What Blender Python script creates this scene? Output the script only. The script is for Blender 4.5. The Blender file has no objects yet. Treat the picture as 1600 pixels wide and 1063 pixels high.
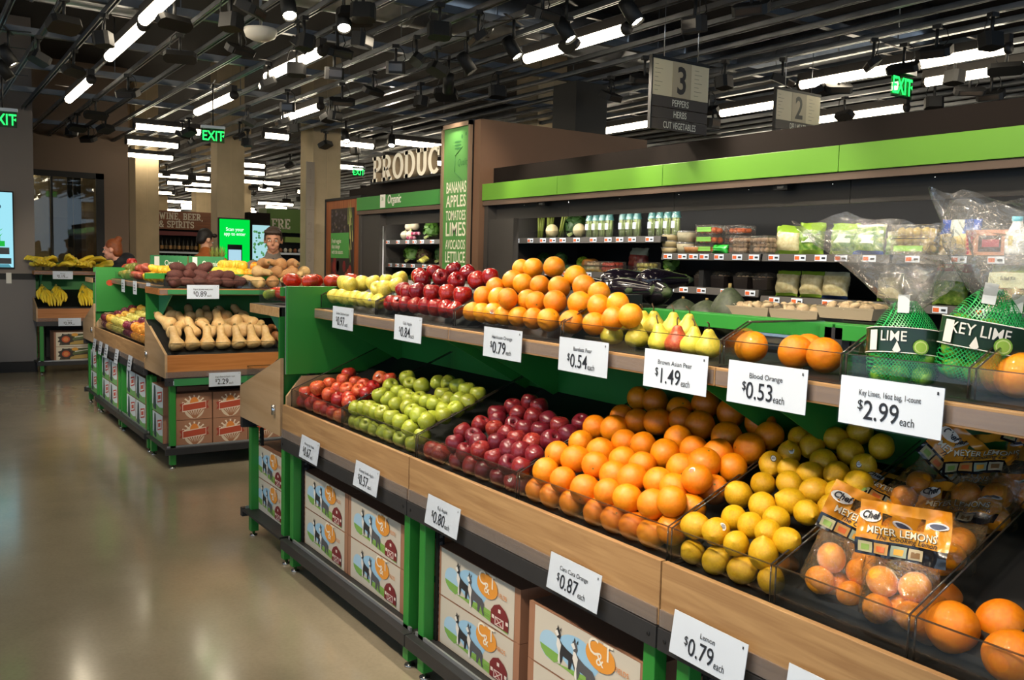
import bpy, math, random, json
from mathutils import Vector, Matrix, Euler, Quaternion, noise
S = bpy.context.scene
COL = S.collection
rnd = random.Random(11)
PI = math.pi
R = math.radians

# ------------------------------------------------------------------ camera
cd = bpy.data.cameras.new('camera'); cam = bpy.data.objects.new('camera', cd); COL.objects.link(cam)
cd.sensor_width = 36.0; cd.lens = 1410.8 / 1600 * 36.0; cd.clip_start = 0.05; cd.clip_end = 200
right = Vector((0.55690952, 0.83018086, 0.02552508)); down = Vector((0.08455429, -0.02609569, -0.9960771)); fwd = Vector((-0.82625805, 0.55688307, -0.0847283))
m = Matrix((right, -down, -fwd)).transposed().to_4x4(); m.translation = Vector((0, 0, 1.6))
cam.matrix_world = m
S.camera = cam

# ------------------------------------------------------------------ light and exposure
S.view_settings.view_transform = 'Standard'
S.view_settings.look = 'None'
S.view_settings.gamma = 1.0
S.view_settings.use_curve_mapping = False
S.view_settings.exposure = 0.12
W = bpy.data.worlds.new('daylight'); S.world = W; W.use_nodes = True
W.node_tree.nodes['Background'].inputs['Color'].default_value = (0.62, 0.8, 1.0, 1)   # overcast daylight coming in through the open storefront
W.node_tree.nodes['Background'].inputs['Strength'].default_value = 1.15
try:
    S.cycles.use_denoising = True
    S.cycles.max_bounces = 7; S.cycles.transparent_max_bounces = 24
    S.cycles.diffuse_bounces = 3; S.cycles.glossy_bounces = 3
    S.cycles.sample_clamp_indirect = 4.0
    S.cycles.caustics_reflective = False; S.cycles.caustics_refractive = False
except Exception:
    pass
WARM = (1.0, 0.87, 0.70)
TUBE = 16.0        # emission of the ceiling tubes
SPOT_W = 112.0     # watts of each track spot

# ------------------------------------------------------------------ materials
def srgb(c):
    if isinstance(c, str):
        c = c.lstrip('#'); c = [int(c[i:i + 2], 16) / 255 for i in (0, 2, 4)]
    return tuple((x / 12.92 if x <= 0.04045 else ((x + 0.055) / 1.055) ** 2.4) for x in c)
MATS = {}
def mat(name, col, rough=0.5, metal=0.0, nz=None, bump=None, var=0.0, coat=0.0, emit=0.0, alpha=1.0, sub=0.0, spec=None, hue=0.0):
    if name in MATS: return MATS[name]
    M = bpy.data.materials.new(name); M.use_nodes = True; MATS[name] = M
    nt = M.node_tree; N = nt.nodes; Lk = nt.links
    b = N['Principled BSDF']
    c = srgb(col) if isinstance(col, str) else col
    b.inputs['Base Color'].default_value = (*c, 1); b.inputs['Roughness'].default_value = rough; b.inputs['Metallic'].default_value = metal
    if coat: b.inputs['Coat Weight'].default_value = coat; b.inputs['Coat Roughness'].default_value = 0.12
    if spec is not None: b.inputs['Specular IOR Level'].default_value = spec
    if sub: b.inputs['Subsurface Weight'].default_value = sub; b.inputs['Subsurface Radius'].default_value = (0.02, 0.01, 0.005)
    if alpha < 1: b.inputs['Alpha'].default_value = alpha
    out = None
    tc = N.new('ShaderNodeTexCoord')
    if nz:
        t = N.new('ShaderNodeTexNoise'); t.inputs['Scale'].default_value = nz[0]; t.inputs['Detail'].default_value = 4
        Lk.new(tc.outputs['Object'], t.inputs['Vector'])
        r = N.new('ShaderNodeValToRGB'); r.color_ramp.elements[0].position = 0.3; r.color_ramp.elements[1].position = 0.7
        c2 = srgb(nz[2]) if len(nz) > 2 else tuple(x * (1 - nz[1]) for x in c)
        r.color_ramp.elements[0].color = (*c2, 1); r.color_ramp.elements[1].color = (*c, 1)
        Lk.new(t.outputs['Fac'], r.inputs['Fac']); out = r.outputs['Color']
    if var or hue:
        oi = N.new('ShaderNodeObjectInfo'); h = N.new('ShaderNodeHueSaturation')
        mr = N.new('ShaderNodeMapRange'); mr.inputs['To Min'].default_value = 1 - var; mr.inputs['To Max'].default_value = 1 + var
        Lk.new(oi.outputs['Random'], mr.inputs['Value']); Lk.new(mr.outputs['Result'], h.inputs['Value'])
        if hue:
            mh = N.new('ShaderNodeMapRange'); mh.inputs['To Min'].default_value = 0.5 - hue; mh.inputs['To Max'].default_value = 0.5 + hue
            Lk.new(oi.outputs['Random'], mh.inputs['Value']); Lk.new(mh.outputs['Result'], h.inputs['Hue'])
        if out: Lk.new(out, h.inputs['Color'])
        else: h.inputs['Color'].default_value = (*c, 1)
        out = h.outputs['Color']
    if out: Lk.new(out, b.inputs['Base Color'])
    if bump:
        t = N.new('ShaderNodeTexNoise'); t.inputs['Scale'].default_value = bump[0]; t.inputs['Detail'].default_value = 3
        Lk.new(tc.outputs['Object'], t.inputs['Vector'])
        bp = N.new('ShaderNodeBump'); bp.inputs['Strength'].default_value = bump[1]; bp.inputs['Distance'].default_value = bump[2] if len(bump) > 2 else 0.002
        Lk.new(t.outputs['Fac'], bp.inputs['Height']); Lk.new(bp.outputs['Normal'], b.inputs['Normal'])
    if emit:
        b.inputs['Emission Color'].default_value = (*c, 1); b.inputs['Emission Strength'].default_value = emit
    return M
def wood(name, a, b_, axis=0, scale=1.0, rough=0.45):
    if name in MATS: return MATS[name]
    M = bpy.data.materials.new(name); M.use_nodes = True; MATS[name] = M
    nt = M.node_tree; N = nt.nodes; Lk = nt.links; b = N['Principled BSDF']
    tc = N.new('ShaderNodeTexCoord'); mp = N.new('ShaderNodeMapping')
    sc = [26.0, 26.0, 26.0]; sc[axis] = 1.6
    mp.inputs['Scale'].default_value = [x * scale for x in sc]
    Lk.new(tc.outputs['Object'], mp.inputs['Vector'])
    t = N.new('ShaderNodeTexNoise'); t.inputs['Scale'].default_value = 1.3; t.inputs['Detail'].default_value = 6; t.inputs['Distortion'].default_value = 1.2
    Lk.new(mp.outputs['Vector'], t.inputs['Vector'])
    r = N.new('ShaderNodeValToRGB'); e = r.color_ramp.elements
    e[0].position = 0.32; e[0].color = (*srgb(a), 1); e[1].position = 0.68; e[1].color = (*srgb(b_), 1)
    Lk.new(t.outputs['Fac'], r.inputs['Fac']); Lk.new(r.outputs['Color'], b.inputs['Base Color'])
    b.inputs['Roughness'].default_value = rough
    return M
def clear(name, tint=(1, 1, 1), gloss=0.10, rough=0.03, bump=None, opac=0.0, opcol=(0.8, 0.8, 0.8)):
    """clear plastic or glass: mostly see-through with a real glossy surface on it"""
    if name in MATS: return MATS[name]
    M = bpy.data.materials.new(name); M.use_nodes = True; MATS[name] = M
    nt = M.node_tree; N = nt.nodes; Lk = nt.links
    N.remove(N['Principled BSDF']); o = N['Material Output']
    tr = N.new('ShaderNodeBsdfTransparent'); tr.inputs['Color'].default_value = (*tint, 1)
    gl = N.new('ShaderNodeBsdfGlossy'); gl.inputs['Roughness'].default_value = rough
    fr = N.new('ShaderNodeLayerWeight'); fr.inputs['Blend'].default_value = 0.25
    mr = N.new('ShaderNodeMapRange'); mr.inputs['To Min'].default_value = gloss * 0.4; mr.inputs['To Max'].default_value = min(1, gloss * 4)
    Lk.new(fr.outputs['Fresnel'], mr.inputs['Value'])
    mx = N.new('ShaderNodeMixShader'); Lk.new(mr.outputs['Result'], mx.inputs[0])
    src = tr.outputs[0]
    if opac:
        df = N.new('ShaderNodeBsdfDiffuse'); df.inputs['Color'].default_value = (*opcol, 1)
        m2 = N.new('ShaderNodeMixShader'); m2.inputs[0].default_value = opac
        Lk.new(tr.outputs[0], m2.inputs[1]); Lk.new(df.outputs[0], m2.inputs[2]); src = m2.outputs[0]
    Lk.new(src, mx.inputs[1]); Lk.new(gl.outputs[0], mx.inputs[2]); Lk.new(mx.outputs[0], o.inputs['Surface'])
    if bump:
        tc = N.new('ShaderNodeTexCoord'); t = N.new('ShaderNodeTexNoise'); t.inputs['Scale'].default_value = bump[0]; t.inputs['Detail'].default_value = 3; t.inputs['Distortion'].default_value = 1.15
        Lk.new(tc.outputs['Object'], t.inputs['Vector'])
        bp = N.new('ShaderNodeBump'); bp.inputs['Strength'].default_value = bump[1]; bp.inputs['Distance'].default_value = 0.01
        Lk.new(t.outputs['Fac'], bp.inputs['Height']); Lk.new(bp.outputs['Normal'], gl.inputs['Normal']); Lk.new(bp.outputs['Normal'], fr.inputs['Normal'])
    return M
def glow(name, col, strength):
    if name in MATS: return MATS[name]
    M = bpy.data.materials.new(name); M.use_nodes = True; MATS[name] = M
    nt = M.node_tree; N = nt.nodes; N.remove(N['Principled BSDF'])
    e = N.new('ShaderNodeEmission'); e.inputs['Color'].default_value = (*(srgb(col) if isinstance(col, str) else col), 1); e.inputs['Strength'].default_value = strength
    nt.links.new(e.outputs[0], N['Material Output'].inputs['Surface'])
    return M
def fruit_mat(name, c1, c2, c3=None, rough=0.32, nscale=14, thr=(0.35, 0.65), bump=None, var=0.12, streak=False, speck=None, coat=0.0, hue=0.0, mixrand=0.0):
    """skin colour of a fruit: two or three natural colours blended by noise, shifted a little from fruit to fruit"""
    if name in MATS: return MATS[name]
    M = bpy.data.materials.new(name); M.use_nodes = True; MATS[name] = M
    nt = M.node_tree; N = nt.nodes; Lk = nt.links; b = N['Principled BSDF']
    tc = N.new('ShaderNodeTexCoord'); oi = N.new('ShaderNodeObjectInfo')
    add = N.new('ShaderNodeVectorMath'); add.operation = 'ADD'
    cx = N.new('ShaderNodeCombineXYZ'); mul = N.new('ShaderNodeMath'); mul.operation = 'MULTIPLY'; mul.inputs[1].default_value = 37.0
    Lk.new(oi.outputs['Random'], mul.inputs[0]); Lk.new(mul.outputs[0], cx.inputs[0]); Lk.new(mul.outputs[0], cx.inputs[2])
    mp = N.new('ShaderNodeMapping'); Lk.new(tc.outputs['Object'], mp.inputs['Vector'])
    if streak: mp.inputs['Scale'].default_value = (3.2, 3.2, 0.5)
    Lk.new(mp.outputs[0], add.inputs[0]); Lk.new(cx.outputs[0], add.inputs[1])
    t = N.new('ShaderNodeTexNoise'); t.inputs['Scale'].default_value = nscale; t.inputs['Detail'].default_value = 4
    Lk.new(add.outputs[0], t.inputs['Vector'])
    fac = t.outputs['Fac']
    if mixrand:
        mr = N.new('ShaderNodeMapRange'); mr.inputs['To Min'].default_value = -mixrand; mr.inputs['To Max'].default_value = mixrand
        Lk.new(oi.outputs['Random'], mr.inputs['Value']); ad = N.new('ShaderNodeMath'); ad.operation = 'ADD'
        Lk.new(fac, ad.inputs[0]); Lk.new(mr.outputs[0], ad.inputs[1]); fac = ad.outputs[0]
    r = N.new('ShaderNodeValToRGB'); e = r.color_ramp.elements
    e[0].position = thr[0]; e[0].color = (*srgb(c1), 1); e[1].position = thr[1]; e[1].color = (*srgb(c2), 1)
    if c3: k = e.new(min(1, thr[1] + 0.12)); k.color = (*srgb(c3), 1)
    Lk.new(fac, r.inputs['Fac'])
    h = N.new('ShaderNodeHueSaturation'); mv = N.new('ShaderNodeMapRange'); mv.inputs['To Min'].default_value = 1 - var; mv.inputs['To Max'].default_value = 1 + var
    Lk.new(oi.outputs['Random'], mv.inputs['Value']); Lk.new(mv.outputs[0], h.inputs['Value']); Lk.new(r.outputs[0], h.inputs['Color'])
    if hue:
        mh = N.new('ShaderNodeMapRange'); mh.inputs['To Min'].default_value = 0.5 - hue; mh.inputs['To Max'].default_value = 0.5 + hue
        Lk.new(oi.outputs['Random'], mh.inputs['Value']); Lk.new(mh.outputs[0], h.inputs['Hue'])
    src = h.outputs[0]
    if speck:
        v = N.new('ShaderNodeTexVoronoi'); v.inputs['Scale'].default_value = speck[1]; Lk.new(tc.outputs['Object'], v.inputs['Vector'])
        lt = N.new('ShaderNodeMath'); lt.operation = 'LESS_THAN'; lt.inputs[1].default_value = 0.16; Lk.new(v.outputs['Distance'], lt.inputs[0])
        mx = N.new('ShaderNodeMix'); mx.data_type = 'RGBA'; mx.inputs['B'].default_value = (*srgb(speck[0]), 1)
        ml = N.new('ShaderNodeMath'); ml.operation = 'MULTIPLY'; ml.inputs[1].default_value = 0.5; Lk.new(lt.outputs[0], ml.inputs[0])
        Lk.new(ml.outputs[0], mx.inputs['Factor']); Lk.new(src, mx.inputs['A']); src = mx.outputs['Result']
    Lk.new(src, b.inputs['Base Color'])
    b.inputs['Roughness'].default_value = rough; b.inputs['Subsurface Weight'].default_value = 0.06; b.inputs['Subsurface Radius'].default_value = (0.01, 0.005, 0.002)
    if coat: b.inputs['Coat Weight'].default_value = coat; b.inputs['Coat Roughness'].default_value = 0.08
    if bump:
        n2 = N.new('ShaderNodeTexNoise'); n2.inputs['Scale'].default_value = bump[0]; n2.inputs['Detail'].default_value = 1; Lk.new(tc.outputs['Object'], n2.inputs['Vector'])
        bp = N.new('ShaderNodeBump'); bp.inputs['Strength'].default_value = bump[1]; bp.inputs['Distance'].default_value = 0.0012
        Lk.new(n2.outputs['Fac'], bp.inputs['Height']); Lk.new(bp.outputs[0], b.inputs['Normal'])
    return M

GREEN = mat('green_metal', '#2f8a36', 0.42, nz=(3, 0.06))
GREENBACK = mat('green_board', '#1f7a2c', 0.5, nz=(2, 0.1))
GREENLIT = mat('green_bracket_lit', '#4fa873', 0.45)  # paler green, lamplight on the end-module brackets put into the colour
BLACK = mat('black_metal', '#2b2b2d', 0.5, nz=(20, 0.15))
DARK = mat('matte_black', '#0c0c0d', 0.6)
DARKBROWN = mat('dark_brown_panel', '#1c1613', 0.85, nz=(2, 0.08), spec=.15)
WOOD = wood('birch_lip', '#94704a', '#b08c60', 0, 1.0)
WOODY = wood('birch_lip_side', '#b68a58', '#cda877', 1, 0.8)
WOODEND = wood('orange_wood', '#a5662f', '#bd7d44', 1, 0.9)
WOODSIDE = wood('birch_side_board', '#b08f68', '#c4a580', 0, 0.35)
CHROME = mat('chrome', '#c8c8c8', 0.2, 1.0)
STEEL = mat('galvanised_steel', '#b9bcc0', 0.32, 0.9, nz=(6, 0.3))
STEELDK = mat('dull_steel', '#7c7f83', 0.42, 0.8, nz=(4, 0.3))
SILVER = mat('aluminium', '#b5b8ba', 0.35, 0.7)
CHANNEL = clear('price_channel_plastic', (0.9, 0.88, 0.88), 0.16, 0.2, opac=0.22, opcol=(0.55, 0.5, 0.48))
ACRYL = clear('acrylic', (0.95, 0.965, 0.955), 0.07, 0.02)
ACRYLEDGE = mat('acrylic_edge', '#3d342b', 0.12, 0.0, alpha=0.7, coat=0.6)
GLASS = clear('window_glass', (0.8, 0.82, 0.78), 0.12, 0.01)
PAPER = mat('card_paper', '#dbe5f2', 0.5)
INK = mat('card_ink', '#20242c', 0.5)
WHITE = mat('white_paint', '#e8e4da', 0.5)
CREAM = mat('cream_letters', '#e9e2cf', 0.5)
CARD = mat('cardboard', '#a5765a', 0.75, nz=(5, 0.08))
CARDIN = mat('cardboard_plain', '#8d6448', 0.8)
CONCRETE = mat('concrete', '#d2bd98', 0.8, nz=(1.7, 0.3), bump=(9, 0.3, 0.01))
SKIN = mat('skin', '#d9a283', 0.5, sub=0.1)
# flat printing inks
def ink(h): return mat('print_' + h.lstrip('#'), h, 0.55)

# ------------------------------------------------------------------ mesh helpers
I4 = Matrix.Identity(4)
RX = Matrix.Rotation(PI / 2, 4, 'X')                 # flat art (x, y) -> (x, z), facing -Y
RXE = Matrix.Rotation(PI / 2, 4, 'Z') @ RX           # flat art -> (y, z), facing +X
RXW = Matrix.Rotation(-PI / 2, 4, 'Z') @ RX          # facing -X
def T(x, y=None, z=None): return Matrix.Translation(Vector(x) if y is None else Vector((x, y, z)))
class MB:
    def __init__(s): s.v = []; s.f = []; s.m = []; s.s = []; s.mats = []
    def mi(s, m):
        if m not in s.mats: s.mats.append(m)
        return s.mats.index(m)
    def add(s, vs, fs, m, smooth=False, M=None):
        o = len(s.v); k = s.mi(m)
        if M is not None: vs = [M @ Vector(v) for v in vs]
        s.v += [tuple(v) for v in vs]
        for f in fs: s.f.append(tuple(i + o for i in f)); s.m.append(k); s.s.append(smooth)
        return s
    def box(s, a, b, m, M=None):
        (x0, y0, z0), (x1, y1, z1) = a, b
        vs = [(x0, y0, z0), (x1, y0, z0), (x1, y1, z0), (x0, y1, z0), (x0, y0, z1), (x1, y0, z1), (x1, y1, z1), (x0, y1, z1)]
        fs = [(0, 3, 2, 1), (4, 5, 6, 7), (0, 1, 5, 4), (1, 2, 6, 5), (2, 3, 7, 6), (3, 0, 4, 7)]
        return s.add(vs, fs, m, False, M)
    def cbox(s, c, sz, m, M=None):
        return s.box([c[i] - sz[i] / 2 for i in range(3)], [c[i] + sz[i] / 2 for i in range(3)], m, M)
    def prism(s, poly, h, m, M=None, smooth=False, h0=0.0, ms=None):
        n = len(poly); vs = [(x, y, h0) for x, y in poly] + [(x, y, h) for x, y in poly]
        fs = [tuple(range(n - 1, -1, -1)), tuple(range(n, 2 * n))]
        s.add(vs, fs, m, False, M); return s.add(vs, [(i, (i + 1) % n, n + (i + 1) % n, n + i) for i in range(n)], ms or m, smooth, M)
    def flat(s, poly, z, m, M=None):
        return s.add([(x, y, z) for x, y in poly], [tuple(range(len(poly)))], m, False, M)
    def lathe(s, prof, m, n=20, M=None, smooth=True, fn=None):
        vs = []; k = len(prof)
        for i in range(n):
            a = 2 * PI * i / n
            for r, z in prof:
                p = Vector((r * math.cos(a), r * math.sin(a), z)); vs.append(fn(p, a) if fn else p)
        fs = []
        for i in range(n):
            j = (i + 1) % n
            for q in range(k - 1): fs.append((i * k + q, j * k + q, j * k + q + 1, i * k + q + 1))
        return s.add(vs, fs, m, smooth, M)
    def tube(s, pts, r, m, n=8, M=None, cap=True, flat=1.0):
        pts = [Vector(p) for p in pts]; k = len(pts); rs = r if isinstance(r, (list, tuple)) else [r] * k
        vs = []; up = None
        for i, p in enumerate(pts):
            t = (pts[min(i + 1, k - 1)] - pts[max(i - 1, 0)]); t = t.normalized() if t.length > 1e-9 else Vector((0, 0, 1))
            if up is None: up = Vector((0, 0, 1)) if abs(t.z) < 0.9 else Vector((1, 0, 0))
            a = t.cross(up); a.normalize(); b = a.cross(t); up = b
            for j in range(n):
                g = 2 * PI * j / n; vs.append(p + a * (rs[i] * math.cos(g)) + b * (rs[i] * flat * math.sin(g)))
        fs = [(i * n + j, i * n + (j + 1) % n, (i + 1) * n + (j + 1) % n, (i + 1) * n + j) for i in range(k - 1) for j in range(n)]
        if cap: fs += [tuple(range(n - 1, -1, -1)), tuple(range((k - 1) * n, k * n))]
        return s.add(vs, fs, m, True, M)
    def ball(s, c, r, m, nu=12, nv=8, M=None, fn=None):
        rr = r if isinstance(r, (tuple, list)) else (r, r, r); vs = []; fs = []
        for j in range(nv + 1):
            b = -PI / 2 + PI * j / nv
            for i in range(nu):
                a = 2 * PI * i / nu
                p = Vector((rr[0] * math.cos(b) * math.cos(a), rr[1] * math.cos(b) * math.sin(a), rr[2] * math.sin(b)))
                if fn: p = fn(p)
                vs.append(p + Vector(c))
        for j in range(nv):
            for i in range(nu): fs.append((j * nu + i, j * nu + (i + 1) % nu, (j + 1) * nu + (i + 1) % nu, (j + 1) * nu + i))
        return s.add(vs, fs, m, True, M)
    def grid(s, fn, nu, nv, m, M=None, smooth=True, thick=None):
        vs = [fn(i / nu, j / nv) for j in range(nv + 1) for i in range(nu + 1)]
        fs = [(j * (nu + 1) + i, j * (nu + 1) + i + 1, (j + 1) * (nu + 1) + i + 1, (j + 1) * (nu + 1) + i) for j in range(nv) for i in range(nu)]
        return s.add(vs, fs, m, smooth, M)
    def text(s, t, size, m, M=None, xs=1.0, ext=0.0, bold=0.0, align='CENTER', shear=0.0, z=0.0, line=1.0):
        vs, fs = text_geo(t, xs, ext / size, bold, align, shear, line)
        return s.add([(x * size, y * size, q * size + z) for x, y, q in vs], fs, m, False, M)
    def build(s, name, parent=None, loc=None, M=None, bevel=0.0, rot=None):
        me = bpy.data.meshes.new(name)
        L = Vector(loc) if loc is not None else None
        vs = s.v
        if M is not None: vs = [M @ Vector(v) for v in vs]
        if L is not None: vs = [Vector(v) - L for v in vs]
        me.from_pydata([tuple(v) for v in vs], [], s.f)
        for mm in s.mats: me.materials.append(mm)
        me.polygons.foreach_set('material_index', s.m); me.polygons.foreach_set('use_smooth', s.s)
        me.validate(clean_customdata=False); me.update()
        o = bpy.data.objects.new(name, me); COL.objects.link(o)
        if parent is not None: o.parent = parent
        elif L is not None: o.location = L
        if bevel:
            b = o.modifiers.new('bevel', 'BEVEL'); b.width = bevel; b.segments = 2; b.limit_method = 'ANGLE'
        return o
_TX = {}
def text_geo(t, xs, ext, bold, align, shear, line=1.0):
    key = (t, xs, round(ext, 3), bold, align, shear, line)
    if key not in _TX:
        cu = bpy.data.curves.new('t', 'FONT'); cu.body = t; cu.align_x = align; cu.extrude = ext; cu.offset = bold; cu.resolution_u = 3; cu.shear = shear; cu.space_line = line
        o = bpy.data.objects.new('t', cu); COL.objects.link(o)
        dg = bpy.context.evaluated_depsgraph_get(); dg.update()
        me = o.evaluated_get(dg).to_mesh(); me.calc_loop_triangles()
        _TX[key] = ([(v.co.x * xs, v.co.y, v.co.z) for v in me.vertices], [tuple(t_.vertices) for t_ in me.loop_triangles])
        o.evaluated_get(dg).to_mesh_clear()
        bpy.data.objects.remove(o); bpy.data.curves.remove(cu)
    return _TX[key]
# slab-serif lettering drawn stroke by stroke
def _arc(cx, cy, rx, ry, a0, a1): return ('a', cx, cy, rx, ry, a0, a1)
SER = [('l', .0, .07, .42, .07, .14), ('l', .0, .93, .42, .93, .14)]
GLY = {
 'P': (.80, [('l', .21, 0, .21, 1), ('l', 0, .07, .45, .07, .14), ('l', 0, .93, .4, .93, .14), ('l', .2, .47, .42, .47, .14), _arc(.42, .70, .28, .23, -90, 90)]),
 'R': (.92, [('l', .21, 0, .21, 1), ('l', 0, .07, .43, .07, .14), ('l', 0, .93, .42, .93, .14), ('l', .2, .47, .44, .47, .14), _arc(.42, .70, .28, .23, -90, 90), ('l', .45, .47, .74, .04), ('l', .6, .07, .92, .07, .14)]),
 'O': (.92, [_arc(.46, .5, .36, .42, 0, 360)]),
 'D': (.92, [('l', .21, 0, .21, 1), ('l', 0, .07, .42, .07, .14), ('l', 0, .93, .42, .93, .14), _arc(.40, .5, .40, .43, -90, 90)]),
 'U': (.92, [('l', .2, .34, .2, 1), ('l', .72, .34, .72, 1), ('l', 0, .93, .42, .93, .14), ('l', .52, .93, .92, .93, .14), _arc(.46, .36, .26, .28, 180, 360)]),
 'C': (.86, [_arc(.46, .5, .36, .42, 48, 312), ('l', .76, .64, .76, .98, .14)]),
 'W': (1.3, [('l', .18, 1, .42, 0), ('l', .42, 0, .65, .9), ('l', .65, .9, .88, 0), ('l', .88, 0, 1.12, 1), ('l', 0, .93, .38, .93, .14), ('l', .92, .93, 1.3, .93, .14)]),
 'I': (.46, [('l', .23, 0, .23, 1), ('l', 0, .07, .46, .07, .14), ('l', 0, .93, .46, .93, .14)]),
 'N': (.98, [('l', .21, 0, .21, 1), ('l', .77, 0, .77, 1), ('l', .21, 1, .77, 0), ('l', 0, .07, .42, .07, .14), ('l', 0, .93, .34, .93, .14), ('l', .56, .93, .98, .93, .14)]),
 'E': (.82, [('l', .21, 0, .21, 1), ('l', 0, .07, .78, .07, .14), ('l', 0, .93, .76, .93, .14), ('l', .2, .5, .56, .5, .14), ('l', .73, .02, .73, .28, .13), ('l', .71, .74, .71, .98, .13), ('l', .53, .4, .53, .6, .1)]),
 'F': (.80, [('l', .21, 0, .21, 1), ('l', 0, .07, .45, .07, .14), ('l', 0, .93, .76, .93, .14), ('l', .2, .48, .56, .48, .14), ('l', .71, .7, .71, .98, .13), ('l', .53, .38, .53, .58, .1)]),
 'B': (.86, [('l', .21, 0, .21, 1), ('l', 0, .07, .44, .07, .14), ('l', 0, .93, .44, .93, .14), ('l', .2, .5, .44, .5, .14), _arc(.44, .72, .24, .21, -90, 90), _arc(.44, .285, .29, .215, -90, 90)]),
 'S': (.76, [_arc(.38, .72, .25, .21, 20, 270), _arc(.38, .29, .27, .22, -160, 90), ('l', .64, .7, .64, .98, .12), ('l', .11, .02, .11, .3, .12)]),
 'T': (.82, [('l', .41, 0, .41, 1), ('l', .04, .93, .78, .93, .14), ('l', .2, .07, .62, .07, .14), ('l', .09, .72, .09, .98, .13), ('l', .73, .72, .73, .98, .13)]),
 '&': (.98, [_arc(.40, .74, .2, .19, 0, 360), _arc(.38, .28, .28, .22, 60, 345), ('l', .28, .6, .82, .02), ('l', .6, .14, .86, .46, .13)]),
 ',': (.34, [('l', .2, .12, .1, -.14, .17)]), ' ': (.42, [])}
def slab(mb, t, h, m, M, depth=0.02, th=0.19, gap=0.07, xs=1.0, ms=None):
    x = 0
    for ch in t:
        w, st = GLY[ch]
        for s_ in st:
            if s_[0] == 'l':
                tt = (s_[5] if len(s_) > 5 else th) / 2
                a = Vector((s_[1], s_[2])); b = Vector((s_[3], s_[4])); d = (b - a).normalized(); n = Vector((-d.y, d.x)) * tt
                ps = [a - n, b - n, b + n, a + n]
            else:
                _, cx, cy, rx, ry, a0, a1 = s_; k = 18; o_, i_ = [], []
                for q in range(k + 1):
                    g = R(a0 + (a1 - a0) * q / k); c, sn = math.cos(g), math.sin(g)
                    o_.append((cx + (rx + th / 2) * c, cy + (ry + .07) * sn)); i_.append((cx + (rx - th / 2) * c, cy + (ry - .07) * sn))
                for q in range(k):
                    ps = [i_[q], o_[q], o_[q + 1], i_[q + 1]]
                    mb.prism([((p[0] + x) * h * xs, p[1] * h) for p in ps], depth, m, M, ms=ms)
                continue
            mb.prism([((p[0] + x) * h * xs, p[1] * h) for p in ps], depth, m, M, ms=ms)
        x += w + gap
    return x * h * xs
def ell(cx, cy, rx, ry, n=24, a0=0, a1=360):
    k = n if a1 - a0 >= 360 else n + 1
    return [(cx + rx * math.cos(R(a0 + (a1 - a0) * i / n)), cy + ry * math.sin(R(a0 + (a1 - a0) * i / n))) for i in range(k)]
def rect(x0, y0, x1, y1): return [(x0, y0), (x1, y0), (x1, y1), (x0, y1)]

# ------------------------------------------------------------------ things
ORD = 'first second third fourth fifth sixth seventh eighth ninth tenth eleventh twelfth thirteenth fourteenth fifteenth sixteenth seventeenth eighteenth nineteenth twentieth'.split()
TENS = {2: 'twent', 3: 'thirt', 4: 'fort', 5: 'fift', 6: 'sixt', 7: 'sevent', 8: 'eight', 9: 'ninet'}
def nth(i):
    n = i + 1
    if n <= 20: return ORD[i]
    return TENS[n // 10] + ('ieth' if n % 10 == 0 else 'y-' + ORD[n % 10 - 1])
def tag(o, label=None, cat=None, group=None, kind=None):
    if label: o['label'] = label
    if cat: o['category'] = cat
    if group: o['group'] = group
    if kind: o['kind'] = kind
    return o
def thing(name, label, cat, loc=(0, 0, 0), rz=0.0, group=None):
    o = bpy.data.objects.new(name, None); COL.objects.link(o); o.empty_display_size = 0.1
    o.location = loc; o.rotation_euler = (0, 0, rz)
    return tag(o, label, cat, group)
def struct(mb, name, loc=None): return tag(mb.build(name, None, loc), kind='structure')
def kids(o): return [c for c in bpy.data.objects if c.parent == o] if o not in KID else KID[o]
KID = {}
def freeze(o):
    """remember the parts of a finished thing so that copying stays quick"""
    KID[o] = list(o.children)
    for c in KID[o]: KID[c] = list(c.children)
    return o
def dup(o, loc=None, rot=None, scale=None, label=None, group=None, parent=None):
    r = o.copy(); COL.objects.link(r)
    if parent is not None: r.parent = parent
    if loc is not None: r.location = loc
    if rot is not None:
        if isinstance(rot, Quaternion): r.rotation_mode = 'QUATERNION'; r.rotation_quaternion = rot
        else: r.rotation_euler = rot
    if scale is not None: r.scale = (scale,) * 3 if isinstance(scale, (int, float)) else scale
    if label: r['label'] = label
    if group: r['group'] = group
    for c in KID.get(o, []):
        c2 = c.copy(); COL.objects.link(c2); c2.parent = r
        for g in KID.get(c, []):
            g2 = g.copy(); COL.objects.link(g2); g2.parent = c2
    return r
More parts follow.
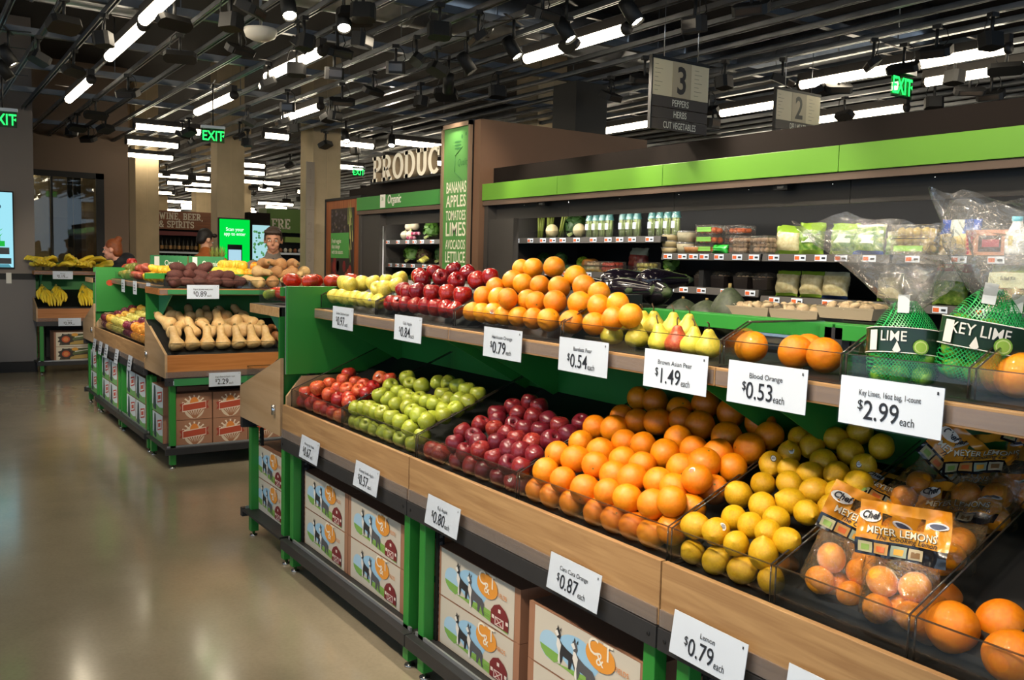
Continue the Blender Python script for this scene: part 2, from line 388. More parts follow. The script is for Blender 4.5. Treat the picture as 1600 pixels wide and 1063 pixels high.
D = json.loads('''{"cara":[[-2.291,1.66,0.883,0.04],[-2.214,1.66,0.883,0.04],[-2.115,1.661,0.883,0.04],[-1.997,1.66,0.883,0.04],[-1.916,1.66,0.883,0.04],[-1.837,1.66,0.883,0.04],[-2.252,1.659,0.951,0.042],[-2.16,1.657,0.944,0.04],[-2.056,1.661,0.937,0.044],[-2.066,1.705,1.003,0.04],[-1.946,1.657,0.953,0.04],[-1.99,1.713,0.987,0.042],[-1.864,1.658,0.955,0.041],[-2.277,1.722,0.994,0.041],[-2.173,1.712,1.0,0.044],[-1.908,1.713,0.994,0.044],[-2.027,1.778,1.018,0.042],[-2.258,1.801,1.028,0.04],[-2.142,1.787,1.021,0.044],[-2.108,1.854,1.052,0.04],[-2.032,1.863,1.056,0.04],[-2.291,1.884,1.066,0.04],[-2.213,1.9,1.073,0.044],[-2.25,1.964,1.102,0.04],[-2.174,1.963,1.101,0.04],[-1.942,1.781,1.019,0.04],[-1.76,1.66,0.884,0.041],[-1.689,1.662,0.912,0.04],[-1.762,1.658,0.963,0.041],[-1.83,1.74,1.0,0.041],[-1.753,1.727,1.001,0.04],[-1.689,1.657,0.988,0.04],[-1.924,1.852,1.051,0.044],[-1.949,1.927,1.085,0.041],[-2.096,1.98,1.109,0.044],[-2.212,2.075,1.152,0.043],[-2.291,2.073,1.151,0.04],[-2.082,2.06,1.145,0.04],[-2.025,2.014,1.124,0.04],[-1.939,2.008,1.121,0.044],[-2.019,2.111,1.168,0.044],[-1.807,1.983,1.11,0.044],[-1.895,2.095,1.161,0.044],[-1.764,2.076,1.152,0.044],[-1.697,1.956,1.098,0.044],[-1.853,1.898,1.072,0.04],[-1.815,1.817,1.032,0.044],[-1.763,1.902,1.075,0.044],[-1.738,1.823,1.063,0.044],[-1.689,1.884,1.053,0.04],[-1.689,1.812,1.001,0.04],[-1.689,1.727,0.96,0.04],[-1.689,1.746,1.037,0.04],[-1.689,2.028,1.131,0.04]],"lemon":[[-1.604,1.655,0.876,0.033],[-1.522,1.655,0.879,0.036],[-1.439,1.655,0.879,0.036],[-1.352,1.655,0.881,0.033],[-1.599,1.655,0.946,0.036],[-1.528,1.655,0.95,0.036],[-1.46,1.653,0.938,0.033],[-1.377,1.653,0.938,0.036],[-1.342,1.691,0.972,0.033],[-1.4,1.694,0.977,0.033],[-1.52,1.709,0.979,0.033],[-1.46,1.701,0.976,0.034],[-1.42,1.746,0.996,0.033],[-1.58,1.789,1.015,0.036],[-1.552,1.849,1.042,0.033],[-1.594,1.928,1.078,0.035],[-1.488,1.774,1.008,0.036],[-1.49,1.875,1.054,0.034],[-1.434,1.816,1.027,0.036],[-1.581,1.983,1.103,0.033],[-1.608,2.059,1.137,0.033],[-1.605,2.135,1.171,0.035],[-1.548,2.033,1.125,0.035],[-1.472,1.985,1.103,0.036],[-1.514,2.086,1.149,0.033],[-1.472,2.132,1.169,0.036],[-1.436,2.045,1.13,0.036],[-1.377,2.091,1.151,0.034],[-1.407,1.952,1.089,0.033],[-1.365,2.001,1.111,0.033],[-1.333,1.938,1.082,0.034],[-1.408,1.872,1.053,0.036],[-1.37,1.795,1.018,0.033],[-1.332,1.835,1.036,0.033],[-1.349,1.886,1.059,0.033],[-1.469,1.929,1.078,0.033],[-1.527,1.922,1.075,0.033]],"fuji":[[-2.984,1.66,0.879,0.036],[-2.917,1.66,0.879,0.036],[-2.795,1.661,0.877,0.034],[-2.699,1.66,0.877,0.034],[-2.615,1.662,0.879,0.036],[-2.511,1.661,0.879,0.036],[-2.434,1.662,0.876,0.033],[-2.372,1.662,0.88,0.033],[-2.806,1.653,0.938,0.034],[-2.748,1.661,0.916,0.033],[-2.684,1.677,0.963,0.033],[-2.628,1.653,0.944,0.036],[-2.541,1.653,0.936,0.033],[-2.453,1.65,0.933,0.033],[-2.372,1.65,0.94,0.033],[-2.373,1.701,0.975,0.033],[-2.829,1.7,0.973,0.033],[-2.743,1.695,0.97,0.033],[-2.604,1.704,0.975,0.033],[-2.505,1.688,0.971,0.033],[-2.444,1.694,0.975,0.033],[-2.811,1.763,0.998,0.033],[-2.711,1.763,0.998,0.033],[-2.627,1.757,0.996,0.033],[-2.547,1.747,0.992,0.033],[-2.461,1.751,0.993,0.034],[-2.765,1.812,1.019,0.033],[-2.662,1.812,1.019,0.033],[-2.586,1.809,1.018,0.033],[-2.512,1.822,1.023,0.033],[-2.406,1.788,1.009,0.036],[-2.819,1.841,1.031,0.035],[-2.724,1.871,1.044,0.033],[-2.801,1.899,1.056,0.033],[-2.763,1.95,1.077,0.033],[-2.683,1.94,1.072,0.033],[-2.63,1.876,1.046,0.035],[-2.551,1.885,1.049,0.033],[-2.466,1.869,1.043,0.033],[-2.373,1.84,1.031,0.034],[-2.394,1.908,1.059,0.033]],"green":[[-3.698,1.66,0.876,0.033],[-3.637,1.66,0.876,0.033],[-3.573,1.66,0.876,0.033],[-3.491,1.66,0.876,0.033],[-3.412,1.66,0.876,0.033],[-3.343,1.66,0.876,0.033],[-3.248,1.66,0.876,0.033],[-3.146,1.66,0.876,0.033],[-3.698,1.66,0.936,0.033],[-3.613,1.66,0.95,0.033],[-3.549,1.663,0.956,0.034],[-3.486,1.66,0.953,0.033],[-3.425,1.66,0.954,0.033],[-3.337,1.66,0.949,0.034],[-3.259,1.66,0.943,0.034],[-3.176,1.66,0.931,0.033],[-3.642,1.754,0.994,0.036],[-3.539,1.746,0.991,0.035],[-3.437,1.73,0.985,0.033],[-3.346,1.739,0.988,0.034],[-3.693,1.826,1.025,0.036],[-3.571,1.803,1.015,0.034],[-3.479,1.795,1.012,0.033],[-3.419,1.785,1.007,0.033],[-3.36,1.801,1.014,0.033],[-3.269,1.719,0.98,0.033],[-3.191,1.708,0.975,0.036],[-3.113,1.714,0.974,0.036],[-3.294,1.798,1.013,0.033],[-3.228,1.799,1.014,0.033],[-3.117,1.78,1.005,0.033],[-3.189,1.844,1.032,0.033],[-3.126,1.858,1.038,0.036],[-3.274,1.863,1.04,0.034],[-3.285,1.942,1.074,0.033],[-3.187,1.928,1.067,0.035],[-3.089,1.922,1.065,0.033],[-3.686,1.909,1.059,0.036],[-3.59,1.877,1.046,0.033],[-3.496,1.882,1.048,0.036],[-3.439,1.932,1.069,0.033],[-3.367,1.944,1.074,0.034],[-3.062,1.749,0.993,0.033],[-3.062,1.674,0.976,0.033],[-3.062,1.655,0.918,0.033],[-3.062,1.862,1.04,0.033],[-3.062,1.806,1.016,0.033]],"honey":[[-4.338,1.66,0.876,0.033],[-4.302,1.66,0.926,0.034],[-4.225,1.66,0.881,0.035],[-4.113,1.66,0.878,0.035],[-4.031,1.66,0.876,0.033],[-3.954,1.66,0.876,0.033],[-3.869,1.66,0.876,0.033],[-4.147,1.661,0.969,0.036],[-4.025,1.667,0.953,0.033],[-3.885,1.658,0.947,0.036],[-4.168,1.659,0.909,0.033],[-3.828,1.686,0.961,0.033],[-4.178,1.734,0.981,0.033],[-4.042,1.721,0.976,0.033],[-3.95,1.73,0.98,0.036],[-3.848,1.743,0.985,0.036],[-3.772,1.663,0.951,0.033],[-4.123,1.786,1.003,0.036],[-4.179,1.835,1.023,0.036],[-4.001,1.795,1.006,0.033],[-3.893,1.788,1.004,0.036],[-3.811,1.795,1.007,0.033],[-3.772,1.748,0.987,0.033],[-3.88,1.868,1.037,0.036],[-3.802,1.879,1.042,0.033]],"golden":[[-4.343,1.825,1.407,0.035],[-4.239,1.825,1.41,0.038],[-4.152,1.822,1.409,0.037],[-4.077,1.825,1.409,0.037],[-3.984,1.825,1.409,0.037],[-3.906,1.824,1.407,0.035],[-3.811,1.822,1.407,0.035],[-4.343,1.88,1.478,0.038],[-4.275,1.869,1.472,0.037],[-4.162,1.897,1.48,0.038],[-4.158,1.831,1.474,0.035],[-4.023,1.894,1.486,0.038],[-3.885,1.852,1.462,0.035],[-3.817,1.854,1.467,0.038],[-3.923,1.914,1.498,0.035],[-3.764,1.891,1.484,0.035],[-3.821,1.933,1.51,0.038]],"gala":[[-3.686,1.825,1.407,0.035],[-3.621,1.825,1.407,0.035],[-3.543,1.825,1.407,0.035],[-3.456,1.825,1.407,0.035],[-3.362,1.824,1.409,0.037],[-3.277,1.825,1.408,0.036],[-3.19,1.825,1.407,0.035],[-3.115,1.825,1.407,0.035],[-3.65,1.862,1.467,0.035],[-3.511,1.862,1.467,0.038],[-3.577,1.849,1.459,0.035],[-3.376,1.86,1.467,0.037],[-3.256,1.867,1.47,0.037],[-3.124,1.861,1.466,0.038],[-3.682,1.962,1.527,0.038],[-3.616,1.942,1.515,0.038],[-3.615,2.0,1.55,0.035],[-3.484,1.963,1.528,0.038],[-3.324,1.947,1.518,0.038],[-3.327,2.005,1.553,0.035],[-3.175,1.958,1.525,0.038],[-3.115,1.986,1.542,0.035],[-3.468,2.019,1.562,0.035]],"heir":[[-2.984,1.824,1.409,0.037],[-2.913,1.825,1.409,0.037],[-2.833,1.825,1.411,0.039],[-2.76,1.827,1.409,0.037],[-2.667,1.825,1.409,0.037],[-2.574,1.825,1.409,0.037],[-2.478,1.819,1.411,0.039],[-2.355,1.822,1.412,0.04],[-2.239,1.824,1.414,0.037],[-2.148,1.825,1.436,0.037],[-2.972,1.863,1.469,0.038],[-2.865,1.865,1.469,0.039],[-2.73,1.817,1.472,0.037],[-2.696,1.879,1.468,0.037],[-2.61,1.858,1.465,0.037],[-2.499,1.86,1.471,0.04],[-2.372,1.867,1.472,0.04],[-2.264,1.862,1.469,0.038],[-2.196,1.882,1.479,0.037],[-2.982,1.925,1.505,0.037],[-2.933,1.972,1.533,0.04],[-2.83,1.953,1.522,0.04],[-2.72,1.952,1.521,0.037],[-2.594,1.946,1.518,0.04],[-2.468,1.96,1.526,0.04],[-2.349,1.929,1.508,0.037],[-2.91,2.053,1.582,0.04],[-2.984,2.048,1.579,0.037],[-2.792,2.067,1.59,0.04],[-2.589,2.014,1.559,0.04],[-2.079,1.834,1.45,0.037]],"pear":[[-2.193,1.86,0],[-2.242,1.95,1],[-2.074,1.86,0],[-2.141,1.95,1],[-1.971,1.86,0],[-2.095,1.95,1],[-2.014,1.95,1],[-1.901,1.86,0],[-1.952,1.95,1],[-1.837,1.86,0],[-1.775,1.86,0]],"blood":[[-1.641,1.88,1.4,0.048],[-1.496,1.88,1.402,0.048],[-1.408,1.88,1.404,0.048],[-1.522,1.96,1.405,0.047]],"bigor":[[-0.941,1.7,0.891],[-0.897,1.8,0.908],[-0.804,1.66,0.913]],"uor":[-0.95,1.9,1.409],"tubes":[[-7.98,1.53,1.43,0],[-10.62,1.58,1.5,0],[-7.88,2.9,1.43,0],[-10.5,2.95,1.51,0],[-10.36,3.92,1.24,0],[-5.72,4.35,1.28,0],[-8.66,7.4,1.2,0],[-6.54,7.49,1.2,0],[-4.99,6.88,1.2,0],[-4.28,6.9,1.2,0],[-4.2,7.59,1.2,0],[-12.99,3.03,0.93,1],[-14.88,3.24,0.83,1],[-16.82,3.52,1.04,1],[-18.81,3.72,0.71,1],[-12.64,5.63,0.56,1],[-6.56,1.5,1.2,0]],"sens":[[-7.28,0.97],[-7.57,1.27],[-9.04,1.29],[-6.0,1.86],[-6.42,1.88],[-7.22,2.2],[-9.89,1.92],[-6.65,2.47],[-13.11,1.99],[-12.93,2.26],[-5.7,3.08],[-5.69,3.45],[-4.89,3.41],[-7.0,3.36],[-6.62,3.4],[-6.76,2.81],[-7.57,3.12],[-6.77,2.48],[-7.78,4.29],[-8.29,4.27],[-8.1,3.92],[-9.93,4.13],[-11.09,4.26],[-5.42,4.06],[-3.97,4.4],[-4.46,4.37],[-4.4,6.15],[-3.88,6.28],[-3.48,6.18],[-3.86,7.08],[-5.26,6.37],[-5.64,6.11],[-6.73,6.97],[-5.16,7.05],[-4.28,7.06],[-4.34,6.53],[-5.36,7.0],[-7.25,7.58],[-4.5,7.7],[-4.48,8.08],[-5.02,7.99],[-6.0,7.99],[-5.72,2.46],[-5.61,2.64],[-6.7,1.51],[-8.4,2.92],[-7.65,2.94],[-8.84,3.93],[-10.91,3.56],[-9.58,3.4],[-12.29,3.67],[-6.84,3.88],[-7.34,4.59],[-5.97,5.28],[-6.79,5.69],[-6.31,2.82],[-7.81,2.01],[-8.68,0.98]],"spots":[[-5.73,2.08],[-5.79,2.48],[-5.06,3.79],[-5.72,3.8],[-6.38,3.8],[-4.44,3.84],[-8.64,0.76],[-9.33,0.79],[-11.14,5.48],[-11.17,4.83],[-7.21,4.1]],"smoke":[-7.0,2.318,3.3]}''')

# ================================================================== THE ROOM
def floor_mat():
    M = bpy.data.materials.new('polished_concrete'); M.use_nodes = True; nt = M.node_tree; N = nt.nodes; Lk = nt.links; b = N['Principled BSDF']
    tc = N.new('ShaderNodeTexCoord')
    a = N.new('ShaderNodeTexNoise'); a.inputs['Scale'].default_value = 0.9; a.inputs['Detail'].default_value = 8; a.inputs['Roughness'].default_value = 0.65
    c = N.new('ShaderNodeTexNoise'); c.inputs['Scale'].default_value = 60; c.inputs['Detail'].default_value = 2
    for t in (a, c): Lk.new(tc.outputs['Object'], t.inputs['Vector'])
    r = N.new('ShaderNodeValToRGB'); e = r.color_ramp.elements; e[0].position = .3; e[0].color = (*srgb('#9a8f79'), 1); e[1].position = .72; e[1].color = (*srgb('#b7aa91'), 1)
    Lk.new(a.outputs['Fac'], r.inputs['Fac'])
    mx = N.new('ShaderNodeMix'); mx.data_type = 'RGBA'; mx.blend_type = 'MULTIPLY'; mx.inputs['Factor'].default_value = 0.06
    r2 = N.new('ShaderNodeValToRGB'); r2.color_ramp.elements[0].position = .35; r2.color_ramp.elements[1].position = .6; Lk.new(c.outputs['Fac'], r2.inputs['Fac'])
    Lk.new(r.outputs[0], mx.inputs['A']); Lk.new(r2.outputs[0], mx.inputs['B']); Lk.new(mx.outputs['Result'], b.inputs['Base Color'])
    mr = N.new('ShaderNodeMapRange'); mr.inputs['To Min'].default_value = .08; mr.inputs['To Max'].default_value = .26; Lk.new(a.outputs['Fac'], mr.inputs['Value']); Lk.new(mr.outputs[0], b.inputs['Roughness'])
    b.inputs['Specular IOR Level'].default_value = 0.75; b.inputs['Coat Weight'].default_value = .22; b.inputs['Coat Roughness'].default_value = .1
    return M
struct(MB().box((-48, -9, -.2), (6, 15, 0), floor_mat()), 'floor')
struct(MB().box((-48, -9, 4.6), (6, 15, 4.8), mat('ceiling_deck', '#262220', 0.85, nz=(1.2, .3))), 'ceiling')
GREYWALL = mat('grey_wall', '#8d827a', 0.75, nz=(1.0, .05)); GREYLOW = mat('grey_wall_lower', '#7a7674', 0.75, nz=(1.0, .05)); BROWNWALL = mat('brown_wall', '#84705f', 0.75, nz=(1, .05))
w = MB(); w.box((-13.75, -9, 1.3), (-13.45, 1.44, 4.6), GREYWALL); w.box((-13.75, -9, .14), (-13.45, 1.44, 1.22), GREYLOW); w.box((-13.75, -9, 1.22), (-13.47, 1.44, 1.3), DARK)
struct(w, 'wall_left')
struct(MB().box((-13.44, -9, 0), (-13.42, 1.44, .14), DARK), 'baseboard_left')
# recessed wall with the big glazed opening
w = MB(); w.box((-16.2, 1.2, 2.85), (-16, 3.1, 4.6), BROWNWALL); w.box((-16.2, 2.72, 0), (-16, 3.1, 2.85), BROWNWALL); w.box((-16.2, 1.2, 0), (-16, 2.72, .3), BROWNWALL)
struct(w, 'wall_back')
r_ = tag(MB().box((-16.1, 1.3, .3), (-16.07, 2.72, 2.85), GLASS).build('window_1'), kind='structure')
fr = MB(); fr.box((-16.0, 2.6, .3), (-15.95, 2.72, 2.87), DARK); fr.box((-16.0, 1.25, 2.78), (-15.95, 2.72, 2.87), DARK); fr.box((-16.05, 1.95, .3), (-16.0, 1.98, 2.8), DARK)
tag(fr.build('window_frame', r_), kind='structure')
w = MB(); w.box((-21, 0, 0), (-20.8, 4.0, 3.2), mat('plaster_wall', '#93826a', .8, nz=(1, .2))); w.box((-21, -.2, 0), (-16.2, 0, 4.6), GREYWALL); w.box((-21, 3.15, 0), (-16.2, 3.25, 3.2), mat('plaster_wall', '#93826a'))
w.box((-20.8, 2.2, 0), (-20.6, 3.15, 2.3), mat('door_face', '#7d6c58', .6))
struct(w, 'wall_vestibule')
for k, (x, y, sx, sy, h) in enumerate([(-18.6, 2.05, .45, .3, 4.6), (-19.6, 2.85, .12, .12, 4.6), (-18.0, 2.5, .08, .08, 4.6)]):
    tag(MB().cbox((x, y, h / 2), (sx, sy, h), CONCRETE if k == 0 else DARK).build('concrete_post' if k == 0 else 'dark_door_post', None, (x, y, 0)),
        ['pale concrete post seen through the glazed opening', 'dark post at the far side of the room behind the glass', 'slim dark post just behind the glass pane'][k], 'post')
struct(MB().box((-48, 14.6, 0), (6, 15, 4.6), mat('far_wall', '#3d3530', .8)), 'wall_right')
struct(MB().box((-48, -9.2, 0), (-9, -9, 4.6), GREYWALL), 'wall_front_unseen')  # unseen wall, added to keep the sky out of the glass reflection
struct(MB().box((-48, -9, 0), (-47.6, 15, 4.6), mat('far_wall_end', '#776d62', .8)), 'wall_far')
# tiled pale wall piece and concrete pillars
tile = MB(); tile.box((-18.3, 3.26, 0), (-18.1, 3.86, 4.6), mat('pale_tile', '#c9b193', .5, nz=(8, .05)))
g = mat('tile_joint', '#9b8467', .8)
for k in range(6): tile.box((-18.099, 3.28 + k * .1 - .003, 0), (-18.096, 3.28 + k * .1 + .003, 2.9), g)
for k in range(29): tile.box((-18.099, 3.28, k * .1 - .003), (-18.096, 3.86, k * .1 + .003), g)
struct(tile, 'wall_tiled')
def pillar(x0, y0, x1, y1, label):
    p = MB(); p.box((x0, y0, 0), (x1, y1, 4.6), CONCRETE); p.box((x1 - .001, (y0 + y1) / 2 - .004, 0), (x1 + .003, (y0 + y1) / 2 + .004, 4.6), mat('formwork_joint', '#cdb893', .8))
    return tag(p.build('concrete_pillar', None, ((x0 + x1) / 2, (y0 + y1) / 2, 0)), label, 'pillar')
pillar(-17.4, 3.41, -17.0, 3.80, 'bare concrete pillar standing beside the pale tiled wall')
pillar(-14.65, 4.06, -14.3, 4.485, 'concrete pillar standing behind the green app screen, left of the large dark panel')
pillar(-13.0, 4.91, -12.5, 5.33, 'wide concrete pillar with a grey numbered strip on its side, beside the vegetable poster')
pillar(-10.2, 6.85, -9.7, 7.3, 'concrete pillar rising above the brown partition of the produce cases')
for k in range(6):
    pillar(-22 - 4.1 * k, 6.4 + .3 * (k % 2), -21.5 - 4.1 * k, 6.9 + .3 * (k % 2), 'far concrete pillar, %s in the row beyond the wine shelves' % nth(k))
bb = MB(); bb.box((-7.5, 5.48, 2.2), (-7.12, 5.87, 3.39), DARK)
tag(bb.build('black_duct_box', None, (-7.3, 5.7, 2.2)), 'large matt black box hung beside the concrete pillar above the cases', 'box')

# ================================================================== CEILING GEAR
def unistrut(L, m):
    q = MB(); a = .021
    q.box((-L / 2, -a, .038), (L / 2, a, .041), m); q.box((-L / 2, -a, 0), (L / 2, -a + .003, .041), m); q.box((-L / 2, a - .003, 0), (L / 2, a, .041), m)
    q.box((-L / 2, -a, 0), (L / 2, -a + .011, .003), m); q.box((-L / 2, a - .011, 0), (L / 2, a, .003), m)
    return q
st0 = None; k = 0
y = -3.33
STRUTS = []
while y < 13.5:
    L = 20.0 if y < 1.5 else 48.0; cx = -13.3 + L / 2 if y < 1.5 else -46 + L / 2
    q = unistrut(L, STEEL if k % 3 else STEELDK)
    o = q.build('ceiling_strut'); o.location = (cx, y, 3.4); STRUTS.append(o); k += 1; y += .31
for k, o in enumerate(STRUTS): tag(o, 'long galvanised ceiling strut, %s counted from the aisle side' % nth(k), 'strut', 'parallel steel ceiling struts')
CR = []
for k, x in enumerate([-3.0, -4.6, -6.1, -7.5, -9.0, -10.6, -12.2, -15, -18, -22, -27, -33, -40]):
    q = MB(); q.box((-.03, -8 if x > -13 else 1.2, 0), (.03, 14, .06), STEELDK); o = q.build('cross_rail'); o.location = (x, 0, 3.46)
    tag(o, 'steel cross rail above the ceiling struts, %s counted from the shopper standpoint' % nth(k), 'rail', 'cross rails above the struts'); CR.append(o)
# hanger rods
rod = MB().tube([(0, 0, 0), (0, 0, 1.1)], .005, STEELDK, 6).build('hanger_rod'); n = 0
for x in (-4.6, -7.5, -9.0, -12.2):
    for j in range(5):
        o = rod if n == 0 else dup(rod); o.location = (x, .67 + j * 1.55, 3.5); n += 1
        tag(o, 'thin steel hanger rod, %s from the aisle on the cross rail %s from the shopper' % (nth(j), {-4.6: 'second', -7.5: 'fourth', -9.0: 'fifth', -12.2: 'seventh'}[x]), 'rod', 'hanger rods of the cross rails')
# ducts
def duct(pts, r, label):
    q = MB(); q.tube(pts, r, STEEL, 24)
    a, b = Vector(pts[0]), Vector(pts[-1]); n = int((b - a).length / .9)
    for i in range(1, n): c = a.lerp(b, i / n); d = (b - a).normalized() * .015; q.tube([c - d, c + d], r + .012, STEEL, 24)
    tag(q.build('ventilation_duct', None, pts[0]), label, 'duct')
duct([(-10.6, -2, 4.36), (-10.6, 2.2, 4.36)], .22, 'round galvanised duct crossing above the aisle near the left wall')
duct([(-8.6, 1.6, 4.3), (-8.6, 9, 4.3)], .28, 'large galvanised duct above the middle tubes, crossing the struts')
duct([(-4.4, -4, 4.41), (-4.4, 12, 4.41)], .18, 'slender galvanised duct nearest the shopper above the struts')
duct([(-30, 9.5, 4.285), (-6, 9.5, 4.285)], .3, 'long galvanised duct running above the refrigerated cases')
q = MB(); q.box((-7.6, 1.7, 4.0), (-6.6, 2.7, 4.595), mat('duct_sheet', '#a08a6d', .35, .6)); tag(q.build('duct_box', None, (-7, 2, 4)), 'flat sheet metal plenum box above the dome detector', 'duct')
# tube lamps
TM = glow('lamp_tube', (1.0, .86, .64), TUBE)
HOUSE = mat('lamp_housing', '#2a2522', .5)
def tube_proto(L):
    t = thing('tube_lamp', None, None)
    b = MB(); b.tube([(-L / 2 + .03, 0, 0), (L / 2 - .03, 0, 0)], .042, TM, 12); b.build('glowing_tube', t)
    h = MB(); h.box((-L / 2, -.03, .03), (L / 2, .03, .1), HOUSE); h.build('housing', t)
    for s in (-1, 1): MB().tube([(s * L / 2 - s * .03, 0, 0), (s * L / 2, 0, 0)], .047, HOUSE, 12).build('end_cap', t); MB().box((s * L * .3 - .012, -.17, .096), (s * L * .3 + .012, .17, .101), HOUSE).build('mounting_bar', t)
    return freeze(t)
TP = {}
def tube(x, y, L, along_y, label, z=3.3, group=None):
    L = round(L, 1)
    if L not in TP: TP[L] = tube_proto(L); o = TP[L]
    else: o = dup(TP[L])
    o.location = (x, y, z); o.rotation_euler = (0, 0, PI / 2 if along_y else 0)
    return tag(o, label, 'lamp', group)
TL = ['glowing tube lamp above the aisle, second in its line', 'glowing tube lamp above the aisle nearest the left wall', 'glowing tube lamp above the far island, nearer of the two in its line', 'glowing tube lamp above the far island, farther of the two in its line',
      'short glowing tube lamp above the back of the far island', 'long glowing tube lamp in front of the concrete pillar above the cases', 'glowing tube lamp beside the black box over the cases', 'glowing tube lamp between the two hanging number signs',
      'glowing tube lamp just left of the exit sign over the cases', 'glowing tube lamp just above the exit sign over the cases', 'glowing tube lamp at the right edge above the green header',
      'glowing crosswise tube beside the exit sign in the middle', 'glowing crosswise tube, second behind the middle exit sign', 'glowing crosswise tube, third behind the middle exit sign', 'glowing crosswise tube, fourth behind the middle exit sign', 'glowing crosswise tube above the raised department letters', 'glowing tube lamp above the aisle nearest the shopper']
for a, l in zip(D['tubes'], TL): tube(*a[:3], a[3], l)
# the hall beyond: row after row of crosswise tubes
n = 0
for i in range(13):
    x = -20.6 - i * 1.95
    for j in range(6):
        y = 3.5 + j * 1.6 + (.7 if i % 2 else 0) - .1 * i * (j == 0)
        if rnd.random() < .12: continue
        tube(x, y, 1.2 if (i + j) % 3 else .8, True, 'far crosswise tube lamp, %s from the left in the %s row of the hall beyond' % (nth(j), nth(i)), 3.3, 'tube lamps in the hall beyond'); n += 1
for i, (x, y, L, ay) in enumerate([(-11.9, 6.4, 1.2, True), (-13.9, 7.3, 1.2, True), (-15.8, 6.6, 1.2, True), (-15.2, 8.6, 1.2, True), (-11.3, 8.6, 1.2, False), (-8.8, 9.9, 1.2, False), (-6.2, 8.6, 1.2, False), (-18.4, 5.6, 1.2, True), (-16.9, 5.3, .8, True), (-12.6, 4.4, .4, True)]):
    tube(x, y, L, ay, 'glowing tube lamp over the refrigerated cases, %s of those set behind the wall of cases' % nth(i), 3.3, 'tube lamps behind the case wall')
for k, (x, y) in enumerate([(-3.6, .2), (-3.6, 1.9), (-.8, .2), (-.8, 2.2), (-6.0, -.9), (-9.5, -.9), (.8, 3.6), (1.6, -.4)]):
    tube(x, y, 1.5, False, 'tube lamp overhead near the shopper, %s counted along the aisle' % nth(k), 3.3, 'tube lamps overhead near the shopper')
for k, (x, y) in enumerate([(-17.4, .9), (-18.9, 1.9), (-20.0, .8)]):  # lamps added to warm and brighten the room behind the glass
    tube(x, y, 1.2, k != 1, 'tube lamp in the room behind the glazed opening, %s of three' % nth(k), 3.0, 'tube lamps behind the glazed opening')
    MB().tube([(x, y, 3.1), (x, y, 4.6)], .01, DARK, 6).build('x') if False else None
# track spots
BULB = glow('spot_bulb', (1, .86, .6), 60)
def spot_proto():
    t = thing('track_spotlight', None, None)
    MB().tube([(0, 0, .22), (0, 0, .08)], .012, DARK, 8).build('stem', t); MB().box((-.012, -.17, .217), (.012, .17, .221), DARK).build('mounting_bar', t); MB().box((-.17, -.012, .217), (.17, .012, .221), DARK).build('mounting_bar', t)
    h = MB(); Q = Matrix.Rotation(R(-35), 4, 'X')
    h.lathe([(0, .1), (.045, .1), (.05, .05), (.05, -.07), (.044, -.07), (.044, -.05), (0, -.05)], DARK, 16, Q); h.build('housing', t)
    MB().lathe([(0, -.052), (.042, -.052)], BULB, 16, Q).build('lens', t)
    return freeze(t)
sp0 = spot_proto()
SPL = ['brightest track spotlight with a round grey head at the top', 'track spotlight just beside the round grey head', 'track spotlight above the long tube by the pillar', 'track spotlight at the end of the long tube by the pillar', 'track spotlight below and left of the long tube by the pillar', 'track spotlight at the right end of the long tube by the pillar',
       'upper track spotlight in the corner by the left wall', 'lower track spotlight in the corner by the left wall', 'small track spotlight over the raised department letters', 'small track spotlight left of the raised department letters', 'small track spotlight over the tall green list sign']
def spot(x, y, z, rz, label, target, watts, parent_first=[True]):
    o = sp0 if parent_first[0] else dup(sp0); parent_first[0] = False
    o.location = (x, y, z); o.rotation_euler = (0, 0, rz); tag(o, label, 'spotlight')
    l = bpy.data.lights.new('spot_beam', 'SPOT'); dd = (Vector(target) - Vector((x, y, z))).length; l.energy = watts * max(1, min(2.4 if target[2] > 1.65 else 4.5, (dd / 2.9) ** 2)); l.color = WARM; l.spot_size = min(R(62), 2 * math.atan(1.35 / dd)); l.spot_blend = .7; l.shadow_soft_size = .05
    b = bpy.data.objects.new('spot_beam', l); COL.objects.link(b); b.location = (x, y, z - .1)
    d = Vector(target) - Vector(b.location); b.rotation_euler = d.to_track_quat('-Z', 'Y').to_euler()
    return o
TG = [(-4, 1.8, 1.3), (-3.5, 1.8, 1.3), (-4, 4.4, 1.8), (-4.8, 4.4, 1.8), (-6, 4.4, 1.8), (-3.4, 4.4, 2.1), (-8.3, 1.9, 1.2), (-9.3, 1.9, 1.2), (-9.2, 4.4, 2.6), (-8.8, 4.4, 2.6), (-7.4, 4.2, 2.4)]
for i, ((x, y), l, tg) in enumerate(zip(D['spots'], SPL, TG)): spot(x, y, 3.18, math.atan2(tg[1] - y, tg[0] - x) + PI / 2, l, tg, SPOT_W * (.4 if i > 7 else .8))
